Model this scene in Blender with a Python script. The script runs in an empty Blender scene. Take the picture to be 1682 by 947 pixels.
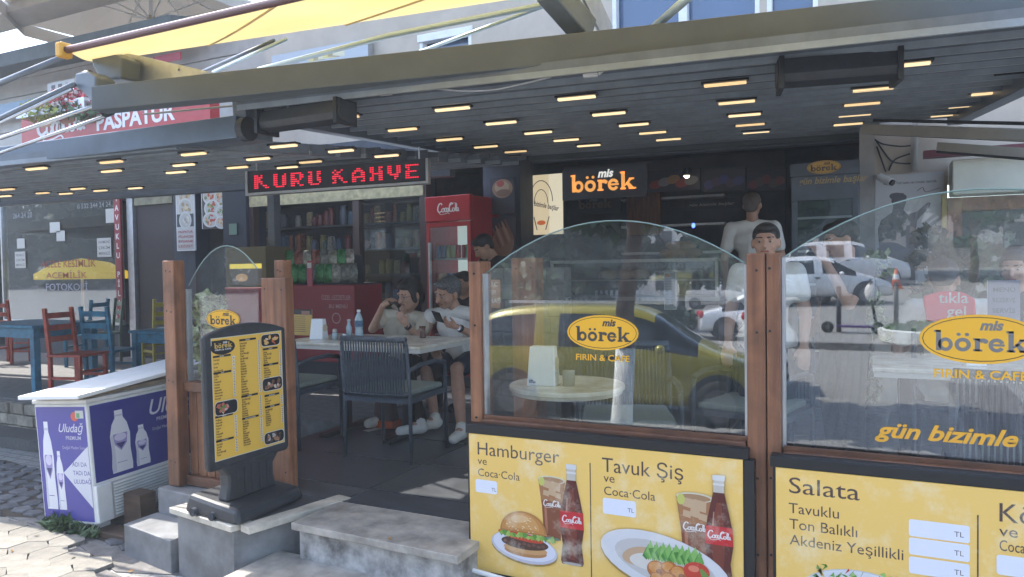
import bpy, bmesh, math, random
import numpy as np
from mathutils import Vector, Matrix
random.seed(7); rng = np.random.default_rng(7)
S = bpy.context.scene; COL = S.collection; PI = math.pi
# ------------------------------------------------------------------ camera
FOC = 1200.0; CX, CY = 841.0, 473.5
YAW = math.radians(26); PIT = math.radians(1.6); ROL = math.radians(0.9)
EYE = Vector((0, 0, 1.3))
cf = Vector((-math.sin(YAW)*math.cos(PIT), math.cos(YAW)*math.cos(PIT), -math.sin(PIT)))
r0 = Vector((math.cos(YAW), math.sin(YAW), 0)); u0 = r0.cross(cf)
cr = r0*math.cos(ROL) - u0*math.sin(ROL); cu = cr.cross(cf)
cam_d = bpy.data.cameras.new('camera'); cam = bpy.data.objects.new('camera', cam_d); COL.objects.link(cam)
cam.matrix_world = Matrix(((cr.x, cu.x, -cf.x, EYE.x), (cr.y, cu.y, -cf.y, EYE.y), (cr.z, cu.z, -cf.z, EYE.z), (0, 0, 0, 1)))
cam_d.sensor_width = 36; cam_d.lens = 36*FOC/1682; cam_d.clip_start = .05; cam_d.clip_end = 2000
S.camera = cam
# ------------------------------------------------------------------ sky, sun, exposure
SUN_EL = math.radians(56); SUN_AZ = math.radians(-80)     # azimuth from +Y towards +X: the sun stands to the left, a little behind the building
w = bpy.data.worlds.new('World'); S.world = w; w.use_nodes = True
wn = w.node_tree; bg = wn.nodes['Background']
sky = wn.nodes.new('ShaderNodeTexSky'); sky.sky_type = 'NISHITA'; sky.sun_disc = False
sky.sun_elevation = SUN_EL; sky.sun_rotation = SUN_AZ; sky.air_density = 1.0; sky.dust_density = 1.6; sky.ozone_density = 1.0
wn.links.new(sky.outputs[0], bg.inputs[0]); bg.inputs[1].default_value = 0.15
sl = bpy.data.lights.new('sun', 'SUN'); sl.energy = 2.2; sl.angle = math.radians(.5); sl.color = (1, .95, .87)
so = bpy.data.objects.new('sun', sl); COL.objects.link(so)
sd = Vector((math.sin(SUN_AZ)*math.cos(SUN_EL), math.cos(SUN_AZ)*math.cos(SUN_EL), math.sin(SUN_EL)))
so.rotation_euler = sd.to_track_quat('Z', 'Y').to_euler(); so.location = sd*30
S.view_settings.view_transform = 'Standard'; S.view_settings.look = 'None'
S.view_settings.exposure = 2.25; S.view_settings.gamma = 1.0
S.cycles.max_bounces = 8; S.cycles.transparent_max_bounces = 24; S.cycles.diffuse_bounces = 4
S.cycles.sample_clamp_indirect = 4.0; S.cycles.caustics_reflective = False; S.cycles.caustics_refractive = False

# ------------------------------------------------------------------ measuring helpers
def ray(px, py): return cf + cr*((px-CX)/FOC) + cu*((CY-py)/FOC)
def W(px, py, y): d = ray(px, py); return EYE + d*(y/d.y)              # point of the vertical plane Y = y
def G(px, py, z): d = ray(px, py); return EYE + d*((z-EYE.z)/d.z)      # point of the level plane Z = z
def RP(px, py, z0, y0, k):                                             # point of a sloping roof plane
    d = ray(px, py); t = (z0-EYE.z-k*y0)/(d.z-k*d.y); return EYE+d*t
GL = 3.13                                                              # the glass screens stand here
TILT = math.radians(1.55)
STREET = -.38
def gz(y):                                                             # street height: level near the steps, rising beyond the road
    return STREET if y > -5 else STREET+(-5-y)*.036
def MR(px, py, tilt=0.0):                                              # where a thing stands that the glass reflects at (px,py)
    d = ray(px, py); t = GL/d.y; p = EYE+d*t
    n = Vector((0, -math.cos(tilt), math.sin(tilt))); q = d-n*(2*d.dot(n))
    if q.z >= -1e-4: q.z = -1e-4
    s = (STREET-p.z)/q.z
    for _ in range(30): s = (gz(p.y+q.y*s)-p.z)/q.z if abs((gz(p.y+q.y*s)-p.z)/q.z) < 200 else 60
    return p+q*s
# ------------------------------------------------------------------ materials
MATS = {}
def mat(name, c, rough=.6, metal=0, ns=0, na=0, bump=0, emit=0, spec=.5, stretch=None, c2=None, coat=0):
    if name in MATS: return MATS[name]
    m = bpy.data.materials.new(name); m.use_nodes = True; t = m.node_tree; b = t.nodes['Principled BSDF']
    b.inputs['Base Color'].default_value = (*c, 1); b.inputs['Roughness'].default_value = rough
    b.inputs['Metallic'].default_value = metal; b.inputs['Specular IOR Level'].default_value = spec
    b.inputs['Coat Weight'].default_value = coat
    if emit: b.inputs['Emission Color'].default_value = (*c, 1); b.inputs['Emission Strength'].default_value = emit
    if ns:
        tc = t.nodes.new('ShaderNodeTexCoord'); mp = t.nodes.new('ShaderNodeMapping'); n = t.nodes.new('ShaderNodeTexNoise')
        if stretch: mp.inputs['Scale'].default_value = stretch
        n.inputs['Scale'].default_value = ns; n.inputs['Detail'].default_value = 6; n.inputs['Roughness'].default_value = .62
        t.links.new(tc.outputs['Object'], mp.inputs[0]); t.links.new(mp.outputs[0], n.inputs['Vector'])
        if na or c2:
            cr_ = t.nodes.new('ShaderNodeValToRGB'); lo = [max(0, x*(1-na)) for x in c]; hi = c2 or [min(1, x*(1+na)) for x in c]
            cr_.color_ramp.elements[0].position = .33; cr_.color_ramp.elements[1].position = .68
            cr_.color_ramp.elements[0].color = (*lo, 1); cr_.color_ramp.elements[1].color = (*hi, 1)
            t.links.new(n.outputs['Fac'], cr_.inputs[0]); t.links.new(cr_.outputs[0], b.inputs['Base Color'])
            if emit: t.links.new(cr_.outputs[0], b.inputs['Emission Color'])
        mr = t.nodes.new('ShaderNodeMapRange'); mr.inputs[3].default_value = rough*.8; mr.inputs[4].default_value = min(1, rough*1.2)
        t.links.new(n.outputs['Fac'], mr.inputs[0]); t.links.new(mr.outputs[0], b.inputs['Roughness'])
        if bump:
            bp = t.nodes.new('ShaderNodeBump'); bp.inputs['Strength'].default_value = bump; bp.inputs['Distance'].default_value = .01
            t.links.new(n.outputs['Fac'], bp.inputs['Height']); t.links.new(bp.outputs[0], b.inputs['Normal'])
    MATS[name] = m; return m
def glassmat(name, tint, base, k, rough=.0, streak=0.0):
    m = bpy.data.materials.new(name); m.use_nodes = True; t = m.node_tree; t.nodes.remove(t.nodes['Principled BSDF'])
    o = t.nodes['Material Output']; tr = t.nodes.new('ShaderNodeBsdfTransparent'); tr.inputs[0].default_value = (*tint, 1)
    g = t.nodes.new('ShaderNodeBsdfGlossy'); g.inputs['Roughness'].default_value = rough; g.inputs[0].default_value = (.95, .97, 1, 1)
    lw = t.nodes.new('ShaderNodeLayerWeight'); pw_ = t.nodes.new('ShaderNodeMath'); pw_.operation = 'POWER'; pw_.inputs[1].default_value = 5; f = t.nodes.new('ShaderNodeMath'); f.operation = 'MULTIPLY_ADD'; f.inputs[1].default_value = .96; f.inputs[2].default_value = .04
    t.links.new(lw.outputs['Facing'], pw_.inputs[0]); t.links.new(pw_.outputs[0], f.inputs[0])
    a = t.nodes.new('ShaderNodeMath'); a.operation = 'MULTIPLY_ADD'; a.inputs[1].default_value = k; a.inputs[2].default_value = base
    mx = t.nodes.new('ShaderNodeMixShader'); t.links.new(f.outputs[0], a.inputs[0]); t.links.new(a.outputs[0], mx.inputs[0])
    t.links.new(tr.outputs[0], mx.inputs[1]); t.links.new(g.outputs[0], mx.inputs[2]); last = mx
    if streak:      # dust and dried rain marks on the pane
        tc = t.nodes.new('ShaderNodeTexCoord'); mp = t.nodes.new('ShaderNodeMapping'); mp.inputs['Scale'].default_value = (26, 26, 4)
        n = t.nodes.new('ShaderNodeTexNoise'); n.inputs['Scale'].default_value = 1.6; n.inputs['Detail'].default_value = 7
        r_ = t.nodes.new('ShaderNodeMapRange'); r_.inputs[1].default_value = .45; r_.inputs[2].default_value = .8; r_.inputs[4].default_value = streak
        r_.inputs[3].default_value = streak*.06
        df = t.nodes.new('ShaderNodeBsdfDiffuse'); df.inputs[0].default_value = (.75, .76, .72, 1)
        m2 = t.nodes.new('ShaderNodeMixShader'); t.links.new(tc.outputs['Object'], mp.inputs[0]); t.links.new(mp.outputs[0], n.inputs['Vector'])
        t.links.new(n.outputs[0], r_.inputs[0]); t.links.new(r_.outputs[0], m2.inputs[0]); t.links.new(mx.outputs[0], m2.inputs[1]); t.links.new(df.outputs[0], m2.inputs[2]); last = m2
    t.links.new(last.outputs[0], o.inputs[0]); MATS[name] = m; return m
def printmat(name, rough=.45, emit=0, wear=0.0, spec=.5):
    m = bpy.data.materials.new(name); m.use_nodes = True; t = m.node_tree; b = t.nodes['Principled BSDF']
    at = t.nodes.new('ShaderNodeVertexColor'); at.layer_name = 'Col'; src = at.outputs[0]
    if wear:
        tc = t.nodes.new('ShaderNodeTexCoord'); n = t.nodes.new('ShaderNodeTexNoise'); n.inputs['Scale'].default_value = 7; n.inputs['Detail'].default_value = 9; n.inputs['Roughness'].default_value = .7
        r_ = t.nodes.new('ShaderNodeMapRange'); r_.inputs[1].default_value = .5; r_.inputs[2].default_value = .78; r_.inputs[4].default_value = wear
        mx = t.nodes.new('ShaderNodeMixRGB'); mx.inputs[2].default_value = (.82, .78, .62, 1)
        t.links.new(tc.outputs['Object'], n.inputs['Vector']); t.links.new(n.outputs[0], r_.inputs[0]); t.links.new(r_.outputs[0], mx.inputs[0])
        t.links.new(src, mx.inputs[1]); src = mx.outputs[0]
    t.links.new(src, b.inputs['Base Color']); b.inputs['Roughness'].default_value = rough; b.inputs['Specular IOR Level'].default_value = spec
    if emit: t.links.new(src, b.inputs['Emission Color']); b.inputs['Emission Strength'].default_value = emit
    MATS[name] = m; return m
def woodmat(name, c, c2, ax=2):
    m = mat(name, c, .5, 0, 1.0, .0, .35, c2=c2, stretch=tuple(1.6 if i == ax else 30 for i in range(3))); t = m.node_tree; b = t.nodes['Principled BSDF']; src = b.inputs['Base Color'].links[0].from_socket
    tc = t.nodes.new('ShaderNodeTexCoord'); n = t.nodes.new('ShaderNodeTexNoise'); n.inputs['Scale'].default_value = 3.2; n.inputs['Detail'].default_value = 5; n.inputs['Distortion'].default_value = 1.5
    r = t.nodes.new('ShaderNodeMapRange'); r.inputs[1].default_value = .35; r.inputs[2].default_value = .7; r.inputs[3].default_value = .62; r.inputs[4].default_value = 1.12
    mx = t.nodes.new('ShaderNodeMixRGB'); mx.blend_type = 'MULTIPLY'; mx.inputs[0].default_value = 1; t.links.new(tc.outputs['Object'], n.inputs[0]); t.links.new(n.outputs[0], r.inputs[0]); t.links.new(src, mx.inputs[1]); t.links.new(r.outputs[0], mx.inputs[2]); t.links.new(mx.outputs[0], b.inputs['Base Color']); return m
M = dict(
 wood=woodmat('stained_wood', (.16, .062, .03), (.31, .135, .062)), woodx=woodmat('stained_wood_rail', (.12, .047, .024), (.22, .095, .045), 0),
 woody=woodmat('stained_wood_depth', (.12, .047, .024), (.22, .095, .045), 1),
 anth=mat('anthracite_paint', (.13, .155, .185), .42, .1, 6, .18, .02), anth_beam=mat('pergola_paint', (.085, .10, .108), .45, .0, 3, .12, .02),
 black=mat('black_plastic', (.022, .025, .03), .5, 0, 20, .3, .1), blackm=mat('black_metal', (.02, .022, .025), .35, .5),
 white=mat('white_paint', (.78, .78, .76), .45, 0, 9, .06, .02), steel=mat('brushed_steel', (.55, .57, .6), .3, 1, 30, .1),
 alu=mat('aluminium', (.5, .52, .54), .4, .8, 12, .12), bluearm=mat('awning_arm', (.5, .62, .68), .35, .5),
 tile=mat('dark_floor_tile', (.06, .066, .075), .3, 0, 4, .35, .04), tile2=mat('dark_floor_tile_worn', (.072, .077, .083), .34, 0, 3, .35, .04),
 grout=mat('grout', (.42, .42, .4), .9), asphalt=mat('street_paving', (.3, .29, .27), .85, 0, 60, .3, .25),
 conc=mat('concrete', (.16, .15, .14), .85, 0, 14, .35, .35), greyp=mat('grey_painted_plinth', (.17, .175, .18), .6, 0, 5, .28, .12, c2=(.25, .255, .26)),
 paver=mat('stone_paver', (.33, .3, .26), .85, 0, 22, .22, .35), cobble=mat('cobble', (.15, .15, .15), .8, 0, 25, .35, .4),
 marble=mat('grey_marble', (.27, .25, .22), .4, 0, 6, .3, .06, c2=(.5, .46, .4)), marbler=mat('stained_marble_riser', (.2, .19, .18), .5, 0, 7, .4, .08, c2=(.6, .58, .55)),
 cap=mat('cream_stone_cap', (.5, .46, .38), .6, 0, 9, .25, .12), stone=mat('rubble_stone', (.3, .27, .22), .9, 0, 9, .4, .5),
 wallc=mat('cream_render', (.5, .43, .35), .85, 0, 3, .1, .1), wallg=mat('grey_render', (.36, .35, .33), .85, 0, 3, .15, .1),
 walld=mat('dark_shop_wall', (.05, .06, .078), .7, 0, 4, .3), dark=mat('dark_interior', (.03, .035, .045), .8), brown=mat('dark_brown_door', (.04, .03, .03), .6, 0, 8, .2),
 tabtop=mat('cream_marble_top', (.72, .65, .5), .25, 0, 9, .2, 0, c2=(.82, .78, .68)), tabedge=mat('white_table_edge', (.6, .58, .52), .4),
 chair=mat('charcoal_chair', (.055, .07, .09), .5, 0, 40, .25, .1), cush=mat('grey_green_cushion', (.23, .27, .24), .9, 0, 60, .12, .1),
 bluep=mat('blue_painted_wood', (.01, .11, .2), .5, 0, 8, .3, .1, c2=(.02, .2, .32)), redp=mat('red_painted_wood', (.3, .03, .015), .5, 0, 8, .3, .1, c2=(.48, .07, .035)),
 yelp=mat('yellow_painted_wood', (.4, .33, .03), .5, 0, 8, .2), greenp=mat('green_painted_wood', (.03, .07, .04), .5, 0, 8, .2),
 led=mat('warm_led', (1.0, .7, .34), emit=.3), ledred=mat('red_led', (1.0, .02, .06), emit=.2), lamp=mat('spot_lamp', (1, .8, .5), emit=4),
 red=mat('cola_red', (.42, .012, .02), .35, 0, 5, .1), rediu=mat('faded_red_panel', (.25, .012, .022), .5, 0, 4, .15),
 maroon=mat('maroon_trim', (.12, .02, .03), .5), skin=mat('skin', (.5, .29, .2), .55, 0, 30, .08, .04), skin2=mat('tanned_skin', (.44, .25, .17), .55, 0, 30, .08, .04),
 hair=mat('dark_hair', (.012, .01, .009), .55, 0, 90, .5, .4), hairb=mat('short_brown_hair', (.10, .075, .06), .7, 0, 120, .5, .3), hairg=mat('greying_hair', (.05, .048, .047), .6, 0, 90, .7, .4, c2=(.2, .2, .2)),
 tee=mat('white_cotton', (.72, .7, .66), .85, 0, 12, .06, .3), cream=mat('cream_cotton', (.6, .54, .43), .85, 0, 12, .08, .3), navy=mat('navy_cotton', (.012, .016, .03), .9, 0, 20, .2, .2),
 blackc=mat('black_cotton', (.012, .012, .014), .9, 0, 20, .2, .2), eye=mat('eye_white', (.4, .37, .35), .3), lip=mat('lips', (.3, .1, .08), .5), sole=mat('shoe_white', (.7, .68, .62), .6, 0, 20, .08),
 leaf=mat('leaf_green', (.05, .1, .03), .6, 0, 3, .4), leaf2=mat('leaf_dark', (.025, .055, .02), .6, 0, 3, .4), leafv=mat('variegated_leaf', (.12, .2, .07), .6, 0, 40, .2, c2=(.5, .52, .3)),
 bark=mat('bark', (.12, .09, .07), .9, 0, 12, .4, .6), lime=mat('whitewashed_bark', (.6, .6, .56), .9, 0, 14, .2, .5), soil=mat('soil', (.06, .045, .03), .95, 0, 30, .3, .3),
 glassb=mat('dark_car_glass', (.02, .024, .028), .06, 0), tyre=mat('tyre', (.02, .02, .02), .8), rim=mat('alloy', (.16, .16, .17), .35, .7), lampg=mat('headlamp_glass', (.5, .52, .55), .1, .4),
 parasol=mat('grey_canvas', (.55, .54, .52), .85, 0, 10, .08, .1), roofd=mat('dark_roof', (.06, .075, .075), .8, 0, 8, .2, .2),
 winblue=mat('sky_blue_window', (.05, .1, .2), .08, 0, spec=1.0), pet=mat('clear_plastic', (.35, .45, .5), .15, 0, spec=.7), orange=mat('orange_fabric', (.5, .08, .02), .7), cone=mat('traffic_orange', (.6, .1, .02), .5),
 hill=mat('far_greenery', (.035, .06, .025), .95, 0, .4, .4))
P = dict(flat=printmat('print_matt', .5), sign=printmat('print_worn', .5, 0, .55), gloss=printmat('print_gloss', .25), film=printmat('window_film', .5), lit=printmat('print_backlit', .5, .22))
GLS = glassmat('screen_glass', (.96, .98, .97), .10, 1.5, 0, .025); GLR = glassmat('screen_glass_bright', (.93, .95, .94), .08, 1.5, 0, .02)
GLW = glassmat('shop_glass', (.8, .85, .86), .07, 1.6, .01); GLC = glassmat('cooler_glass', (.9, .94, .95), .04, 1.0)
def fabric():
    m = bpy.data.materials.new('yellow_awning_cloth'); m.use_nodes = True; t = m.node_tree; b = t.nodes['Principled BSDF']
    tl = t.nodes.new('ShaderNodeBsdfTranslucent'); mx = t.nodes.new('ShaderNodeMixShader'); mx.inputs[0].default_value = .5
    tc = t.nodes.new('ShaderNodeTexCoord'); n = t.nodes.new('ShaderNodeTexNoise'); n.inputs['Scale'].default_value = 1.6; n.inputs['Detail'].default_value = 5
    r = t.nodes.new('ShaderNodeValToRGB'); r.color_ramp.elements[0].color = (.88, .74, .42, 1); r.color_ramp.elements[1].color = (.95, .87, .62, 1)
    t.links.new(tc.outputs['Object'], n.inputs[0]); t.links.new(n.outputs[0], r.inputs[0]); t.links.new(r.outputs[0], b.inputs[0]); t.links.new(r.outputs[0], tl.inputs[0])
    b.inputs['Roughness'].default_value = .9; t.links.new(b.outputs[0], mx.inputs[1]); t.links.new(tl.outputs[0], mx.inputs[2]); t.links.new(mx.outputs[0], t.nodes['Material Output'].inputs[0]); return m
M['awn'] = fabric()
def thin(name, c):
    m = bpy.data.materials.new(name); m.use_nodes = True; t = m.node_tree; b = t.nodes['Principled BSDF']; tl = t.nodes.new('ShaderNodeBsdfTranslucent'); mx = t.nodes.new('ShaderNodeMixShader'); mx.inputs[0].default_value = .4
    b.inputs[0].default_value = (*c, 1); tl.inputs[0].default_value = (*c, 1); b.inputs['Roughness'].default_value = .9; t.links.new(b.outputs[0], mx.inputs[1]); t.links.new(tl.outputs[0], mx.inputs[2]); t.links.new(mx.outputs[0], t.nodes['Material Output'].inputs['Surface']); return m
M['parasol'] = thin('pale_canvas', (.5, .47, .43))
def brickify(m, scale, w_, h_, dark):
    t = m.node_tree; b = t.nodes['Principled BSDF']; br = t.nodes.new('ShaderNodeTexBrick'); tc = t.nodes.new('ShaderNodeTexCoord'); src = b.inputs['Base Color'].links[0].from_socket
    br.inputs['Scale'].default_value = scale; br.inputs['Mortar Size'].default_value = .012; br.inputs['Brick Width'].default_value = w_; br.inputs['Row Height'].default_value = h_; br.inputs['Mortar Smooth'].default_value = .3
    br.inputs['Color1'].default_value = (1, 1, 1, 1); br.inputs['Color2'].default_value = (.88, .88, .89, 1); br.inputs['Mortar'].default_value = (dark, dark, dark, 1)
    mx = t.nodes.new('ShaderNodeMixRGB'); mx.blend_type = 'MULTIPLY'; mx.inputs[0].default_value = 1
    t.links.new(tc.outputs['Object'], br.inputs['Vector']); t.links.new(src, mx.inputs[1]); t.links.new(br.outputs['Color'], mx.inputs[2]); t.links.new(mx.outputs[0], b.inputs['Base Color'])
brickify(M['asphalt'], 1.0, .2, .1, .62)
# ------------------------------------------------------------------ mesh builder
class MB:
    def __init__(s): s.v = []; s.f = []
    def add(s, vs, fs):
        o = len(s.v); s.v += [tuple(v) for v in vs]; s.f += [tuple(i+o for i in f) for f in fs]; return s
    def box(s, x0, x1, y0, y1, z0, z1, b=0):
        return s.hexa([(x0, y0, z0), (x1, y0, z0), (x1, y1, z0), (x0, y1, z0)], [(x0, y0, z1), (x1, y0, z1), (x1, y1, z1), (x0, y1, z1)])
    def hexa(s, lo, hi): return s.add(list(lo)+list(hi), [(3, 2, 1, 0), (4, 5, 6, 7), (0, 1, 5, 4), (1, 2, 6, 5), (2, 3, 7, 6), (3, 0, 4, 7)])
    def bar(s, a, b, w, h, up=(0, 0, 1)):
        a = Vector(a); b = Vector(b); d = (b-a).normalized(); r = d.cross(Vector(up))
        if r.length < 1e-3: r = d.cross(Vector((0, 1, 0)))
        r.normalize(); u = r.cross(d); q = [(-w/2, -h/2), (w/2, -h/2), (w/2, h/2), (-w/2, h/2)]
        return s.add([a+r*x+u*y for x, y in q]+[b+r*x+u*y for x, y in q], [(3, 2, 1, 0), (4, 5, 6, 7), (0, 1, 5, 4), (1, 2, 6, 5), (2, 3, 7, 6), (3, 0, 4, 7)])
    def tube(s, pts, r, n=8, r2=None, cap=True):
        pts = [Vector(p) for p in pts]; k = len(pts); rs = r if isinstance(r, (list, tuple)) else [r+(((r2 or r)-r)*i/(k-1)) for i in range(k)]
        prev = None; vs = []
        for i, p in enumerate(pts):
            d = (pts[min(i+1, k-1)]-pts[max(i-1, 0)]).normalized()
            if prev is None: x = d.orthogonal().normalized()
            else:
                x = prev-d*prev.dot(d); x = x.normalized() if x.length > 1e-5 else d.orthogonal().normalized()
            prev = x; y = d.cross(x)
            vs += [p+(x*math.cos(2*PI*j/n)+y*math.sin(2*PI*j/n))*rs[i] for j in range(n)]
        fs = [(i*n+j, i*n+(j+1) % n, (i+1)*n+(j+1) % n, (i+1)*n+j) for i in range(k-1) for j in range(n)]
        if cap: fs += [tuple(reversed(range(n))), tuple(range((k-1)*n, k*n))]
        return s.add(vs, fs)
    def lathe(s, c, prof, n=20, ax='z'):
        vs = []
        for r, z in prof:
            for j in range(n):
                a = 2*PI*j/n; q = (r*math.cos(a), r*math.sin(a), z)
                if ax == 'x': q = (q[2], q[0], q[1])
                if ax == 'y': q = (q[0], q[2], -q[1])
                vs.append((c[0]+q[0], c[1]+q[1], c[2]+q[2]))
        k = len(prof); fs = [(i*n+j, i*n+(j+1) % n, (i+1)*n+(j+1) % n, (i+1)*n+j) for i in range(k-1) for j in range(n)]
        fs += [tuple(reversed(range(n))), tuple(range((k-1)*n, k*n))]
        return s.add(vs, fs)
    def prism(s, poly, z0, z1):                      # poly in XY
        n = len(poly); return s.add([(x, y, z0) for x, y in poly]+[(x, y, z1) for x, y in poly],
            [tuple(reversed(range(n))), tuple(range(n, 2*n))]+[(i, (i+1) % n, n+(i+1) % n, n+i) for i in range(n)])
    def prismy(s, poly, y0, y1):                     # poly in XZ, extruded along Y
        n = len(poly); return s.add([(x, y0, z) for x, z in poly]+[(x, y1, z) for x, z in poly],
            [tuple(range(n)), tuple(reversed(range(n, 2*n)))]+[((i+1) % n, i, n+i, n+(i+1) % n) for i in range(n)])
    def prismx(s, poly, x0, x1):
        n = len(poly); return s.add([(x0, y, z) for y, z in poly]+[(x1, y, z) for y, z in poly],
            [tuple(reversed(range(n))), tuple(range(n, 2*n))]+[(i, (i+1) % n, n+(i+1) % n, n+i) for i in range(n)])
    def ell(s, c, r, n=12, m=8, R=None):
        c = Vector(c); vs = []
        for i in range(1, m):
            t = PI*i/m
            for j in range(n):
                a = 2*PI*j/n; q = Vector((r[0]*math.sin(t)*math.cos(a), r[1]*math.sin(t)*math.sin(a), r[2]*math.cos(t)))
                vs.append(c+((R@q) if R else q))
        t_ = Vector((0, 0, r[2])); b_ = Vector((0, 0, -r[2])); vs += [c+((R@t_) if R else t_), c+((R@b_) if R else b_)]; T = len(vs)-2
        fs = [(i*n+j, (i+1)*n+j, (i+1)*n+(j+1) % n, i*n+(j+1) % n) for i in range(m-2) for j in range(n)]
        fs += [(T, j, (j+1) % n) for j in range(n)]+[(T+1, (m-2)*n+(j+1) % n, (m-2)*n+j) for j in range(n)]
        return s.add(vs, fs)
    def cap(s, a, b, ra, rb, n=10):
        a = Vector(a); b = Vector(b); d = b-a
        if d.length < 1e-4: return s.ell(a, (ra, ra, ra), n, 6)
        d.normalize(); pts = []; rs = []
        for t in (-90, -60, -30, 0): pts.append(a+d*ra*math.sin(math.radians(t))); rs.append(max(ra*math.cos(math.radians(t)), .001))
        for t in (0, 30, 60, 90): pts.append(b+d*rb*math.sin(math.radians(t))); rs.append(max(rb*math.cos(math.radians(t)), .001))
        return s.tube(pts, rs, n)
    def mesh(s, name, smooth=False):
        me = bpy.data.meshes.new(name); me.from_pydata(s.v, [], s.f); me.update()
        if smooth: me.polygons.foreach_set('use_smooth', [True]*len(me.polygons))
        return me
def setp(o, label=None, cat=None, group=None, kind=None):
    if label: o['label'] = label
    if cat: o['category'] = cat
    if group: o['group'] = group
    if kind: o['kind'] = kind
    return o
def link(name, me, m, parent=None, bevel=0, world=True):
    o = bpy.data.objects.new(name, me); COL.objects.link(o)
    if m is not None and not me.materials: me.materials.append(m)
    if parent is not None:
        o.parent = parent
        if world: o.matrix_parent_inverse = pinv(parent)
    if bevel:
        b = o.modifiers.new('bevel', 'BEVEL'); b.width = bevel; b.segments = 2; b.limit_method = 'ANGLE'; b.angle_limit = math.radians(40)
    return o
def wm(o):
    m = Matrix.LocRotScale(o.location, o.rotation_euler, o.scale)
    return wm(o.parent)@o.matrix_parent_inverse@m if o.parent else m
def pinv(p): return wm(p).inverted()
def obj(name, mb, m, parent=None, smooth=False, bevel=0, world=True): return link(name, mb.mesh(name, smooth), m, parent, bevel, world)
def thing(name, label, cat, loc=(0, 0, 0), rz=0, group=None):
    o = bpy.data.objects.new(name, None); COL.objects.link(o); o.location = loc; o.rotation_euler = (0, 0, rz); o.empty_display_size = .1
    return setp(o, label, cat, group)
def struct(name, mb, m, parent=None, smooth=False, bevel=0):
    o = obj(name, mb, m, parent, smooth, bevel); o['kind'] = 'structure'; return o
def dup(root, loc, rz=None, label=None, group=None, scale=None):
    def cp(o, par):
        c = o.copy(); COL.objects.link(c)
        if par is not None: c.parent = par
        for ch in KIDS(o): cp(ch, c)
        return c
    r = cp(root, None); r.location = loc
    if rz is not None: r.rotation_euler = (0, 0, rz)
    if label: r['label'] = label
    if group: r['group'] = group
    if scale: r.scale = scale
    return r
def KIDS(o): return [c for c in bpy.data.objects if c.parent is o]
def catm(pts, n=6):
    pts = [Vector(p) for p in pts]; out = []
    for i in range(len(pts)-1):
        a, b, c, d = pts[max(i-1, 0)], pts[i], pts[i+1], pts[min(i+2, len(pts)-1)]
        out += [.5*((2*b)+(c-a)*t+(2*a-5*b+4*c-d)*t*t+(3*b-a-3*c+d)*t**3) for t in [k/n for k in range(n)]]
    return out+[pts[-1]]
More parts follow.
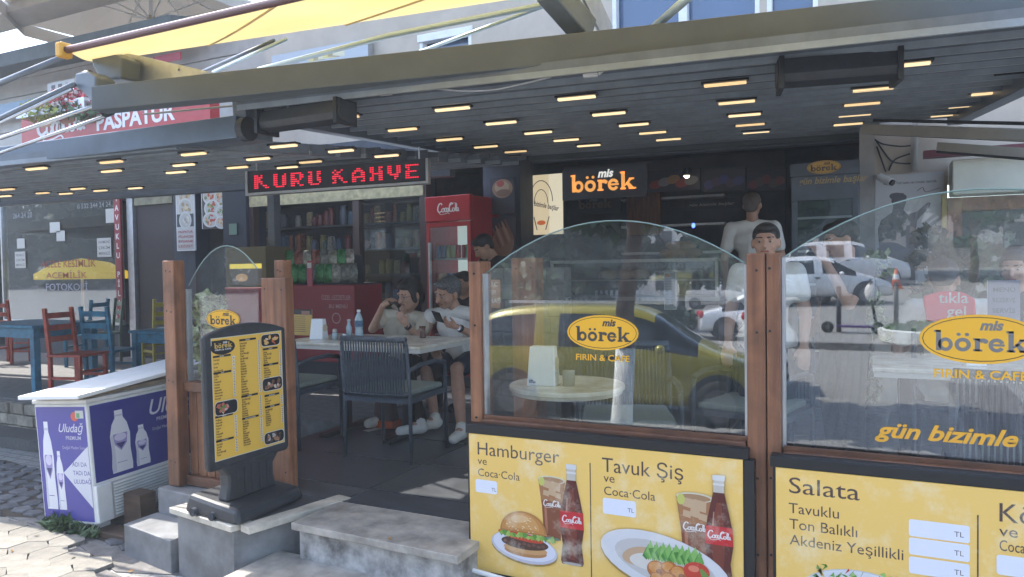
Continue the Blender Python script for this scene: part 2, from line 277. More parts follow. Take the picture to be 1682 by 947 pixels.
# ------------------------------------------------------------------ flat print and lettering on a surface
TXT = {}
def text_tris(s, bold=0.0, shear=0.0):
    k = (s, bold, shear)
    if k not in TXT:
        c = bpy.data.curves.new('t', 'FONT'); c.body = s; c.size = 1; c.offset = bold; c.shear = shear; c.resolution_u = 3
        o = bpy.data.objects.new('t', c); me = bpy.data.meshes.new_from_object(o)
        me.calc_loop_triangles(); vs = [(v.co.x, v.co.y) for v in me.vertices]; fs = [tuple(t.vertices) for t in me.loop_triangles]
        w_ = max([v[0] for v in vs] or [1]); TXT[k] = (vs, fs, w_)
        bpy.data.objects.remove(o); bpy.data.curves.remove(c); bpy.data.meshes.remove(me)
    return TXT[k]
class Canvas:
    """flat print: o = lower-left corner, u and v = unit axes along the surface, n = outwards; u, v in metres"""
    def __init__(s, o, u=(1, 0, 0), v=(0, 0, 1), n=(0, -1, 0), step=.00008):
        s.o = Vector(o); s.u = Vector(u); s.vv = Vector(v); s.n = Vector(n); s.V = []; s.F = []; s.C = []; s.L = 1; s.step = step; s.map = None
    def P(s, x, y):
        if s.map: x, y = s.map(x, y)
        return tuple(s.o+s.u*x+s.vv*y+s.n*(s.L*s.step))
    def poly(s, pts, c, up=True):
        o = len(s.V); s.V += [s.P(*p) for p in pts]; s.F.append(tuple(range(o, o+len(pts)))); s.C.append(c)
        if up: s.L += 1
        return s
    def rect(s, x, y, w, h, c): return s.poly([(x, y), (x+w, y), (x+w, y+h), (x, y+h)], c)
    def rrect(s, x, y, w, h, r, c):
        pts = []
        for cx, cy, a0 in ((x+w-r, y+r, -90), (x+w-r, y+h-r, 0), (x+r, y+h-r, 90), (x+r, y+r, 180)):
            pts += [(cx+r*math.cos(math.radians(a0+t)), cy+r*math.sin(math.radians(a0+t))) for t in (0, 30, 60, 90)]
        return s.poly(pts, c)
    def ell(s, x, y, rx, ry, c, a=0, n=28):
        ca, sa = math.cos(a), math.sin(a)
        return s.poly([(x+rx*math.cos(2*PI*i/n)*ca-ry*math.sin(2*PI*i/n)*sa, y+rx*math.cos(2*PI*i/n)*sa+ry*math.sin(2*PI*i/n)*ca) for i in range(n)], c)
    def ring(s, x, y, rx, ry, w, c, a0=0, a1=360, n=28):
        for i in range(n):
            p = [math.radians(a0+(a1-a0)*(i+k)/n) for k in (0, 1)]
            s.poly([(x+rx*math.cos(p[0]), y+ry*math.sin(p[0])), (x+rx*math.cos(p[1]), y+ry*math.sin(p[1])), (x+(rx-w)*math.cos(p[1]), y+(ry-w)*math.sin(p[1])), (x+(rx-w)*math.cos(p[0]), y+(ry-w)*math.sin(p[0]))], c, False)
        s.L += 1; return s
    def stroke(s, pts, w, c, sm=True):
        pts = [Vector((*p[:2], 0)) for p in pts]
        if sm and len(pts) > 2:
            q = []
            for i in range(len(pts)-1):
                a, b, cc, d = pts[max(i-1, 0)], pts[i], pts[i+1], pts[min(i+2, len(pts)-1)]
                for k in range(4):
                    t = k/4; q.append(.5*((2*b)+(cc-a)*t+(2*a-5*b+4*cc-d)*t*t+(3*b-a-3*cc+d)*t*t*t))
            pts = q+[pts[-1]]
        L, R = [], []
        for i, p in enumerate(pts):
            d = (pts[min(i+1, len(pts)-1)]-pts[max(i-1, 0)]); d = d.normalized() if d.length > 1e-9 else Vector((1, 0, 0)); nn = Vector((-d.y, d.x, 0))
            ww = w*(.7+.6*abs(d.y))/2; L.append(p+nn*ww); R.append(p-nn*ww)
        for i in range(len(pts)-1): s.poly([R[i][:2], R[i+1][:2], L[i+1][:2], L[i][:2]], c, False)
        s.L += 1; return s
    def text(s, t, x, y, size, c, bold=0.0, shear=0.0, width=None, slope=0, al='l', sx=1):
        vs, fs, w_ = text_tris(t, bold, shear); k = size
        if width: sx = width/(w_*size)
        if al == 'c': x -= w_*size*sx/2
        if al == 'r': x -= w_*size*sx
        o = len(s.V); s.V += [s.P(x+a*k*sx, y+b*k+slope*a*k*sx) for a, b in vs]
        s.F += [tuple(i+o for i in f) for f in fs]; s.C += [c]*len(fs); s.L += 1; return s
    def build(s, name, m, parent=None):
        me = bpy.data.meshes.new(name); me.from_pydata(s.V, [], s.F); me.update()
        ca = me.color_attributes.new('Col', 'FLOAT_COLOR', 'CORNER'); buf = []
        for p, c in zip(me.polygons, s.C): buf += [*c, 1.0]*p.loop_total
        ca.data.foreach_set('color', buf)
        return link(name, me, m, parent)
YEL = (.80, .52, .135); INK = (.035, .03, .035); OR = (.78, .36, .02); WHT = (.75, .75, .76)
def borek(c, x, y, h, col, letters='borek'):
    """heavy slab lettering: h = x-height"""
    w = h*.34; X = x
    def st(a, b, t, w_=w): c.poly([(a-w_/2, b), (a+w_/2, b), (a+w_/2, t), (a-w_/2, t)], col, False)
    def sf(a, b, l, r, t=h*.16): c.poly([(a-l, b), (a+r, b), (a+r, b+t), (a-l, b+t)], col, False)
    # b
    st(X+w*.8, y, y+h*1.62); sf(X+w*.8, y+h*1.46, w*.9, w*.5); c.ring(X+w*.8+h*.48, y+h*.5, h*.5, h*.54, w*.8, col); X += h*1.42
    c.ring(X+h*.5, y+h*.5, h*.55, h*.54, w*.85, col)
    for d in (-.28, .28): c.ell(X+h*.5+d*h, y+h*1.3, h*.15, h*.13, col, n=12)
    X += h*1.24
    st(X+w*.7, y, y+h); sf(X+w*.7, y, w*.85, w*.95); sf(X+w*.7, y+h*.86, w*.85, w*.5); c.ring(X+w*.7+h*.38, y+h*.62, h*.4, h*.4, w*.9, col, 25, 150); c.ell(X+h*.78, y+h*.78, h*.17, h*.17, col, n=12); X += h*1.02
    c.ring(X+h*.48, y+h*.5, h*.53, h*.54, w*.8, col, 20, 330); c.poly([(X+.02*h, y+h*.43), (X+h*1.0, y+h*.43), (X+h*1.0, y+h*.6), (X+.02*h, y+h*.6)], col, False); X += h*1.14
    st(X+w*.8, y, y+h*1.62); sf(X+w*.8, y, w*.85, w*.8); sf(X+w*.8, y+h*1.46, w*.9, w*.5)
    c.poly([(X+w*1.1, y+h*.38), (X+h*.86, y+h*.98), (X+h*1.2, y+h*.98), (X+w*1.5, y+h*.3)], col, False)
    c.poly([(X+w*1.5, y+h*.62), (X+w*2.3, y+h*.68), (X+h*1.4, y), (X+h*.85, y)], col, False); sf(X+h*1.2, y, h*.4, h*.3); sf(X+h*1.02, y+h*.86, h*.22, h*.3)
    c.L += 1; return X+h*1.45-x
BW = 6.25
def logo(c, x, y, wd, oc=OR, ic=INK, sub=True, mis=None):
    """oval badge centred x, y"""
    h = wd*.2; c.ell(x, y, wd/2, wd*.21, oc); c.ring(x, y, wd*.475, wd*.188, wd*.008, ic)
    xh = wd*.78/BW*1.0; borek(c, x-wd*.39, y-wd*.115, xh, ic); c.text('mis', x-wd*.0, y+wd*.075, wd*.13, mis or ic, .03, .25)
    if sub: c.text('FIRIN & CAFE', x-wd*.38, y-wd*.36, wd*.115, oc, .012, width=wd*.76)
def cola(c, x, y, w, col):
    """flowing script lettering, w wide"""
    k = w/10; t = k*.34
    def s_(p, ww=1): c.stroke([(x+a*k, y+b*k) for a, b in p], t*ww, col)
    s_([(2.3, 2.6), (1.9, 3.2), (1.0, 2.9), (.4, 1.6), (.5, .5), (1.2, .1), (2.2, .5)], 1.3); s_([(.6, .4), (1.6, -.7), (3.6, -.6), (5.0, -.3), (5.6, -.7)], .7)
    s_([(2.9, 1.4), (2.3, 1.1), (2.3, .3), (2.9, .1), (3.3, .8), (2.9, 1.4), (3.8, 1.2)]); s_([(4.4, 1.2), (3.9, 1.5), (3.5, .8), (3.8, .1), (4.5, .4)]); s_([(5.2, 1.2), (4.6, 1.4), (4.3, .5), (4.8, .1), (5.2, 1.3), (5.2, .2), (5.5, .3)])
    s_([(7.1, 2.6), (6.6, 3.2), (5.9, 2.6), (5.6, 1.3), (5.9, .3), (6.6, .2), (7.2, .8)], 1.3); s_([(6.1, 2.3), (6.9, 2.9), (7.9, 3.0), (8.6, 3.0)], .7)
    s_([(7.6, 1.4), (7.0, 1.1), (7.1, .3), (7.6, .1), (8.0, .8), (7.6, 1.4)]); s_([(8.2, .3), (8.9, 2.0), (8.8, 2.8), (8.4, 2.5), (8.4, .7), (8.7, .1)]); s_([(9.6, 1.2), (9.1, 1.4), (8.8, .6), (9.2, .1), (9.6, 1.3), (9.7, .2), (10, .3)])
# ================================================================== SETTING
# street: one sheet, level near the steps and rising into the parking ground across the road
g = MB(); ys = [60, 7.2, -5, -40, -140]
zz = [STREET, STREET, STREET, gz(-40), gz(-40)]
for i in range(4):
    g.add([(-140, ys[i], zz[i]), (140, ys[i], zz[i]), (140, ys[i+1], zz[i+1]), (-140, ys[i+1], zz[i+1])], [(3, 2, 1, 0)][:1])
struct('street', g, M['asphalt'])
# pale apron of concrete between the pavers and the cobbles
a_ = [G(0, 846, STREET), G(100, 875, STREET), G(190, 940, STREET), G(330, 947, STREET), G(330, 850, STREET), G(120, 838, STREET), G(60, 812, STREET), G(0, 800, STREET)]
ap = struct('concrete_apron', MB().prism([(p.x, p.y) for p in reversed(a_)], STREET+.001, STREET+.006), M['conc'])
def inpoly(x, y, poly):
    c = False; n = len(poly)
    for i in range(n):
        x1, y1 = poly[i]; x2, y2 = poly[(i+1) % n]
        if (y1 > y) != (y2 > y) and x < (x2-x1)*(y-y1)/(y2-y1)+x1: c = not c
    return c
pav = [(p.x, p.y) for p in (G(-120, 846, STREET), G(0, 850, STREET), G(100, 880, STREET), G(170, 935, STREET), G(330, 1010, STREET), G(100, 1250, STREET), G(-300, 1100, STREET))]
base = struct('paver_bed', MB().prism(list(reversed([(x, y) for x, y in pav])), STREET+.002, STREET+.009), M['conc'])
k = 0; sz = .2; pm = []
for t in range(6):
    pts = [(math.cos(math.radians(60*i+30))*sz*.575+rng.uniform(-.006, .006), math.sin(math.radians(60*i+30))*sz*.575+rng.uniform(-.006, .006)) for i in range(6)]
    mb = MB().prism(pts, 0, .022); me = mb.mesh('paver'); me.materials.append(mat('stone_paver_%s' % 'abcdef'[t], tuple(c*(.86+.055*t) for c in (.21, .195, .165)), .85, 0, 22, .22, .35)); pm.append(me)
for i in range(-30, 30):
    for j in range(-30, 30):
        x = -4.6+i*sz*1.02+(j % 2)*sz*.51; y = 2.3+j*sz*.885
        if inpoly(x, y, pav) and k < 290:
            o = link('paver', pm[(i*7+j*3) % 6], None, base); o.location = (x, y, STREET+.004+rng.uniform(0, .004)); k += 1
cob = [(p.x, p.y) for p in (G(-60, 755, STREET), G(10, 757, STREET), G(150, 800, STREET), G(240, 860, STREET), G(215, 905, STREET), G(100, 868, STREET), G(60, 852, STREET), G(-60, 845, STREET))]
cb = struct('cobble_bed', MB().prism(list(reversed(cob)) if False else cob[::-1], STREET+.002, STREET+.008), M['soil'])
cms = []
for t in range(8):
    nv = 5+t % 3; pts = [((.085 if s_ else .085)*math.cos(2*PI*i/nv+.3*t)*rng.uniform(.8, 1.12), .07*math.sin(2*PI*i/nv+.3*t)*rng.uniform(.8, 1.12)) for i, s_ in enumerate(range(nv))]
    mb = MB(); n_ = len(pts); mb.add([(x, y, 0) for x, y in pts]+[(x*1.02, y*1.02, .012) for x, y in pts]+[(x*.9, y*.9, .02) for x, y in pts],
        [(i, (i+1) % n_, n_+(i+1) % n_, n_+i) for i in range(n_)]+[(n_+i, n_+(i+1) % n_, 2*n_+(i+1) % n_, 2*n_+i) for i in range(n_)]+[tuple(range(2*n_, 3*n_))])
    me = mb.mesh('cobblestone'); me.materials.append(mat('cobble_'+'abcdefgh'[t], tuple(c*(.75+.07*t) for c in (.11, .11, .115)), .8, 0, 25, .35, .4)); cms.append(me)
k = 0
for i in range(-40, 40):
    for j in range(-40, 40):
        x = -6+i*.16+(j % 2)*.08+rng.uniform(-.015, .015); y = 3.5+j*.135+rng.uniform(-.012, .012)
        if inpoly(x, y, cob) and k < 280:
            o = link('cobblestone', cms[(i*5+j*3) % 8], None, cb); o.location = (x, y, STREET+.001); o.rotation_euler.z = rng.uniform(-.3, .3)+(PI if (i+j) % 2 else 0); k += 1
# cafe floor slab and its tiles
struct('cafe_floor', MB().box(-3.98, 2.6, 3.245, 9.5, -.30, -.008), M['grout'])
fl = bpy.data.objects['cafe_floor']; ts = [MB().box(.004, .84, .004, .59, -.008, 0).mesh('floor_tile') for _ in range(2)]; ts[0].materials.append(M['tile']); ts[1].materials.append(M['tile2'])
for i in range(-2, 6):
    for j in range(0, 11):
        x = -2.676+i*.85; y = 3.5+(j-1)*.6
        if x > 2.4 or x < -4: continue
        yy = max(y, 3.25)
        o = link('floor_tile', ts[(i*3+j*5) % 2], None, fl); o.location = (x+.002, yy, 0)
        if yy > y: o.scale.y = (y+.596-yy)/.596
        if x < -3.99: o.scale.x = .5
struct('cafe_floor_left', MB().box(-4.0, -3.53, 3.3, 9.5, -.3, -.004), M['tile'])
# marble entrance steps
st = thing('marble_steps', 'two grey marble steps leading up into the cafe between plinth and hamburger board', 'steps', (-2.2, 2.9, STREET))
obj('tread', MB().prism([(-2.69, 2.86), (-1.67, 2.82), (-1.67, 3.243), (-2.69, 3.243)], -.038, .001), M['marble'], st, bevel=.004)
obj('riser', MB().prism([(-2.67, 2.90), (-1.68, 2.865), (-1.68, 3.2), (-2.67, 3.2)], -.2, -.039), M['marbler'], st)
obj('tread', MB().prism([(-2.86, 2.50), (-1.66, 2.46), (-1.66, 2.94), (-2.86, 2.94)], -.238, -.198), M['marble'], st, bevel=.004)
obj('riser', MB().prism([(-2.84, 2.54), (-1.67, 2.50), (-1.67, 2.9), (-2.84, 2.9)], STREET, -.239), M['marbler'], st)
# grey painted plinth with stone coping
pl = thing('grey_plinth', 'grey painted plinth with cream stone coping carrying the menu stand', 'plinth', (-3.2, 3, STREET))
pp = [(-3.46, 2.80), (-2.95, 2.72), (-2.68, 3.28), (-3.5, 3.3)]
obj('body', MB().prism(pp, STREET, -.03), M['greyp'], pl)
obj('coping', MB().prism([(-3.49, 2.77), (-2.93, 2.685), (-2.90, 2.80), (-3.47, 2.87)], -.03, .003), M['cap'], pl, bevel=.004)
obj('coping', MB().prism([(-2.90, 2.72), (-2.82, 2.70), (-2.655, 3.31), (-2.76, 3.33)], -.03, .0055), M['cap'], pl, bevel=.004)
obj('top', MB().prism([(-3.47, 2.875), (-2.885, 2.805), (-2.78, 3.27), (-3.48, 3.3)], -.03, -.004), M['tile'], pl)
b1 = thing('low_step', 'low grey painted step with a sunlit top left of the plinth', 'step', (-3.7, 2.9, STREET))
obj('block', MB().prism([(-4.0, 2.86), (-3.50, 2.78), (-3.50, 3.04), (-4.0, 3.09)], STREET, -.19), M['greyp'], b1, bevel=.006)
b2 = thing('upper_step', 'upper grey painted step against the foot of the wooden post', 'step', (-3.7, 3.1, STREET))
obj('block', MB().prism([(-3.99, 3.09), (-3.50, 3.045), (-3.50, 3.32), (-3.99, 3.32)], STREET, -.035), M['greyp'], b2, bevel=.006)
# terrace of the neighbouring cafe, with its rubble wall
struct('terrace', MB().prism([(-16, 4.62), (-8.0, 4.62), (-4.02, 4.95), (-4.02, 9.5), (-16, 9.5)], STREET+.01, 0), mat('terrace_concrete', (.15, .148, .145), .85, 0, 12, .25, .2))
rw = thing('rubble_wall', 'low rubble stone wall holding up the terrace beside the blue table', 'wall', (-8.5, 4.6, STREET)); 
obj('backing', MB().box(-12, -7.35, 4.58, 4.615, STREET, -.05), M['conc'], rw)
x = -12
for row in range(3):
    x = -12+row*.07
    while x < -7.4:
        wd_ = rng.uniform(.14, .3); h_ = .115; z_ = STREET+row*.12; q = lambda: rng.uniform(-.012, .012)
        lo = [(x+q(), 4.52+q(), z_+.008), (x+wd_-.012+q(), 4.52+q(), z_+.008), (x+wd_-.012, 4.6, z_+.008), (x, 4.6, z_+.008)]; hi = [(a+q(), b, z_+h_+q()*.5) for a, b, c in lo]
        obj('stone', MB().hexa(lo, hi), mat('rubble_'+'abcd'[int(rng.integers(4))], tuple(c*f_ for f_ in [rng.uniform(.75, 1.25)] for c in (.3, .26, .2)), .9, 0, 9, .4, .5), rw, bevel=.008); x += wd_
struct('side_kerb', MB().prism([(-12, 4.2), (-7.2, 4.2), (-5.4, 4.45), (-5.4, 4.62), (-12, 4.5)], STREET+.004, STREET+.11), mat('dark_asphalt', (.09, .088, .085), .9, 0, 40, .3, .3))
# ------------------------------------------------------------------ the building behind (shop fronts at Y = FY)
FY = 7.6
def XA(px, y=FY): return W(px, 400, y).x
bd = thing('shop_building', 'long cream building with dark shop fronts below and white windows above', 'building', (0, FY, 0))
def wallbox(name, x0, x1, z0, z1, m, y0=FY, y1=FY+.25, bevel=0): return obj(name, MB().box(x0, x1, y0, y1, z0, z1), m, bd, bevel=bevel)
XL, XR = -22, 9
# upper storey: pieces of wall around window openings
TOPZ = 5.6
wins = [(1010, 1250, 3.35, 4.7), (640, 690, 3.3, 3.95), (695, 780, 3.3, 4.15), (1262, 1345, 3.35, 4.7)]
ww = []
for a, b, z0, z1 in wins: ww.append((XA(a), XA(b), z0, z1))
ww.sort(); cur = -7.4
for (a, b, z0, z1) in ww:
    wallbox('upper_wall', cur, a, 2.95, TOPZ, M['wallc']); wallbox('upper_wall', a, b, 2.95, z0, M['wallc']); wallbox('upper_wall', a, b, z1, TOPZ, M['wallc']); cur = b
wallbox('upper_wall', cur, XR, 2.95, TOPZ, M['wallc'])
for (a, b, z0, z1) in ww:
    n = max(1, round((b-a)/.75)); f = obj('window', MB().box(a, b, FY+.13, FY+.15, z0, z1), M['winblue'], bd)
    fr = MB(); fr.box(a-.02, b+.02, FY-.02, FY+.1, z1-.09, z1+.002).box(a-.04, b+.04, FY-.05, FY+.12, z0-.03, z0+.05)
    for i in range(n+1):
        xx = a+(b-a)*i/n; fr.box(xx-.045, xx+.045, FY+.002, FY+.11, z0+.05, z1-.09)
    obj('frame', fr, M['white'], f, bevel=.006)
obj('cornice', MB().box(XL, XR, FY-.35, FY+.2, TOPZ, TOPZ+.2), M['wallc'], bd)
# ground floor solid parts
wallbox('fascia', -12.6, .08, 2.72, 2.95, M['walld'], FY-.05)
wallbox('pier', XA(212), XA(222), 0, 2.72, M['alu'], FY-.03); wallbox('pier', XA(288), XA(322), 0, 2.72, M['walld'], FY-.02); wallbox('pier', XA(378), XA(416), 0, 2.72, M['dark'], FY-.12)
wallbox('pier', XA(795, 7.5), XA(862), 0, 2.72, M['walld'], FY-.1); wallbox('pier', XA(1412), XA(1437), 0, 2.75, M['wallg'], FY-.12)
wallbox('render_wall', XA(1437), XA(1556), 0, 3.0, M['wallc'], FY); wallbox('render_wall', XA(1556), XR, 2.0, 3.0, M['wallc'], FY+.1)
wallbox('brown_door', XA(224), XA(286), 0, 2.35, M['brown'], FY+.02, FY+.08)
wallbox('door_header', XA(224), XA(286), 2.35, 2.72, mat('shop_header', (.25, .24, .16), .6, 0, 5, .4), FY-.02, FY+.1)
# interior shell behind the shop fronts
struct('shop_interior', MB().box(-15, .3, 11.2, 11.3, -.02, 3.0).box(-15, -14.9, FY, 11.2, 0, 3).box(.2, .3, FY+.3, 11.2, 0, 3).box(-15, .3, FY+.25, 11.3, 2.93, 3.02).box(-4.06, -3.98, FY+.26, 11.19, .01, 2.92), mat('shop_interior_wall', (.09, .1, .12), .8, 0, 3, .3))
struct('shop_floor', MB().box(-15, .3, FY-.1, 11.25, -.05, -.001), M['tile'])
# ------------------------------------------------------------------ left shop window with lettering
def shopwin(px0, px1, z0, z1, label, extra=None):
    a, b = XA(px0), XA(px1); t = thing('shop_window', label, 'window', ((a+b)/2, FY, z0))
    obj('pane', MB().box(a, b, FY-.015, FY-.007, z0, z1), GLW, t)
    f = MB().box(a-.04, a, FY-.05, FY+.05, z0-.05, z1+.05).box(b, b+.04, FY-.05, FY+.05, z0-.05, z1+.05).box(a, b, FY-.05, FY+.05, z1, z1+.05).box(a, b, FY-.05, FY+.05, z0-.05, z0)
    obj('frame', f, M['alu'], t, bevel=.004)
    if z0 > .3: obj('sill_wall', MB().box(a-.04, b+.04, FY-.03, FY+.12, 0, z0-.052), M['walld'], t)
    return t, a, b
t, a, b = shopwin(8, 196, .55, 2.66, 'wide copy shop window with red lettering and white notices on the glass')
zc = lambda px, py, y=FY-.02: W(px, py, y)
def cv(px, py, y=FY-.02): return Canvas(W(px, py, y))
c = cv(68, 455); o = W(68, 455, FY-.02); wid = W(158, 455, FY-.02).x-o.x
RED = (.26, .05, .05); GRY = (.25, .27, .29)
c.text('ACELE KESİMLİK', 0, .16, .16, RED, .01, width=wid); c.text('ACEMİLİK', .13, -.02, .14, RED, .01, width=wid*.75); c.text('FOTOKOPİ', .1, -.22, .16, (.3, .33, .42), .01, width=wid*.78)
c.build('lettering', P['film'], t)
c = cv(64, 330); c.text('TOKO SULTANLIK', 0, -.02, .16, RED, .01, width=XA(186)-XA(64)); c.text('0 532 344 24 24', 1.0, -.18, .11, GRY, .005, width=.82); c.text('264 24 20', -.75, -.26, .13, GRY, .005, width=.55); c.build('phone_lettering', P['film'], t)
for (px, py, w_, h_, tx) in ((82, 382, .27, .17, None), (93, 396, .22, .17, None), (28, 408, .22, .17, None), (25, 440, .3, .28, 'RENKLİ\nÇEKİM\nMERKEZİ'), (160, 422, .34, .3, 'HARMONİ\nÇEKİM\nMERKEZİ'), (174, 366, .2, .22, None)):
    c = cv(px, py, FY-.03); c.rect(0, 0, w_, h_, (.5, .5, .46))
    if tx:
        for i, s_ in enumerate(tx.split('\n')): c.text(s_, w_*.1, h_*(.72-.3*i), h_*.2, (.1, .1, .1), .01, width=w_*.8)
    c.build('paper_notice', P['flat'], t)
# tall red banner PAVUKLU PILAV strip
bn = thing('vertical_banner', 'narrow red banner with white letters reading downwards beside the brown door', 'banner', W(195, 500, FY-.1))
p0, p1 = W(188, 318, FY-.08), W(204, 525, FY-.08)
obj('board', MB().box(p0.x, p1.x, FY-.1, FY-.07, p1.z, p0.z), M['rediu'], bn)
c = Canvas((p0.x, FY-.101, p1.z)); Hh = p0.z-p1.z; wd_ = p1.x-p0.x
for i, ch in enumerate('TAVUKLU PİLAV'):
    if ch != ' ': c.text(ch, wd_*.5, Hh*(.94-.075*i), Hh*.062, (.75, .7, .68), .03, al='c')
c.build('lettering', P['flat'], bn)
# ------------------------------------------------------------------ posters on the wall between the shops
def board(name, label, cat, px0, py0, px1, py1, y, col=(.5, .5, .48), frame=None, fn=None, matk='flat', th=.02):
    a = W(px0, py1, y); b = W(px1, py0, y); t = thing(name, label, cat, (a+b)/2)
    obj('panel', MB().box(a.x, b.x, y, y+th, a.z, b.z), frame or M['white'], t)
    c = Canvas((a.x, y, a.z)); w_ = b.x-a.x; h_ = b.z-a.z; e = .03*min(w_, h_)
    c.rect(e, e, w_-2*e, h_-2*e, col)
    if fn: fn(c, w_, h_)
    c.build('print', P[matk], t); return t
def dish(c, x, y, r, cols, plate=(.55, .55, .52), squash=1.0, n=14):
    c.ell(x, y, r, r*squash, plate); c.ell(x, y, r*.82, r*.8*squash, tuple(v*.8 for v in plate))
    for i in range(n):
        a = rng.uniform(0, 2*PI); q = r*.6*math.sqrt(rng.uniform(0, 1)); c.ell(x+q*math.cos(a), y+q*math.sin(a)*squash, r*rng.uniform(.12, .26), r*rng.uniform(.1, .2)*squash, cols[int(rng.integers(len(cols)))], rng.uniform(0, 3), 10)
def f1(c, w, h):
    dish(c, w*.5, h*.88, w*.4, [(.3, .2, .1), (.5, .35, .15)], n=8); dish(c, w*.5, h*.66, w*.42, [(.6, .5, .3), (.35, .25, .12)], n=10)
    c.rect(w*.04, h*.38, w*.92, h*.2, (.03, .04, .05)); dish(c, w*.5, h*.48, w*.34, [(.6, .55, .45), (.3, .3, .28)], n=8)
    for i, s_ in enumerate(('PASPATUR', 'PİLAVCISI', 'EFSANE', 'LEZZET')): c.text(s_, w*.5, h*(.28-.075*i), h*.055, (.4, .05, .06), .01, al='c', width=w*.8)
board('food_poster', 'tall white poster of rice plates with red writing beside the brown door', 'poster', 291, 306, 318, 412, FY-.06, fn=f1)
def f2(c, w, h):
    c.rect(w*.02, h*.0, w*.96, h, (.06, .05, .05))
    for (x, y, r, q) in ((.3, .82, .25, 1), (.72, .72, .25, 1), (.4, .5, .3, .8), (.75, .4, .22, .8), (.35, .22, .3, .7), (.75, .14, .25, .7)):
        dish(c, w*x, h*y, w*r, [(.45, .06, .03), (.5, .3, .12), (.55, .45, .3), (.12, .2, .05)], squash=q)
board('food_poster', 'dark menu poster of meat dishes left of the coffee shop', 'poster', 332, 306, 374, 376, FY-.06, fn=f2)
# ------------------------------------------------------------------ coffee and nuts shop: shelves with jars behind
sh = thing('shop_shelves', 'dark shelves crowded with jars and packets inside the coffee shop', 'shelves', (XA(560), 8.6, 0))
x0, x1 = XA(430, 8.6), XA(700, 8.6)
for i in range(6):
    z = .5+i*.36; obj('shelf', MB().box(x0, x1, 8.45, 8.85, z, z+.03), mat('shelf_board', (.09, .09, .095), .5), sh)
obj('backboard', MB().box(x0, x1, 8.86, 8.9, 0, 2.75), M['walld'], sh)
jm = []
for j, cc in enumerate(((.3, .2, .1), (.12, .13, .15), (.35, .33, .28), (.2, .05, .04), (.1, .15, .12), (.3, .25, .08))):
    me = MB().lathe((0, 0, 0), [(.05, 0), (.055, .02), (.055, .15), (.04, .17), (.045, .175), (.045, .2)], 10).mesh('jar', True); me.materials.append(mat('jar_'+'abcdef'[j], cc, .3)); jm.append(me)
for j, cc in enumerate(((.35, .12, .05), (.32, .3, .24), (.08, .14, .2), (.3, .22, .1))):
    me = MB().hexa([(-.06, -.04, 0), (.06, -.04, 0), (.06, .04, 0), (-.06, .04, 0)], [(-.055, -.02, .2), (.06, -.03, .21), (.05, .02, .2), (-.06, .03, .19)]).mesh('jar'); me.materials.append(mat('packet_'+'abcd'[j], cc, .5, 0, 25, .5)); jm.append(me)
for i in range(6):
    x = x0+.08
    while x < x1-.05:
        if rng.uniform() < .93:
            j_ = int(rng.integers(10)); o = link('jar' if j_ < 6 else 'packet', jm[j_], None); o.location = (x, 8.6+rng.uniform(-.06, .06), .53+i*.36); o.scale = (rng.uniform(.7, 1.25), rng.uniform(.7, 1.1), rng.uniform(.6, 1.4)); o.rotation_euler.z = rng.uniform(0, 3)
            setp(o, ('brown', 'slate', 'pale', 'dark red', 'dark green', 'ochre', 'orange', 'cream', 'blue', 'tan')[j_]+(' jar' if j_ < 6 else ' packet')+' on the '+('lowest', 'second', 'third', 'fourth', 'fifth', 'topmost')[i]+' dark shelf of the coffee shop', 'jar' if j_ < 6 else 'packet', 'jars on the coffee shop shelves' if j_ < 6 else 'packets on the coffee shop shelves')
        x += rng.uniform(.10, .15)
# glass front mullions of that shop
mu = thing('shop_front_frame', 'dark mullioned glass front of the coffee shop under the red dot sign', 'shop front', (XA(560), FY, 0))
for px in (418, 590, 700):
    xx = XA(px); obj('mullion', MB().box(xx-.05, xx+.05, FY-.06, FY+.05, 0, 2.72), mat('brown_mullion', (.06, .035, .028), .5), mu)
obj('lintel', MB().box(XA(418), XA(702), FY-.08, FY-.065, 2.2, 2.38), mat('cream_lintel', (.42, .36, .2), .7, 0, 14, .3), mu)
obj('pane', MB().box(XA(590)+.055, XA(700)-.055, FY-.012, FY-.004, .02, 2.19), GLW, mu)
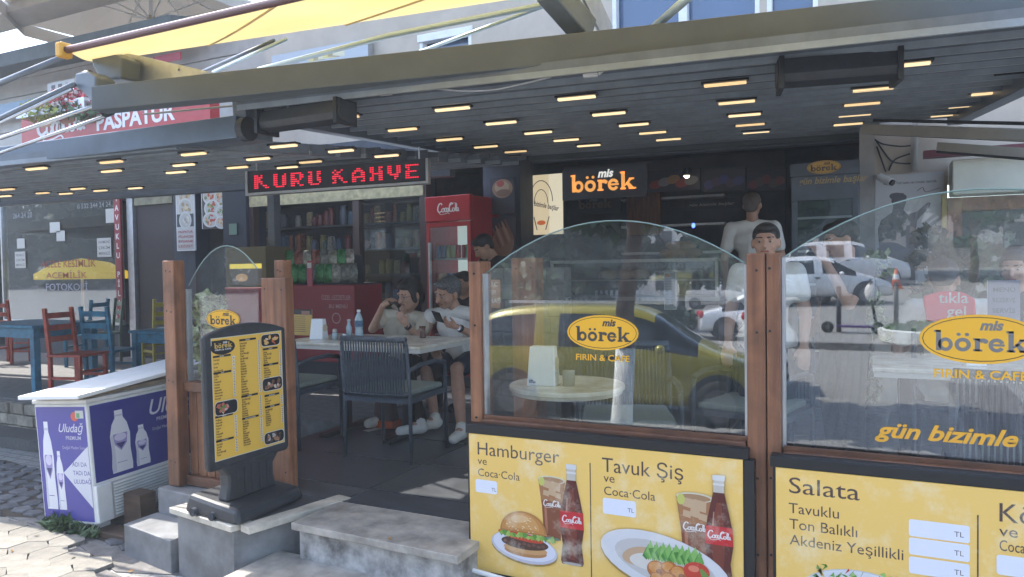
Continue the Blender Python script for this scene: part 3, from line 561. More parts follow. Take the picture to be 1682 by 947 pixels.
# ------------------------------------------------------------------ red cooler
def cooler():
    ax = Vector((math.cos(-.17), math.sin(-.17), 0)); pL = W(700, 430, 7.0); ang = -.12
    wd_ = .62; H = 2.1; t = thing('drinks_cooler', 'tall red drinks cooler with glass door and lit header beside the coffee shop', 'cooler', (pL.x, pL.y, 0), ang)
    def ob(n, mb, m, **k): return obj(n, mb, m, t, world=False, **k)
    ob('cabinet', MB().box(0, .03, .05, .6, .0, H).box(wd_-.03, wd_, .05, .6, 0, H).box(.03, wd_-.03, .57, .6, 0, H).box(.03, wd_-.03, .05, .57, 0, .2).box(.03, wd_-.03, .05, .57, H-.26, H), M['red'], bevel=.008)
    h = ob('header', MB().box(-.005, wd_+.005, .0, .06, H-.27, H+.012), M['red'], bevel=.01)
    c = Canvas((.12, -.001, H-.2)); cola(c, .05, .03, wd_*.5, (.8, .75, .72)); k = c.build('lettering', P['flat'], None); k.parent = h; 
    ob('liner', MB().box(.035, wd_-.035, .55, .565, .2, H-.27), mat('cooler_liner', (.55, .65, .62), .5, emit=.16))
    ob('door_frame', MB().box(.0, .05, .01, .045, .12, H-.28).box(wd_-.05, wd_, .01, .045, .12, H-.28).box(.05, wd_-.05, .01, .045, H-.33, H-.28).box(.05, wd_-.05, .01, .045, .12, .19), M['red'], bevel=.006)
    ob('handle', MB().box(.055, .075, -.03, .01, .7, 1.6), M['alu'], bevel=.005)
    ob('pane', MB().box(.055, wd_-.055, .022, .028, .19, H-.33), GLC)
    ob('base_grille', MB().box(.02, wd_-.02, .0, .05, 0, .11), M['black'])
    zs = [.25, .57, .87, 1.14, 1.42]
    for z in zs: ob('shelf', MB().box(.04, wd_-.04, .08, .54, z-.015, z), M['white'])
    cans = [(.5, .02, .02), (.1, .3, .1), (.45, .46, .48), (.5, .25, .02), (.02, .1, .3), (.35, .4, .1)]
    ms = []
    for j, cc in enumerate(cans):
        me = MB().lathe((0, 0, 0), [(.025, 0), (.032, .01), (.032, .105), (.026, .115)], 12).mesh('can', True); me.materials.append(mat('can_'+'abcdef'[j], cc, .3, .3)); ms.append(me)
    bs = []
    for j, cc in enumerate(((.03, .12, .02), (.08, .02, .01), (.2, .3, .05))):
        me = MB().lathe((0, 0, 0), [(.03, 0), (.034, .02), (.034, .12), (.02, .16), (.012, .19), (.013, .21)], 12).mesh('bottle', True); me.materials.append(mat('bottle_'+'abc'[j], cc, .15)); bs.append(me)
    R_ = Matrix.Translation((pL.x, pL.y, 0))@Matrix.Rotation(ang, 4, 'Z')
    for si, z in enumerate(zs):
        for j in range(8):
            q = R_@Vector((.075+j*.068, .15+.02*(j % 2), z)); nm = 'can' if si >= 3 else 'bottle'
            o = link(nm, (ms[(j//2+si) % 6] if si >= 3 else bs[si % 3]), None); o.location = q
            if si < 3: setp(o, ('dark green', 'brown', 'pale green')[si % 3]+' bottle on the '+('lowest', 'second lowest', 'middle')[si]+' shelf of the red cooler', 'bottle', 'bottles in the red cooler')
            else: setp(o, ('red', 'green', 'silver', 'orange', 'blue', 'lime')[(j//2+si) % 6]+' can on the '+('', '', '', 'second highest', 'highest')[si]+' shelf of the red cooler', 'can', 'cans in the red cooler')
            if si == 4: o.scale.z = 1.3
cooler()
# food pictures hanging on the dark pier to the right of the cooler
def f3(c, w, h):
    c.ell(w*.5, h*.7, w*.42, h*.26, (.32, .2, .12)); c.ell(w*.48, h*.74, w*.3, h*.17, (.45, .34, .22)); c.ell(w*.42, h*.84, w*.16, h*.09, (.4, .08, .06)); c.ell(w*.55, h*.58, w*.3, h*.1, (.22, .12, .07))
board('food_picture', 'upper dark picture of a filled roll beside the red cooler', 'poster', 806, 290, 845, 352, 7.35, (.03, .03, .035), M['dark'], f3)
def f4(c, w, h):
    c.ell(w*.5, h*.4, w*.42, h*.36, (.3, .17, .1))
    for i in range(5): c.ell(w*(.25+.12*i), h*(.5+.05*i), w*.05, h*.28, (.45, .28, .18) if i % 2 else (.22, .08, .05), .4)
board('food_picture', 'lower dark picture of sausage rolls beside the red cooler', 'poster', 806, 355, 847, 425, 7.35, (.03, .03, .035), M['dark'], f4)
# ------------------------------------------------------------------ boerek shop: backlit panel, fascia sign, inside
def f5(c, w, h):
    c.rect(0, 0, w, h, (.55, .46, .3)); c.rect(w*.62, 0, w*.38, h, (.62, .56, .42))
    c.ring(w*.4, h*.55, w*.33, h*.36, w*.022, INK, 0, 180); c.ring(w*.4, h*.52, w*.2, h*.24, w*.02, INK, 0, 180)
    c.text('ün bizimle başlar', w*.05, h*.52, h*.12, INK, .02, .3, width=w*.84, slope=-.25)
    c.stroke([(w*.2, h*.3), (w*.28, h*.08)], w*.02, INK); c.stroke([(w*.62, h*.3), (w*.52, h*.08)], w*.02, INK); c.ell(w*.4, h*.2, w*.12, h*.04, (.4, .1, .03))
board('backlit_panel', 'glowing cream panel with a dark arch drawing left of the borek sign', 'sign', 866, 284, 924, 386, 7.9, fn=f5, matk='lit')
sg = thing('fascia_sign', 'dark fascia sign with orange slab lettering under a small white word', 'sign', W(985, 330, 7.5))
a, b = W(924, 329, 7.5), W(1062, 278, 7.5); obj('board', MB().box(a.x, b.x, 7.5, 7.56, a.z, b.z+.06), M['walld'], sg)
c = Canvas(W(938, 316, 7.49)); xh = (W(1044, 316, 7.49).x-c.o.x)/BW; borek(c, 0, 0, xh, (.75, .33, .08)); c.text('mis', xh*2.65, xh*1.25, xh*1.05, (.65, .65, .62), .035, .25); c.build('lettering', P['lit'], sg)
s2 = thing('inner_sign', 'fainter second borek lettering below and behind the fascia sign', 'sign', W(975, 345, 8.6))
a, b = W(930, 352, 8.6), W(1020, 325, 8.6); obj('board', MB().box(a.x, b.x, 8.6, 8.63, a.z, b.z), M['dark'], s2)
c = Canvas(W(950, 343, 8.59)); xh = (W(1005, 343, 8.59).x-c.o.x)/BW; borek(c, 0, 0, xh, (.2, .12, .07)); c.text('mis', xh*2.2, xh*1.25, xh, (.25, .25, .25), .03, .25); c.build('lettering', P['flat'], s2)
def f6(c, w, h): c.text('gün bizimle başlar', w*.08, h*.35, h*.4, (.4, .36, .3), .02, .3, width=w*.84)
board('slogan_board', 'dark menu board with pale script slogan behind the counter', 'sign', 1124, 324, 1214, 345, 8.8, (.02, .022, .03), M['dark'], f6)
for px0, px1, lb, cols in ((1065, 1150, 'left ceiling menu picture of red and white dishes inside the borek shop', [(.3, .06, .05), (.25, .25, .26), (.35, .2, .1)]), (1155, 1225, 'middle ceiling menu picture with a violet tint inside the borek shop', [(.08, .08, .25), (.1, .06, .12)]), (1228, 1292, 'right ceiling menu picture of reddish dishes above the man in white', [(.2, .05, .06), (.12, .08, .08)])):
    def f7(c, w, h, cols=cols):
        for i in range(5): c.ell(w*(.15+.17*i), h*(.35+.1*(i % 3)), w*.13, h*.2, cols[i % len(cols)], .2)
    board('menu_picture', lb, 'menu board', px0, 275, px1, 316, 8.3, (.03, .03, .05), M['dark'], f7)
ct = thing('counter', 'stone clad serving counter with a glass case inside the borek shop', 'counter', (XA(1000), 7.0, 0))
cx0, cx1 = W(905, 500, 7.2).x, W(1180, 500, 7.2).x
obj('front', MB().box(cx0, cx1, 7.2, 7.7, 0, .95), M['walld'], ct); obj('worktop', MB().box(cx0-.02, cx1+.02, 7.17, 7.72, .95, .99), M['steel'], ct, bevel=.004)
obj('case_frame', MB().box(cx0, cx0+.03, 7.2, 7.23, .99, 1.36).box(cx1-.03, cx1, 7.2, 7.23, .99, 1.36).box(cx0, cx1, 7.2, 7.23, 1.34, 1.37).box(cx0, cx1, 7.6, 7.63, 1.34, 1.37).box(cx0, cx1, 7.2, 7.6, 1.15, 1.16), M['steel'], ct)
obj('case_glass', MB().box(cx0+.03, cx1-.03, 7.205, 7.211, .99, 1.34), GLC, ct)
lf = MB().ell((0, 0, .05), (.11, .07, .05), 12, 8).mesh('loaf', True); lf.materials.append(mat('bread_crust', (.4, .2, .07), .6, 0, 12, .3, .2))
for i, (px, z) in enumerate(((1100, 1.375), (1118, 1.375), (1136, 1.375), (1110, 1.45), (1127, 1.45), (1000, 1.165), (1025, 1.165), (1050, 1.165))):
    o = link('loaf', lf, None); o.location = (W(px, 400, 7.4).x, 7.4, z)
    setp(o, ('round loaf in the heap on top of the glass case', 'golden pastry on the shelf in the glass case')[i > 4], ('loaf', 'pastry')[i > 4], ('loaves heaped on the case', 'pastries in the case')[i > 4])
bl = setp(obj('blue_lamp', MB().ell(W(1139, 370, 7.45), (.018, .015, .025), 10, 6), mat('blue_glow', (.03, .06, 1.0), emit=3.0), smooth=True), 'small blue glowing lamp beside the loaves on the case', 'lamp')
sp = thing('ceiling_spot', 'lit spot lamp under the ceiling of the borek shop', 'lamp', W(1128, 289, 8.0)); q = W(1128, 289, 8.0)
obj('bulb', MB().ell(q, (.03, .03, .02), 10, 6), M['lamp'], sp); obj('housing', MB().lathe((q.x, q.y, q.z+.005), [(.05, 0), (.05, .08)], 12), M['blackm'], sp)
# shop shelving of the borek shop behind counter
bs_ = thing('back_shelving', 'dim back shelving with copper coloured pots in the borek shop', 'shelves', (XA(1060), 9.5, 0))
obj('backboard', MB().box(W(925, 400, 9.5).x, W(1290, 400, 9.5).x, 9.55, 9.6, 0, 2.7), mat('dim_board', (.06, .06, .07), .7, 0, 2, .5), bs_)
for i in range(3): obj('shelf', MB().box(W(1020, 400, 9.3).x, W(1190, 400, 9.3).x, 9.3, 9.54, 1.45+i*.35, 1.48+i*.35), M['steel'], bs_)
obj('curtain', MB().box(W(1030, 400, 9.2).x, W(1085, 400, 9.2).x, 9.2, 9.25, 1.7, 2.3), mat('orange_curtain', (.28, .1, .03), .8, 0, 4, .4, stretch=(12, 1, 1)), bs_)
# black branded upright cooler on the right of the shop
kf = thing('black_cooler', 'tall black cooler with orange oval badge on its header', 'cooler', W(1350, 500, 7.1)); a, b = W(1300, 330, 7.1), W(1410, 262, 7.1)
obj('cabinet', MB().box(a.x, b.x, 7.15, 7.6, 0, a.z).box(a.x, b.x, 7.1, 7.15, 0, .2).box(a.x, a.x+.05, 7.1, 7.15, .2, a.z).box(b.x-.05, b.x, 7.1, 7.15, .2, a.z), M['anth'], kf, bevel=.005)
hd = obj('header', MB().box(a.x-.01, b.x+.01, 7.08, 7.6, a.z+.215, b.z), mat('slate_header', (.1, .12, .15), .5), kf)
obj('neck', MB().box(a.x, b.x, 7.1, 7.58, a.z, a.z+.213), M['anth'], kf)
c = Canvas(W(1353, 274, 7.079)); logo(c, 0, .0, .28, (.6, .36, .08), (.06, .05, .05), False); k_ = c.build('badge', P['flat'], kf)
c = Canvas(W(1312, 303, 7.09)); c.text('gün bizimle başlar', 0, 0, .08, (.5, .38, .2), .02, .25, width=.56); c.build('lettering', P['flat'], kf)
obj('interior', MB().box(a.x+.05, b.x-.05, 7.135, 7.149, .2, a.z), mat('cooler_inside', (.05, .065, .08), .4), kf)
for i in range(5): obj('shelf', MB().box(a.x+.05, b.x-.05, 7.11, 7.134, .5+i*.3, .52+i*.3), M['alu'], kf)
obj('pane', MB().box(a.x+.05, b.x-.05, 7.1, 7.105, .2, a.z), GLC, kf)
# ------------------------------------------------------------------ right: silhouette poster, neighbour's window
def f8(c, w, h):
    c.rect(0, 0, w, h, (.5, .5, .5)); D = (.1, .1, .11)
    c.text('Kahraman Türk kadını sen omuzlar üzerinde', w*.12, h*.91, h*.035, (.06, .06, .06), .01, width=w*.78)
    c.stroke([(w*.62, h*.84), (w*.7, h*.87), (w*.75, h*.83), (w*.95, h*.86)], w*.01, D); c.stroke([(w*.75, h*.8), (w*.9, h*.81)], w*.008, D)
    c.poly([(w*.02, 0), (w*.06, h*.3), (w*.04, h*.52), (w*.09, h*.6), (w*.25, h*.66), (w*.27, h*.72), (w*.24, h*.76), (w*.27, h*.83), (w*.42, h*.83), (w*.47, h*.77), (w*.45, h*.73), (w*.42, h*.68), (w*.48, h*.64), (w*.62, h*.66), (w*.78, h*.74), (w*.82, h*.73), (w*.8, h*.7), (w*.62, h*.58), (w*.58, h*.3), (w*.6, 0)], D)
    c.ell(w*.34, h*.8, w*.13, h*.035, D, -.15)
board('silhouette_poster', 'large grey poster with a dark standing silhouette in a peaked cap', 'poster', 1438, 281, 1550, 470, FY-.06, fn=f8)
nb = thing('neighbour_window', 'brown framed shop window under a cream roller box at the far right', 'window', W(1620, 400, FY-.1))
a, b = W(1556, 470, FY-.1), W(1900, 300, FY-.1); WB = woodmat('orange_brown_wood', (.3, .12, .05), (.38, .16, .07))
obj('frame', MB().box(a.x, a.x+.11, FY-.12, FY, .5, b.z-.04).box(a.x+.11, b.x, FY-.12, FY, b.z-.16, b.z-.04).box(a.x+.11, b.x, FY-.12, FY, 1.12, 1.24), WB, nb, bevel=.005)
obj('yellow_trim', MB().box(a.x-.04, a.x-.002, FY-.11, FY, .5, b.z), mat('yellow_trim', (.5, .35, .03), .5), nb)
obj('roller_box', MB().box(a.x+.02, b.x, FY-.3, FY, b.z-.03, b.z+.27), mat('cream_box', (.55, .55, .45), .6, 0, 4, .08), nb, bevel=.01)
obj('rail', MB().box(a.x-.2, b.x, FY-.42, FY-.3, b.z+.29, b.z+.35), M['maroon'], nb)
obj('pane', MB().box(a.x+.11, b.x, FY-.05, FY-.04, 1.24, b.z-.16).box(a.x+.11, b.x, FY-.05, FY-.04, .5, 1.12), GLW, nb)
obj('backdrop', MB().box(a.x, b.x, FY+.8, FY+.85, 0, b.z), mat('green_dim_wall', (.05, .07, .06), .8, 0, 2, .5), nb)
na_ = thing('neighbour_awning', 'beige folded awning with dark rails above the far right shop window', 'awning', W(1600, 225, 6.3)); p_, q_ = W(1436, 213, 6.9), W(1730, 224, 5.9)
obj('cloth_roll', MB().bar(p_, q_, .3, .085), mat('beige_cloth', (.42, .4, .34), .8, 0, 6, .1), na_, bevel=.01)
for dz in (.055, -.055): obj('rail', MB().bar(p_+Vector((0, -.15, dz)), q_+Vector((0, -.15, dz)), .03, .024), M['blackm'], na_)
p_, q_ = W(1540, 240, 7.0), W(1730, 254, 6.3); obj('cloth_valance', MB().bar(p_, q_, .02, .07), MATS['beige_cloth'], na_); obj('rail', MB().bar(p_+Vector((0, 0, -.045)), q_+Vector((0, 0, -.045)), .03, .02), M['blackm'], na_)
# security camera, cables on the render wall
sc = thing('security_camera', 'small white security camera above the silhouette poster', 'camera', W(1447, 290, FY-.2)); q = W(1445, 290, FY-.18)
obj('housing', MB().tube([q, q+Vector((.09, -.06, -.06))], .035, 12), M['white'], sc); obj('lens', MB().tube([q+Vector((.09, -.06, -.06)), q+Vector((.105, -.07, -.07))], .028, 12), M['black'], sc); obj('bracket', MB().bar(q+Vector((0, .03, 0)), q+Vector((-.02, .18, .03)), .02, .02), M['white'], sc)
for i, pts in enumerate(([(1436, 228), (1450, 236), (1480, 240), (1500, 238)], [(1440, 232), (1462, 262), (1480, 268), (1502, 268)], [(1440, 240), (1448, 262), (1455, 282)], [(1460, 280), (1470, 262), (1495, 252)])):
    setp(obj('wall_cable', MB().tube(catm([W(*p, FY-.02) for p in pts]), .007, 6), M['black']), ('slack black cable at the top of the cream wall', 'deeper looping black cable on the cream wall', 'straight black cable running down to the camera', 'thin black cable curving up to the right on the cream wall')[i], 'cable')
setp(obj('drain_pipe', MB().tube([W(1502, 200, FY-.05), W(1502, 280, FY-.05)], .03, 10), M['wallg'], smooth=True), 'grey vertical pipe on the cream wall right of the cables', 'pipe')
# ================================================================== PERGOLA
PH = math.radians(6.2); aa = Vector((math.cos(PH), math.sin(PH), 0)); bb = Vector((-math.sin(PH), math.cos(PH), 0)); KR = .068
def pergola(name, label, O, z0, w0, w1, d0, d1, pitch, lights, beamh, y_ref, k, ang):
    """O = point on the front edge; lights = list of (s, row) measured along the beam"""
    A = Vector((math.cos(ang), math.sin(ang), 0)); B = Vector((-math.sin(ang), math.cos(ang), k))
    t = thing(name, label, 'pergola', (O[0], O[1], 0)); O = Vector((O[0], O[1], z0))
    def pt(s, d, up=0): return O+A*s+B*d+Vector((0, 0, up))
    n = int((d1-d0)/pitch); up = Vector((0, 0, 1))
    for i in range(n+1):
        d = d0+i*pitch; s0 = w0(d) if callable(w0) else w0; s1 = w1(d) if callable(w1) else w1
        mb = MB(); a, b = pt(s0, d), pt(s1, d)
        h = [a-B*.0, a+B*(pitch*1.06), b+B*(pitch*1.06), b]
        mb.hexa([h[0]-up*.012, h[3]-up*.012, h[2]+up*.022, h[1]+up*.022], [h[0]+up*.03, h[3]+up*.03, h[2]+up*.06, h[1]+up*.06])
        lv = obj('louver', mb, M['anth'], t)
        mb = MB().hexa([a-up*.045, b-up*.045, b+B*.022-up*.045, a+B*.022-up*.045], [a-up*.0121, b-up*.0121, b+B*.022-up*.0121, a+B*.022-up*.0121]); obj('lip', mb, mat('louver_lip', (.26, .30, .34), .35, .2, 6, .15), lv)
    return t, pt
# main roof
O_ = RP(841, 112, 2.33-KR*3.4, 0, KR); zf = lambda y: 2.4+KR*(y-4.6)
P0 = RP(947, 161, 2.4-KR*4.61, 0, KR)
pg, pt = pergola('louvered_pergola', 'big anthracite louvered roof with warm light strips over the cafe terrace', (P0.x, P0.y), P0.z, lambda d: -1.85, lambda d: 2.6 if d < 2.6 else 2.1, -1.0, 3.35, .25, None, .2, 0, KR, PH)
cols = [2.55, 1.72, .88, 0.0, -.84, -1.68]
rows = []
LI = [(1191, 138), (947, 161), (743, 179), (563, 193), (1487, 107), (1434, 147), (1210, 168), (1000, 187), (823, 202), (661, 213), (1416, 171), (1223, 189), (1041, 205), (884, 218), (738, 229), (1404, 189), (1232, 205), (1072, 218), (930, 230), (798, 241), (1393, 204), (1242, 217), (1098, 229), (967, 239), (847, 249), (1672, 125), (1628, 153), (1587, 174), (1555, 189)]
def strip(px, py, z0, k, par, A=aa, L=.115):
    p = RP(px, py, z0-.052, 0, k); mb = MB(); mb.bar(p-A*L, p+A*L, .03, .012); vi = int(rng.integers(3)); obj('light_strip', mb, mat('warm_strip_'+'abc'[vi], (1.0, (.74, .68, .72)[vi], (.42, .34, .38)[vi]), emit=(.26, .18, .22)[vi]), par)
    mb = MB(); mb.bar(p-A*(L+.015)+Vector((0, 0, .014)), p+A*(L+.015)+Vector((0, 0, .014)), .06, .012); obj('light_housing', mb, M['blackm'], par)
for p in LI: strip(p[0], p[1], 2.4-KR*4.61, KR, pg)
# front beam: outer olive-grey face, darker gutter under it
B0 = RP(150, 181, 2.31, 0, 0); B1 = RP(1900, 8, 2.36, 0, 0); dr = (B1-B0).normalized(); nb_ = Vector((-dr.y, dr.x, 0)).normalized()
B0t = W(150, 140, B0.y); B0t.x = B0.x
def beam(par, a, b, ha, hb, dp, m, name='front_beam', n=nb_, bev=.006, dz=0):
    up = Vector((0, 0, 1)); lo = [a, b, b+n*dp, a+n*dp]; return obj(name, MB().hexa([q+up*dz for q in lo], [q+up*((ha, hb, hb, ha)[i]+dz) for i, q in enumerate(lo)]), m, par, bevel=bev)
beam(pg, B0, B1, .148, .152, .12, M['anth_beam'])
beam(pg, B0.lerp(B1, .25)+nb_*.122+Vector((0, 0, .03)), B1+nb_*.122+Vector((0, 0, .03)), .12, .12, .30, M['anth'], 'gutter')
beam(pg, B0+nb_*.42+Vector((0, 0, .06)), B1+nb_*.42+Vector((0, 0, .06)), .006, .006, .035, mat('grey_seal', (.42, .4, .36), .5), 'rubber_seal')
E0, E1 = pt(-1.98, 3.6), pt(2.15, 3.6)
obj('rear_beam', MB().bar(E0, E1, .14, .22), M['anth'], pg, bevel=.006)
obj('rear_trim', MB().bar(E0-bb*.12+Vector((0, 0, -.07)), E1-bb*.12+Vector((0, 0, -.07)), .05, .05), M['anth_beam'], pg)
obj('side_beam', MB().bar(pt(-1.92, -.9), pt(-1.92, 3.6), .10, .14), M['anth'], pg, bevel=.006)
obj('side_beam', MB().bar(pt(2.66, -1.0), pt(2.66, 2.6), .12, .2), M['anth'], pg, bevel=.006)
for (s, d) in ((-1.92, 3.6), (2.2, 3.6)):
    q = pt(s, d); obj('post', MB().box(q.x-.06, q.x+.06, q.y-.06, q.y+.06, 0, q.z-.12), M['anth'], pg, bevel=.006)
# two black infrared heaters, clips and a cable hanging below the beam
def heater(label, px0, py0, px1, py1, h, z):
    a, b = G(px0, py0, z), G(px1, py1, z); t = thing('heater', label, 'heater', (a+b)/2); d = (b-a).normalized(); n = Vector((-d.y, d.x, 0)); u = Vector((0, 0, 1))
    prof = [(0, 0), (.02, -.035), (.09, -.05), (.15, -.03), (.16, .02), (.14, h*.5), (.02, h*.5)]
    mb = MB(); k = len(prof); mb.add([a+n*x+u*y for x, y in prof]+[b+n*x+u*y for x, y in prof], [tuple(reversed(range(k))), tuple(range(k, 2*k))]+[(i, (i+1) % k, k+(i+1) % k, k+i) for i in range(k)])
    obj('housing', mb, M['black'], t, bevel=.004)
    for f in (.03, .97): q = a+(b-a)*f; obj('end_cap', MB().bar(q+n*.08-d*.012+u*.01, q+n*.08+d*.012+u*.01, .18, h*.6+.06), M['blackm'], t)
    for f in (.3, .7): q = a+(b-a)*f+n*.08; obj('hanger', MB().tube([q+u*h*.4, q+u*(h*.5+.1)], .006, 6), M['alu'], t)
heater('black infrared heater under the right part of the beam', 1278, 122, 1486, 106, .16, 2.22)
heater('black infrared heater under the left end of the big beam', 418, 202, 556, 182, .14, 2.2)
for lb, px, py in (('small white clip under the beam left of the hanging cable', 635, 153), ('small white clip under the middle of the beam', 972, 123)):
    q = G(px, py, 2.3); setp(obj('cable_clip', MB().bar(q-dr*.045, q+dr*.03, .03, .018).bar(q+dr*.035, q+dr*.06+Vector((0, 0, .02)), .02, .012), M['white'], bevel=.003), lb, 'clip')
setp(obj('slack_cable', MB().tube(catm([G(715, 145, 2.3), G(760, 149, 2.28), G(810, 147, 2.28), G(860, 137, 2.29), G(905, 126, 2.31)]), .006, 6), M['alu']), 'thin pale cable sagging along the underside of the beam', 'cable')
# left, lower pergola
KL = .06; ZL = 2.2-KL*4.0; LA = math.radians(5.0)
La = Vector((math.cos(LA), math.sin(LA), 0)); Lb = Vector((-math.sin(LA), math.cos(LA), KL))
Q0 = RP(466, 240, ZL, 0, KL)
def lw1(d): return {0: .1}.get(0) + max(0, d)*.28 - .15
pg2, pt2 = pergola('low_pergola', 'lower anthracite louvered roof in front of the copy shop at the left', (Q0.x, Q0.y), Q0.z, lambda d: -14, lambda d: -.25+.47*min(d+.35, 3.2) , -.62, 2.3, .22, None, .2, 0, KL, LA)
for p in [(466, 240), (424, 261), (390, 275), (318, 253), (302, 271), (289, 283), (183, 266), (183, 281), (60, 277), (560, 248), (510, 266), (635, 256), (472, 275)]: strip(p[0], p[1], ZL, KL, pg2, La, .1)
for p in [(12, 311), (70, 317), (8, 322), (128, 310), (165, 313), (108, 318), (222, 309)]: strip(p[0], p[1], ZL, KL, pg2, La, .09)
C0 = RP(-160, 290, 2.13, 0, 0); C1 = RP(388, 226, 2.13, 0, 0); C0 = C1+(C0-C1)*2.6; dl = (C1-C0).normalized(); nl = Vector((-dl.y, dl.x, 0))
beam(pg2, C0, C1, .135, .14, .12, mat('slate_beam', (.09, .12, .16), .4, .2, 5, .15), 'front_beam', nl)
beam(pg2, C0+nl*.122+Vector((0, 0, .02)), C1+nl*.122+Vector((0, 0, .02)), .1, .1, .2, M['anth'], 'gutter', nl)
F0, F1 = pt2(-14, 2.6), pt2(.1, 2.6); obj('rear_beam', MB().bar(F0, F1, .12, .18), M['anth'], pg2)
obj('side_beam', MB().bar(pt2(-.35, -.62), pt2(.8, 2.3), .05, .08), M['anth'], pg2)
q = pt2(-2.2, 2.6); obj('post', MB().box(q.x-.05, q.x+.05, q.y-.05, q.y+.05, 0, q.z-.09), M['anth'], pg2)
q = C0+(C1-C0)*.02+nl*.1; obj('post', MB().box(q.x-.06, q.x+.06, q.y-.06, q.y+.06, STREET, 2.12), M['anth'], pg2)
mt = thing('beam_motor', 'round black motor housing at the right end of the lower beam', 'motor', C1)
obj('drum', MB().tube([C1+Vector((0, .06, .06)), C1+dl*.05+Vector((0, .06, .06))], .075, 16), M['black'], mt); obj('arm', MB().bar(C1+Vector((-.05, .2, .13)), C1+Vector((.3, .1, .17)), .05, .05), M['anth'], mt)
# ------------------------------------------------------------------ red LED sign
FONT = {'K': ['1101100', '1111000', '1110000', '1111000', '1101100', '1100110', '1100011'], 'U': ['110011', '110011', '110011', '110011', '110011', '110011', '011110'],
 'R': ['111110', '110011', '110011', '111110', '111100', '110110', '110011'], 'A': ['001100', '011110', '110011', '110011', '111111', '110011', '110011'],
 'H': ['110011', '110011', '110011', '111111', '110011', '110011', '110011'], 'V': ['110011', '110011', '110011', '110011', '011110', '011110', '001100'],
 'E': ['111111', '110000', '110000', '111110', '110000', '110000', '111111']}
ls = thing('led_sign', 'black strip sign with red dotted letters hanging under the louvers', 'led sign', W(550, 290, 6.0))
LY0, LY1 = RP(405, 272, ZL-.06, 0, KL).y, RP(699, 256, ZL-.06, 0, KL).y; zq = lambda px, py: W(px, py, LY0+(px-405)/294*(LY1-LY0))
tl, tr, bl_, br = zq(407, 281), zq(698, 262), zq(408, 317), zq(700, 297)
uu = (br-bl_); Lw = uu.length; uu.normalize(); vv = Vector((0, 0, 1)); nn = uu.cross(vv)*1.0; hh = (tl-bl_).length
if nn.y > 0: nn = -nn
def lb(o, x0, x1, z0, z1, d0, d1, n_, m, par=ls):
    q = lambda x, z, d: bl_+uu*x+vv*z+nn*d; return obj(n_, MB().hexa([q(x0, z0, d1), q(x1, z0, d1), q(x1, z0, d0), q(x0, z0, d0)], [q(x0, z1, d1), q(x1, z1, d1), q(x1, z1, d0), q(x0, z1, d0)]), m, par)
lb(0, 0, Lw, 0, hh, -.06, 0, 'board', M['dark']); lb(0, 0, Lw, -.02, .0, -.07, .012, 'frame', M['alu']); lb(0, Lw, Lw+.02, -.02, hh, -.07, .012, 'frame', M['alu']); lb(0, -.02, 0, -.02, hh, -.07, .012, 'frame', M['alu'])
mb = MB(); txt = 'KURU KAHVE'; cw = Lw/(sum(len(FONT[c][0])+2 if c != ' ' else 3 for c in txt)+4); x = cw*3; rh = hh*.64/7
for ch in txt:
    if ch == ' ': x += cw*3; continue
    for r_, row in enumerate(FONT[ch]):
        for c_, bit in enumerate(row):
            if bit == '1' and not (rng.uniform() < .07):
                xx = x+c_*cw; z = hh*.18+(6-r_)*rh; q = lambda a, b, d: bl_+uu*a+vv*b+nn*d
                mb.hexa([q(xx, z, .006), q(xx+cw*.74, z, .006), q(xx+cw*.74, z, .001), q(xx, z, .001)], [q(xx, z+rh*.56, .006), q(xx+cw*.74, z+rh*.56, .006), q(xx+cw*.74, z+rh*.56, .001), q(xx, z+rh*.56, .001)])
    x += cw*(len(FONT[ch][0])+2)
setp(obj('light_dots', mb, M['ledred'], ls), kind='stuff')
for f in (.04, .96): q = bl_+uu*Lw*f+vv*hh-nn*.03; obj('hanger', MB().tube([q-vv*.02, q+vv*.1], .006, 6), M['alu'], ls)
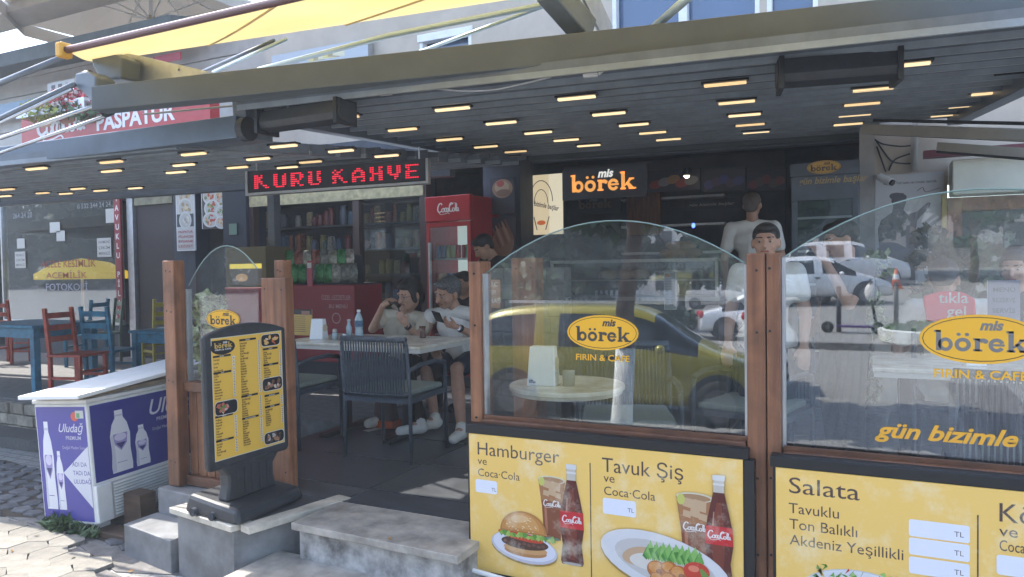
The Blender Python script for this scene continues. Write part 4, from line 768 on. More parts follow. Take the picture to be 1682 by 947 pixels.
# ------------------------------------------------------------------ yellow awning with arms
def yz(px, py, y): return W(px, py, y)
fl_, fr_ = W(108, 82, 2.5), W(1500, -220, 2.5); fr_.z = fl_.z; fr_.x = 1.2
bl2 = W(160, 88, 3.75); br2 = W(888, 8, 4.12)
bl2.z = br2.z = (bl2.z+br2.z)/2
def awning():
    t = thing('yellow_awning', 'sunlit yellow fabric awning with a maroon front bar above the big beam', 'awning', (fl_+bl2)/2)
    nx, ny = 24, 10; vs = []; fs = []
    for i in range(nx+1):
        for j in range(ny+1):
            u, v = i/nx, j/ny; f = fl_.lerp(fr_, u); b = bl2.lerp(br2+(br2-bl2)*.35, u); p = f.lerp(b, v); p.z -= .012*math.sin(PI*v)+.008*math.sin(u*17+v*3)*math.sin(PI*v); vs.append(p)
    for i in range(nx):
        for j in range(ny): a = i*(ny+1)+j; fs.append((a, a+1, a+ny+2, a+ny+1))
    o = obj('canopy', MB().add(vs, fs), M['awn'], t, smooth=True); so_ = o.modifiers.new('thick', 'SOLIDIFY'); so_.thickness = .004
    obj('front_bar', MB().tube([fl_, fr_], .019, 10), mat('maroon_bar', (.1, .04, .04), .45), t, smooth=True)
    obj('bar_cap', MB().bar(fl_+Vector((-.04, 0, 0)), fl_+Vector((.01, 0, 0)), .07, .08), mat('orange_cap', (.65, .33, .03), .5), t, bevel=.01)
    for f in (.3, .62): a, b = fl_.lerp(fr_, f), bl2.lerp(br2, f); obj('seam', MB().add([a+Vector((-.015, 0, -.006)), a+Vector((.015, 0, -.006)), b+Vector((.015, 0, -.006)), b+Vector((-.015, 0, -.006))], [(0, 1, 2, 3)]) if 0 else MB().tube([a.lerp(b, k/6)-Vector((0, 0, .012*math.sin(PI*k/6)+.006)) for k in range(7)], .006, 5), mat('seam_tape', (.5, .38, .2), .8), t)
    hub = W(884, 20, 3.9)
    obj('arm', MB().tube([W(892, 8, 3.95), W(640, 58, 3.8), W(425, 114, 3.9)], .017, 10), M['bluearm'], t, smooth=True)
    obj('arm', MB().tube([W(892, 10, 4.0), W(670, 92, 4.2)], .012, 10), M['bluearm'], t, smooth=True)
    obj('arm', MB().tube([W(1160, -30, 3.3), W(1075, 44, 3.75)], .022, 10), M['bluearm'], t, smooth=True)
    obj('arm', MB().tube([W(470, 64, 3.8), W(350, 118, 4.2)], .012, 8), M['bluearm'], t, smooth=True)
    obj('arm', MB().tube([W(450, 66, 3.85), W(330, 118, 4.3)], .012, 8), M['anth'], t, smooth=True)
    obj('bracket', MB().bar(W(900, -20, 3.5), W(962, 52, 3.8), .12, .13), M['anth'], t, bevel=.01)
    obj('bracket_plate', MB().bar(W(962, -20, 3.8), W(1000, 60, 4.1), .02, .16), M['alu'], t, bevel=.004)
awning()
mw = thing('awning_bracket', 'grey metal housing and wing plate at the left end of the big beam', 'bracket', W(200, 110, 3.2)); 
q0 = W(160, 86, 3.2); 
obj('housing', MB().prismy([(W(x, y, 3.25).x, W(x, y, 3.25).z) for x, y in ((158, 82), (190, 86), (212, 98), (212, 132), (178, 134), (164, 112))], 3.2, 3.34), M['anth_beam'], mw, bevel=.012)
obj('wing_plate', MB().prismy([(W(x, y, 3.4).x, W(x, y, 3.4).z) for x, y in ((200, 86), (232, 92), (352, 120), (300, 132), (212, 136))], 3.37, 3.4), M['alu'], mw, bevel=.004)
obj('end_cap', MB().prismy([(W(x, y, 3.0).x, W(x, y, 3.0).z) for x, y in ((118, 118), (138, 115), (152, 124), (152, 172), (130, 150), (118, 140))], 3.02, 3.16), M['anth'], mw, bevel=.012)
obj('curved_arm', MB().tube([W(140, 122, 3.1), W(156, 150, 3.12), W(180, 184, 3.15)], .05, 10), M['black'], mw, smooth=True)
for px, py in ((213, 98), (213, 110), (293, 114)): q = W(px, py, 3.365); obj('bolt', MB().tube([q, q+Vector((0, -.01, 0))], .008, 8), M['steel'], mw)
aw2 = thing('folding_arms', 'pairs of long steel awning arms reaching out of the picture at the left', 'awning arms', W(0, 150, 3))
for (x0, y0, x1, y1, ya, yb, r, m) in ((108, 92, -60, 160, 2.6, 2.6, .018, 'anth'), (100, 96, -60, 166, 2.62, 2.62, .010, 'steel'), (122, 138, -70, 226, 3.0, 2.9, .018, 'anth'), (118, 146, -70, 234, 3.0, 2.9, .011, 'steel'), (155, 174, -80, 254, 3.1, 3.0, .014, 'steel'), (186, 186, -20, 258, 3.2, 3.0, .012, 'steel')):
    obj('arm', MB().tube([W(x0, y0, ya), W(x1, y1, yb)], r, 8), M[m], aw2, smooth=True)
# ------------------------------------------------------------------ things above the roofs
def f9(c, w, h):
    c.rect(0, 0, w, h, (.42, .46, .5)); c.text('Ahande', w*.06, h*.62, h*.24, (.45, .12, .15), .0, .4); c.text('CITY VILLA', w*.17, h*.5, h*.12, (.1, .08, .08), .01)
    for i in range(6): c.poly([(w*(.4+.05*i), h*(.48+.02*i)), (w*(.52+.05*i), h*.48), (w*(.52+.05*i), h*(.63+.06*(i % 3))), (w*(.46+.05*i), h*(.73+.05*(i % 2))), (w*(.4+.05*i), h*.66)], ((.6, .5, .2), (.35, .28, .15), (.62, .58, .4))[i % 3])
board('villa_sign', 'pale blue sign with dark lettering and golden emblem on the upper wall', 'sign', 447, 62, 604, 132, FY-.12, frame=M['alu'], fn=f9, th=.1)
# neighbouring building on the left with siding and dark eave
LB = thing('neighbour_building', 'grey clad building with a dark sloping eave under the roof parasol', 'building', (-12, 8.4, 0))
LY = 8.3
def LQ(px, py, y=LY): return W(px, py, y)
a, b = LQ(-300, 300), LQ(440, 120)
rowz = 2.95
xb = XA(640)
for i in range(7):
    z0 = 3.05+i*.318; top = z0+.316
    obj('siding_board', MB().box(-24, b.x+.6, LY, LY+.12, z0, top-.012), mat('pale_siding_'+'ab'[i % 2], ((.5, .47, .43), (.46, .43, .4))[i % 2], .75, 0, 3, .12), LB, bevel=.008)
obj('core', MB().box(-24, b.x+.6, LY+.13, LY+3, 3.05, 5.25), M['wallg'], LB)
e0, e1 = W(-150, 120, 7.4), W(170, 60, 7.4); e2 = W(300, 42, 7.4)
obj('eave', MB().hexa([(e0.x, 7.4, e0.z-.25), (e2.x, 7.4, e0.z-.25), (e2.x, 9.4, e0.z+.2), (e0.x, 9.4, e0.z+.2)], [(e0.x, 7.4, e0.z+.0), (e2.x, 7.4, e0.z), (e2.x, 9.4, e0.z+.55), (e0.x, 9.4, e0.z+.55)]) if 0 else MB().hexa([(-26, 7.55, 4.98), (-9.2, 7.55, 4.86), (-9.2, 9.4, 5.2), (-26, 9.4, 5.3)], [(-26, 7.55, 5.2), (-9.2, 7.55, 5.10), (-9.2, 9.4, 5.45), (-26, 9.4, 5.55)]), M['roofd'], LB, bevel=.01)
obj('window', MB().box(LQ(400, 130).x, LQ(440, 130).x, LY-.03, LY-.005, 3.5, 4.25), M['winblue'], LB)
def f10(c, w, h): c.rect(0, 0, w, h, (.2, .3, .42)); c.rect(0, 0, w, h*.2, (.45, .5, .52)); c.text('uu ps', w*.02, h*.5, h*.25, (.5, .55, .6))
board('blue_shop_board', 'faded blue shop board low on the grey clad building', 'sign', -60, 158, 70, 205, 8.1, frame=M['alu'], fn=f10)
def f11(c, w, h): 
    c.rect(0, 0, w, h, (.55, .55, .56))
    for i in range(2): c.rect(w*(.15+.25*i), h*.3, w*.15, h*.4, (.1, .1, .12))
    c.text('GAR', w*.66, h*.6, h*.22, (.2, .2, .22), .01)
board('wall_notice', 'small pale sign with dark squares above the flower box', 'sign', 78, 128, 122, 152, 8.0, frame=M['white'], fn=f11)
board('red_banner', 'small plain red cloth behind the metal wing plate', 'banner', 252, 84, 296, 106, 7.9, col=(.35, .02, .04), frame=M['red'])
rd = thing('red_shop_sign', 'red shop sign with white capitals behind the lower pergola beam', 'sign', W(180, 205, 6.6)); Y_ = 6.6
a, b = W(36, 232, Y_), W(345, 182, Y_)
zt = W(36, 190, Y_).z; obj('board', MB().box(a.x, b.x, Y_, Y_+.15, 2.95, zt), M['red'], rd)
c = Canvas(W(158, 214, Y_-.003)); c.text('PASPATUR', 0, 0, .3, (.75, .73, .72), .035, width=W(288, 214, Y_).x-W(158, 214, Y_).x); c.o = W(60, 224, Y_-.004); cola(c, 0, 0, 1.1, (.75, .72, .7)); c.ell(-.02, .2, .0, .0, (0, 0, 0)); c.ring(1.35, .38, .12, .12, .02, (.7, .6, .6)); c.build('lettering', P['flat'], rd)
c = Canvas(W(65, 210, Y_-.005)); c.rrect(0, 0, .28, .3, .05, (.45, .2, .1)); c.rrect(.5, 0, .3, .32, .05, (.35, .12, .06)); c.build('glass_print', P['flat'], rd)
def leafcloud(name, mb_pts, n, size, m, parent=None, kind=None, seed=1, shape=1.0, world=True):
    """many leaf-sized faces through the volume of several ellipsoids (cx,cy,cz,rx,ry,rz)"""
    r = np.random.default_rng(seed); V = []; F = []; tot = sum(e[3]*e[4]*e[5] for e in mb_pts)
    for e in mb_pts:
        k = max(4, int(n*e[3]*e[4]*e[5]/tot)); d = r.normal(size=(k, 3)); d /= np.linalg.norm(d, axis=1)[:, None]; rad = r.uniform(.25, 1, k)**.45*r.uniform(.85, 1.12, k)
        c = np.array(e[:3])+d*rad[:, None]*np.array(e[3:6]); a = r.normal(size=(k, 3)); a /= np.linalg.norm(a, axis=1)[:, None]; b = np.cross(a, r.normal(size=(k, 3))); b /= np.linalg.norm(b, axis=1)[:, None]
        s = size*r.uniform(.6, 1.3, k)[:, None]; q = np.stack([c-a*s, c+b*s*.45*shape, c+a*s, c-b*s*.45*shape], 1).reshape(-1, 3)
        o = len(V); V.extend(map(tuple, q)); F.extend([(o+4*i, o+4*i+1, o+4*i+2, o+4*i+3) for i in range(k)])
    o = obj(name, MB().add(V, F), m, parent, world=world)
    if kind: o['kind'] = kind
    return o
fb = thing('flower_box', 'long planter of red and white flowers with yellow greens above the red sign', 'flower box', W(90, 180, 6.5))
p0, p1 = W(38, 188, 6.5), W(150, 180, 6.5); obj('trough', MB().box(p0.x, p1.x, 6.4, 6.6, zt-.1, zt+.04), M['alu'], fb)
zt2 = W(90, 175, 6.5).z
def bl(px, py): q = W(px, py, 6.5); return (q.x, q.y, q.z, .28, .15, .14)
leafcloud('foliage', [bl(55, 182), bl(75, 180), bl(95, 178)], 700, .05, mat('yellow_green_leaf', (.35, .38, .06), .6, 0, 5, .4), fb, seed=3)
leafcloud('foliage', [bl(110, 176), bl(128, 178), bl(140, 184)], 300, .05, M['leaf'], fb, seed=4)
leafcloud('blossom', [bl(88, 172), bl(100, 164), bl(115, 160), bl(125, 168), bl(136, 174)], 420, .04, mat('red_petals', (.45, .02, .05), .6, 0, 8, .3), fb, seed=5, shape=2)
leafcloud('blossom', [bl(85, 174), bl(105, 166), bl(118, 158), bl(112, 170)], 380, .035, mat('white_petals', (.7, .62, .6), .6, 0, 8, .2), fb, seed=6, shape=2)
# roof parasol
up = thing('roof_parasol', 'large grey canvas parasol seen from below above the building', 'parasol', W(245, 80, 8.5))
ap_ = W(248, 32, 8.8); ed = []; 
R_ = 2.3
for i in range(8):
    an = 2*PI*(i+.5)/8; ed.append(Vector((ap_.x+R_*math.cos(an), ap_.y+R_*math.sin(an), ap_.z+.02)))
top = ap_+Vector((0, 0, .75)); mb = MB()
for i in range(8):
    a, b = ed[i], ed[(i+1) % 8]; mid = (a+b)/2; m2 = mid.lerp(top, .5)-Vector((0, 0, .06)); mb.add([a, b, top, mid+(top-mid)*.02, a.lerp(top, .5), b.lerp(top, .5), m2], [(0, 3, 6, 4), (3, 1, 5, 6), (4, 6, 2), (6, 5, 2)])
    dn = Vector((0, 0, -.22)); mb.add([a, b, b+dn, a+dn], [(0, 1, 2, 3)])
o = obj('canopy', mb, M['parasol'], up); o.modifiers.new('t', 'SOLIDIFY').thickness = .006
for i in range(8): obj('rib', MB().tube([ed[i]+Vector((0, 0, .0)), top-Vector((0, 0, .05))], .014, 6), M['white'], up); obj('strut', MB().tube([ed[i].lerp(top, .5)-Vector((0, 0, .02)), Vector((top.x, top.y, ap_.z-.0))], .012, 6), M['white'], up)
obj('pole', MB().tube([Vector((top.x, top.y, 5.6)), top], .03, 10), M['white'], up); obj('hub', MB().tube([Vector((top.x, top.y, ap_.z-.06)), Vector((top.x, top.y, ap_.z+.06))], .07, 10), mat('brass_hub', (.5, .4, .2), .4), up)
# ================================================================== GLASS SCREENS OF THE CAFE
def arc(x0, x1, z0, z1, zp, n=18):
    return [(x0+(x1-x0)*i/n, (z0+(z1-z0)*i/n)+(zp-(z0+z1)/2)*(1-(2*i/n-1)**2)) for i in range(n+1)]
def screen(name, label, x0, x1, zb, ze, zp, gl, tilt, posts, rails=True, ze2=None):
    t = thing(name, label, 'glass screen', ((x0+x1)/2, GL, 0)); zc_ = (zb+ze)/2
    poly = [(x1, zb), (x0, zb)]+arc(x0, x1, ze, ze2 or ze, zp); k = math.tan(tilt)
    mb = MB(); n = len(poly); f = [(x, GL-.004+(z-zc_)*k, z) for x, z in poly]; bk = [(x, GL+.004+(z-zc_)*k, z) for x, z in poly]
    mb.add(f+bk, [tuple(range(n)), tuple(reversed(range(n, 2*n)))]+[((i+1) % n, i, n+i, n+(i+1) % n) for i in range(n)])
    obj('pane', mb, gl, t)
    ed_ = [(x, GL+(z-zc_)*k, z) for x, z in poly[2:]]; obj('glass_edge', MB().tube(ed_, .0035, 5), mat('glass_edge', (.22, .32, .3), .3), t)
    obj('edge_strip', MB().box(x0-.004, x0+.008, GL-.02, GL+.02, zb, ze), M['alu'], t)
    obj('edge_strip', MB().box(x1-.008, x1+.004, GL-.02, GL+.02, zb, ze2 or ze), M['alu'], t)
    return t
def post(label, x0, x1, y0, y1, z0, z1, seam=None):
    t = thing('wooden_post', label, 'post', ((x0+x1)/2, (y0+y1)/2, z0))
    for z_ in (z1-.07, z1-.32, (z0+z1)/2-.05, max(z0, 0)+.12):
        for x_ in ((x0+.03, x1-.03) if not seam else (x0+.04, x1-.04)): obj('screw', MB().tube([(x_, y0+.002, z_+.004*((x_*37) % 3)), (x_, y0-.0012, z_+.004*((x_*37) % 3))], .0055, 8), M['blackm'], t)
    if seam: obj('timber', MB().box(x0, seam-.002, y0, y1, z0, z1), M['wood'], t, bevel=.006); obj('timber', MB().box(seam+.002, x1, y0, y1, z0, z1), M['wood'], t, bevel=.006)
    else: obj('timber', MB().box(x0, x1, y0, y1, z0, z1), M['wood'], t, bevel=.006)
    return t
xa, xb_ = W(797, 500, GL).x, W(1227, 500, GL).x
gs1 = screen('glass_screen', 'arched glass screen with oval badge above the hamburger and chicken board', xa, xb_, .585, 1.275, 1.505, GLS, TILT, None, ze2=1.30)
xc, xd = W(1287, 500, GL).x, 1.02
gs2 = screen('glass_screen', 'arched glass screen with script slogan above the salad board at the right', xc, xd, .56, 1.325, 1.56, GLR, 0, None)
post('slim wooden post at the left edge of the hamburger board', W(770, 500, GL-.04).x, xa-.006, 3.09, 3.21, -.1, 1.335)
post('double wooden post with centre seam between the two glass screens', xb_+.006, xc-.006, 3.07, 3.19, STREET, 1.345, W(1258, 500, 3.07).x)
post('right end post of the second glass screen', xd+.006, xd+.15, 3.07, 3.19, STREET, 1.35)
def rail(par, x0, x1, z0, z1): 
    obj('rail', MB().box(x0, x1, 3.075, 3.185, z0, z1), M['woodx'], par, bevel=.006); obj('bead', MB().box(x0, x1, 3.095, 3.11, z1, z1+.018), M['woodx'], par)
rail(gs1, xa, xb_, .505, .575); rail(gs2, xc, xd, .475, .55)
obj('lower_panel', MB().box(xa, xb_, 3.12, 3.17, -.05, .503), M['woodx'], gs1); obj('lower_panel', MB().box(xc, xd, 3.12, 3.17, -.05, .473), M['woodx'], gs2)
# window film on the glass
def film(px, py, wd, par, slog=False, tilt=0, yo=0):
    zc_ = .93; z = W(px, py, GL).z; c = Canvas(W(px, py, GL-.0065+(z-zc_)*math.tan(tilt)), v=(0, math.sin(tilt), math.cos(tilt)))
    c.step = .00005
    col = (.8, .42, .02); c.ell(0, 0, wd/2, wd*.235, col); c.ell(0, 0, wd*.475, wd*.212, (.03, .02, .01)); c.ell(0, 0, wd*.467, wd*.204, col)
    xh = wd*.76/BW; ic = (.05, .045, .04) if not slog else (.17, .165, .16); borek(c, -wd*.37, -wd*.115, xh, ic); c.text('mis', wd*.0, wd*.09, wd*.13, ic, .04, .28)
    c.text('FIRIN & CAFE', -wd*.38, -wd*.375, wd*.115, col, .018, width=wd*.76); c.build('window_film', P['film'], par)
film(989, 546, W(1047, 546, GL).x-W(930, 546, GL).x, gs1, tilt=TILT)
film(1609, 557, (W(1609, 557, GL).x-W(1510, 557, GL).x)*2, gs2, True)
c = Canvas(W(1440, 716, GL-.006)); L_ = W(1682, 716, GL).x-W(1440, 716, GL).x; c.text('gün bizimle başlar', 0, 0, .082, (.8, .4, .03), .028, .35, slope=-.0, width=L_*1.56); c.build('window_film', P['film'], gs2)
# ------------------------------------------------------------------ menu boards under the screens
def bottle_art(c, x, y, h, s=1):
    k = h; D = (.09, .012, .008); D2 = (.16, .03, .015)
    c.poly([(x-.105*k, y), (x+.105*k, y), (x+.12*k, y+.03*k), (x+.1*k, y+.2*k), (x+.125*k, y+.36*k), (x+.12*k, y+.5*k), (x+.085*k, y+.68*k), (x+.05*k, y+.84*k), (x+.05*k, y+.97*k), (x-.05*k, y+.97*k), (x-.05*k, y+.84*k), (x-.085*k, y+.68*k), (x-.12*k, y+.5*k), (x-.125*k, y+.36*k), (x-.1*k, y+.2*k), (x-.12*k, y+.03*k)], D)
    c.poly([(x-.03*k, y+.05*k), (x+.03*k, y+.05*k), (x+.05*k, y+.3*k), (x+.05*k, y+.5*k), (x+.02*k, y+.75*k), (x-.02*k, y+.75*k), (x-.06*k, y+.5*k), (x-.07*k, y+.33*k)], D2)
    c.poly([(x-.07*k, y+.42*k), (x-.055*k, y+.42*k), (x-.04*k, y+.66*k), (x-.05*k, y+.66*k)], (.4, .2, .15)); c.poly([(x-.048*k, y+.84*k), (x+.048*k, y+.84*k), (x+.048*k, y+.96*k), (x-.048*k, y+.96*k)], (.5, .46, .4))
    c.rrect(x-.055*k, y+.95*k, .11*k, .05*k, .01*k, (.6, .6, .6)); c.rect(x-.05*k, y+.905*k, .1*k, .02*k, (.62, .6, .58))
    c.poly([(x-.124*k, y+.36*k), (x+.124*k, y+.36*k), (x+.12*k, y+.53*k), (x-.12*k, y+.53*k)], (.5, .012, .02)); cola(c, x-.105*k, y+.42*k, .21*k, (.75, .72, .7)); c.ell(x, y+.012*k, .1*k, .014*k, (.4, .36, .32))
def glass_art(c, x, y, h):
    k = h; c.poly([(x-.14*k, y), (x+.14*k, y), (x+.17*k, y+.5*k), (x+.23*k, y+.94*k), (x-.23*k, y+.94*k), (x-.17*k, y+.5*k)], (.2, .06, .025))
    c.poly([(x-.18*k, y+.6*k), (x+.18*k, y+.6*k), (x+.23*k, y+.94*k), (x-.23*k, y+.94*k)], (.34, .15, .06)); c.ell(x, y+.94*k, .23*k, .06*k, (.6, .55, .4)); c.ell(x, y+.935*k, .2*k, .045*k, (.35, .2, .1))
    for dx, dy, r_ in ((-.08, .86, .07), (.06, .84, .08), (.0, .74, .06), (-.1, .72, .05), (.1, .7, .05)): c.poly([(x+(dx-r_)*k, y+(dy-r_*.6)*k), (x+(dx+r_)*k, y+(dy-r_)*k), (x+(dx+r_*1.1)*k, y+(dy+r_*.7)*k), (x+(dx-r_*.8)*k, y+(dy+r_)*k)], (.5, .34, .2))
    c.ell(x-.17*k, y+.9*k, .05*k, .07*k, (.5, .5, .12)); c.poly([(x-.11*k, y+.08*k), (x-.07*k, y+.08*k), (x-.09*k, y+.5*k), (x-.13*k, y+.5*k)], (.38, .15, .08)); cola(c, x-.15*k, y+.52*k, .3*k, (.75, .7, .66)); c.ell(x, y+.01*k, .135*k, .025*k, (.12, .2, .14))
def burger_art(c, x, y, r):
    c.ell(x+.0*r, y-.42*r, 1.12*r, .47*r, (.32, .2, .04), -.08); c.ell(x, y-.36*r, 1.12*r, .47*r, (.5, .49, .56), -.08); c.ell(x, y-.32*r, 1.06*r, .42*r, (.66, .65, .72), -.08)
    c.ell(x+.05*r, y-.48*r, .72*r, .17*r, (.42, .2, .07)); c.ell(x+.05*r, y-.4*r, .74*r, .15*r, (.55, .3, .12)); c.ell(x+.03*r, y-.22*r, .8*r, .2*r, (.07, .03, .02)); 
    for i in range(9): c.ell(x+(-.62+.16*i)*r, y-(.24+.03*(i % 2))*r, .07*r, .05*r, (.14, .06, .04), n=8)
    c.ell(x-.1*r, y-.02*r, .78*r, .13*r, (.5, .05, .02), -.1)
    for i in range(16):
        a = -.85+.115*i; c.poly([(x+a*r, y+(.02+.06*math.sin(i*2.1))*r), (x+(a+.12)*r, y+(.1+.07*math.sin(i*1.3))*r), (x+(a+.2)*r, y+(.0+.05*math.cos(i))*r), (x+(a+.09)*r, y-(.1)*r)], ((.2, .36, .05), (.1, .26, .04), (.32, .45, .1))[i % 3])
    dome = lambda s, dx=0, dy=0: [(x+(s*.8*math.cos(math.radians(t))+dx)*r, y+(.1+s*.66*math.sin(math.radians(t))+dy)*r) for t in range(0, 181, 10)]
    c.poly(dome(1), (.38, .16, .035)); c.poly(dome(.9, -.02, .04), (.48, .21, .05)); c.poly(dome(.72, -.04, .12), (.57, .29, .09)); c.ell(x-.12*r, y+.52*r, .3*r, .12*r, (.66, .42, .2), .1)
    r2 = np.random.default_rng(5)
    for i in range(26): a, b = r2.uniform(-.6, .6), r2.uniform(.2, .68); 
    for i in range(24):
        a, q = r2.uniform(.2, 2.9), r2.uniform(.1, .85); c.ell(x+.78*q*math.cos(a)*r, y+(.12+.6*q*math.sin(a))*r, .028*r, .014*r, (.72, .6, .36), r2.uniform(-.6, .6), 8)
def kebab_art(c, x, y, r):
    c.ell(x, y, 1.25*r, .55*r, (.32, .2, .05), -.2); c.ell(x, y+.03*r, 1.25*r, .53*r, (.62, .61, .62), -.2); c.ell(x+.02*r, y+.02*r, .98*r, .38*r, (.5, .48, .46), -.2); c.ell(x-.45*r, y+.1*r, .35*r, .18*r, (.5, .33, .2), .2); c.ell(x-.25*r, y+.02*r, .4*r, .16*r, (.62, .58, .52))
    for i in range(26):
        a = -.1+.04*i; c.poly([(x+(a-.3)*r, y+(.12+.05*(i % 4))*r), (x+(a-.22)*r, y+(.3+.07*(i % 3))*r), (x+(a-.14)*r, y+(.16+.04*(i % 5))*r), (x+(a-.22)*r, y+.05*r)], ((.05, .2, .03), (.12, .32, .06), (.2, .42, .1))[i % 3])
    for i, (dx, dy, s) in enumerate(((-.12, -.1, .19), (.12, -.06, .17), (.3, -.12, .18), (-.1, -.3, .16), (.12, -.28, .18), (.32, -.32, .16))):
        c.ell(x+dx*r, y+dy*r, s*r, s*.9*r, (.4, .12, .02)); c.ell(x+(dx-.03)*r, y+(dy+.04)*r, s*.65*r, s*.55*r, (.58, .24, .05)); c.ell(x+(dx+.04)*r, y+(dy-.03)*r, s*.3*r, s*.25*r, (.25, .06, .01))
    c.ell(x+.62*r, y-.02*r, .24*r, .18*r, (.5, .04, .02)); c.ell(x+.57*r, y+.03*r, .1*r, .06*r, (.66, .2, .12)); c.ell(x+.6*r, y-.3*r, .22*r, .13*r, (.55, .22, .04)); c.poly([(x+1.0*r, y-.35*r), (x+1.22*r, y-.28*r), (x+1.05*r, y-.5*r)], (.6, .62, .4)); c.ell(x+.86*r, y-.2*r, .07*r, .3*r, (.14, .24, .05), .6)
def salad_art(c, x, y, r):
    c.ell(x, y, r, .5*r, (.5, .52, .56)); c.ell(x, y+.04*r, .92*r, .44*r, (.62, .63, .66)); r2 = np.random.default_rng(9)
    for i in range(70):
        a, b = r2.uniform(-.75, .75), r2.uniform(-.2, .45); col = ((.07, .25, .03), (.15, .38, .06), (.3, .5, .12), (.5, .05, .03), (.55, .4, .1))[int(r2.choice(5, p=[.3, .3, .25, .08, .07]))]
        c.poly([(x+(a+r2.uniform(-.12, .12))*r, y+(b+r2.uniform(-.1, .1))*r) for _ in range(3)]+[(x+a*r, y+(b+.1)*r)], col)
def menuboard(label, x0, x1, z0, z1, y, fn):
    t = thing('menu_board', label, 'menu board', ((x0+x1)/2, y, z0)); e = .022
    obj('frame', MB().box(x0-e, x1+e, y+.008, y+.07, z1, z1+.045).box(x0-e, x1+e, y+.008, y+.07, z0-.02, z0).box(x0-.012, x0, y+.008, y+.07, z0, z1).box(x1, x1+.045, y+.008, y+.07, z0, z1), M['blackm'], t, bevel=.004)
    obj('panel', MB().box(x0, x1, y+.004, y+.06, z0, z1), mat('board_backing', YEL, .5), t)
    c = Canvas((x0, y+.0035, z0)); c.step = .00006; w, h = x1-x0, z1-z0; c.rrect(.002, .002, w-.004, h-.004, .012, YEL); fn(c, w, h); c.build('print', P['sign'], t); return t
BY = 3.02
def wc(px, py, y=BY): return W(px, py, y)
x0, x1 = wc(771, 800).x, wc(1220, 800).x; z0b = wc(773, 934).z; z1b = wc(771, 711).z
zr = wc(1221, 757).z
z1b = (z1b+zr)/2
def fa(c, w, h):
    k = h/.5; D = (.07, .04, .035); Lp = lambda px, py: (wc(px, py).x-x0, wc(px, py).z-z0b)
    def T(s, px, py, px2, sz, **kw): a = Lp(px, py); b = Lp(px2, py); c.text(s, a[0], a[1], sz, D, .0, width=b[0]-a[0], **kw)
    T('Hamburger', 782, 746, 918, .088); T('ve', 784, 762, 799, .052); T('Coca·Cola', 784, 781, 853, .052)
    a = Lp(781, 811); c.rrect(a[0], a[1]+.01, .115, .062, .01, (.7, .72, .8)); c.text('TL', a[0]+.085, a[1]+.022, .024, D)
    a = Lp(971, 947); c.rect(a[0]-.002, .0, .005, h*.88, (.09, .05, .03))
    T('Tavuk Şiş', 988, 774, 1122, .09); T('ve', 991, 791, 1009, .054); T('Coca·Cola', 991, 812, 1076, .054)
    a = Lp(990, 843); c.rrect(a[0], a[1], .15, .07, .01, (.7, .72, .8)); c.text('TL', a[0]+.112, a[1]+.02, .026, D)
    a = Lp(907, 886); glass_art(c, a[0], a[1], .29); a = Lp(940, 928); bottle_art(c, a[0], a[1], .455); a = Lp(860, 880); burger_art(c, a[0], a[1], .15)
    a = Lp(1142, 938); glass_art(c, a[0], a[1], .33); a = Lp(1182, 955); bottle_art(c, a[0], a[1]-.01, .45); a = Lp(1090, 927); kebab_art(c, a[0], a[1]+.0, .225)
menuboard('yellow food board with a hamburger on its left half and skewered chicken on its right', x0, x1, z0b, z1b, BY, fa)
y2 = 3.0; X0, X1 = wc(1274, 800, y2).x, 1.0; Z1 = wc(1275, 768, y2).z; Z0 = z0b-.05
def fb_(c, w, h):
    D = (.07, .04, .035); Lp = lambda px, py: (wc(px, py, y2).x-X0, wc(px, py, y2).z-Z0)
    def T(s, px, py, px2, sz): a = Lp(px, py); b = Lp(px2, py); c.text(s, a[0], a[1], sz, D, .0, width=b[0]-a[0])
    T('Salata', 1294, 809, 1412, .09); T('Tavuklu', 1295, 842, 1378, .058); T('Ton Balıklı', 1296, 868, 1408, .058); T('Akdeniz Yeşillikli', 1297, 894, 1484, .058)
    for py in (880, 910, 941): a = Lp(1493, py); c.rrect(a[0], a[1], .19, .062, .008, (.7, .72, .8)); c.text('TL', a[0]+.142, a[1]+.018, .027, D)
    a = Lp(1606, 947); c.rect(a[0]-.002, 0, .005, h*.86, (.09, .05, .03))
    T('Köfte', 1638, 856, 1760, .095); T('ve', 1641, 880, 1672, .055); T('Coca·Cola', 1641, 904, 1730, .055); a = Lp(1637, 943); c.rrect(a[0], a[1], .15, .07, .01, (.7, .72, .8)); c.text('TL', a[0]+.112, a[1]+.02, .026, D)
    a = Lp(1410, 950); salad_art(c, a[0], a[1]-.07, .2)
menuboard('yellow food board with salad text beginning at the double post', X0, X1, Z0, Z1, y2, fb_)
q = G(770, 935, -.1); pc = thing('white_conduit', 'short white pipe with elbow under the hamburger board', 'pipe', W(790, 940, 2.98))
obj('tube', MB().tube([W(762, 930, 2.98), W(768, 934, 2.98), W(800, 943, 2.98), W(850, 958, 2.98)], .012, 10), M['white'], pc, smooth=True)
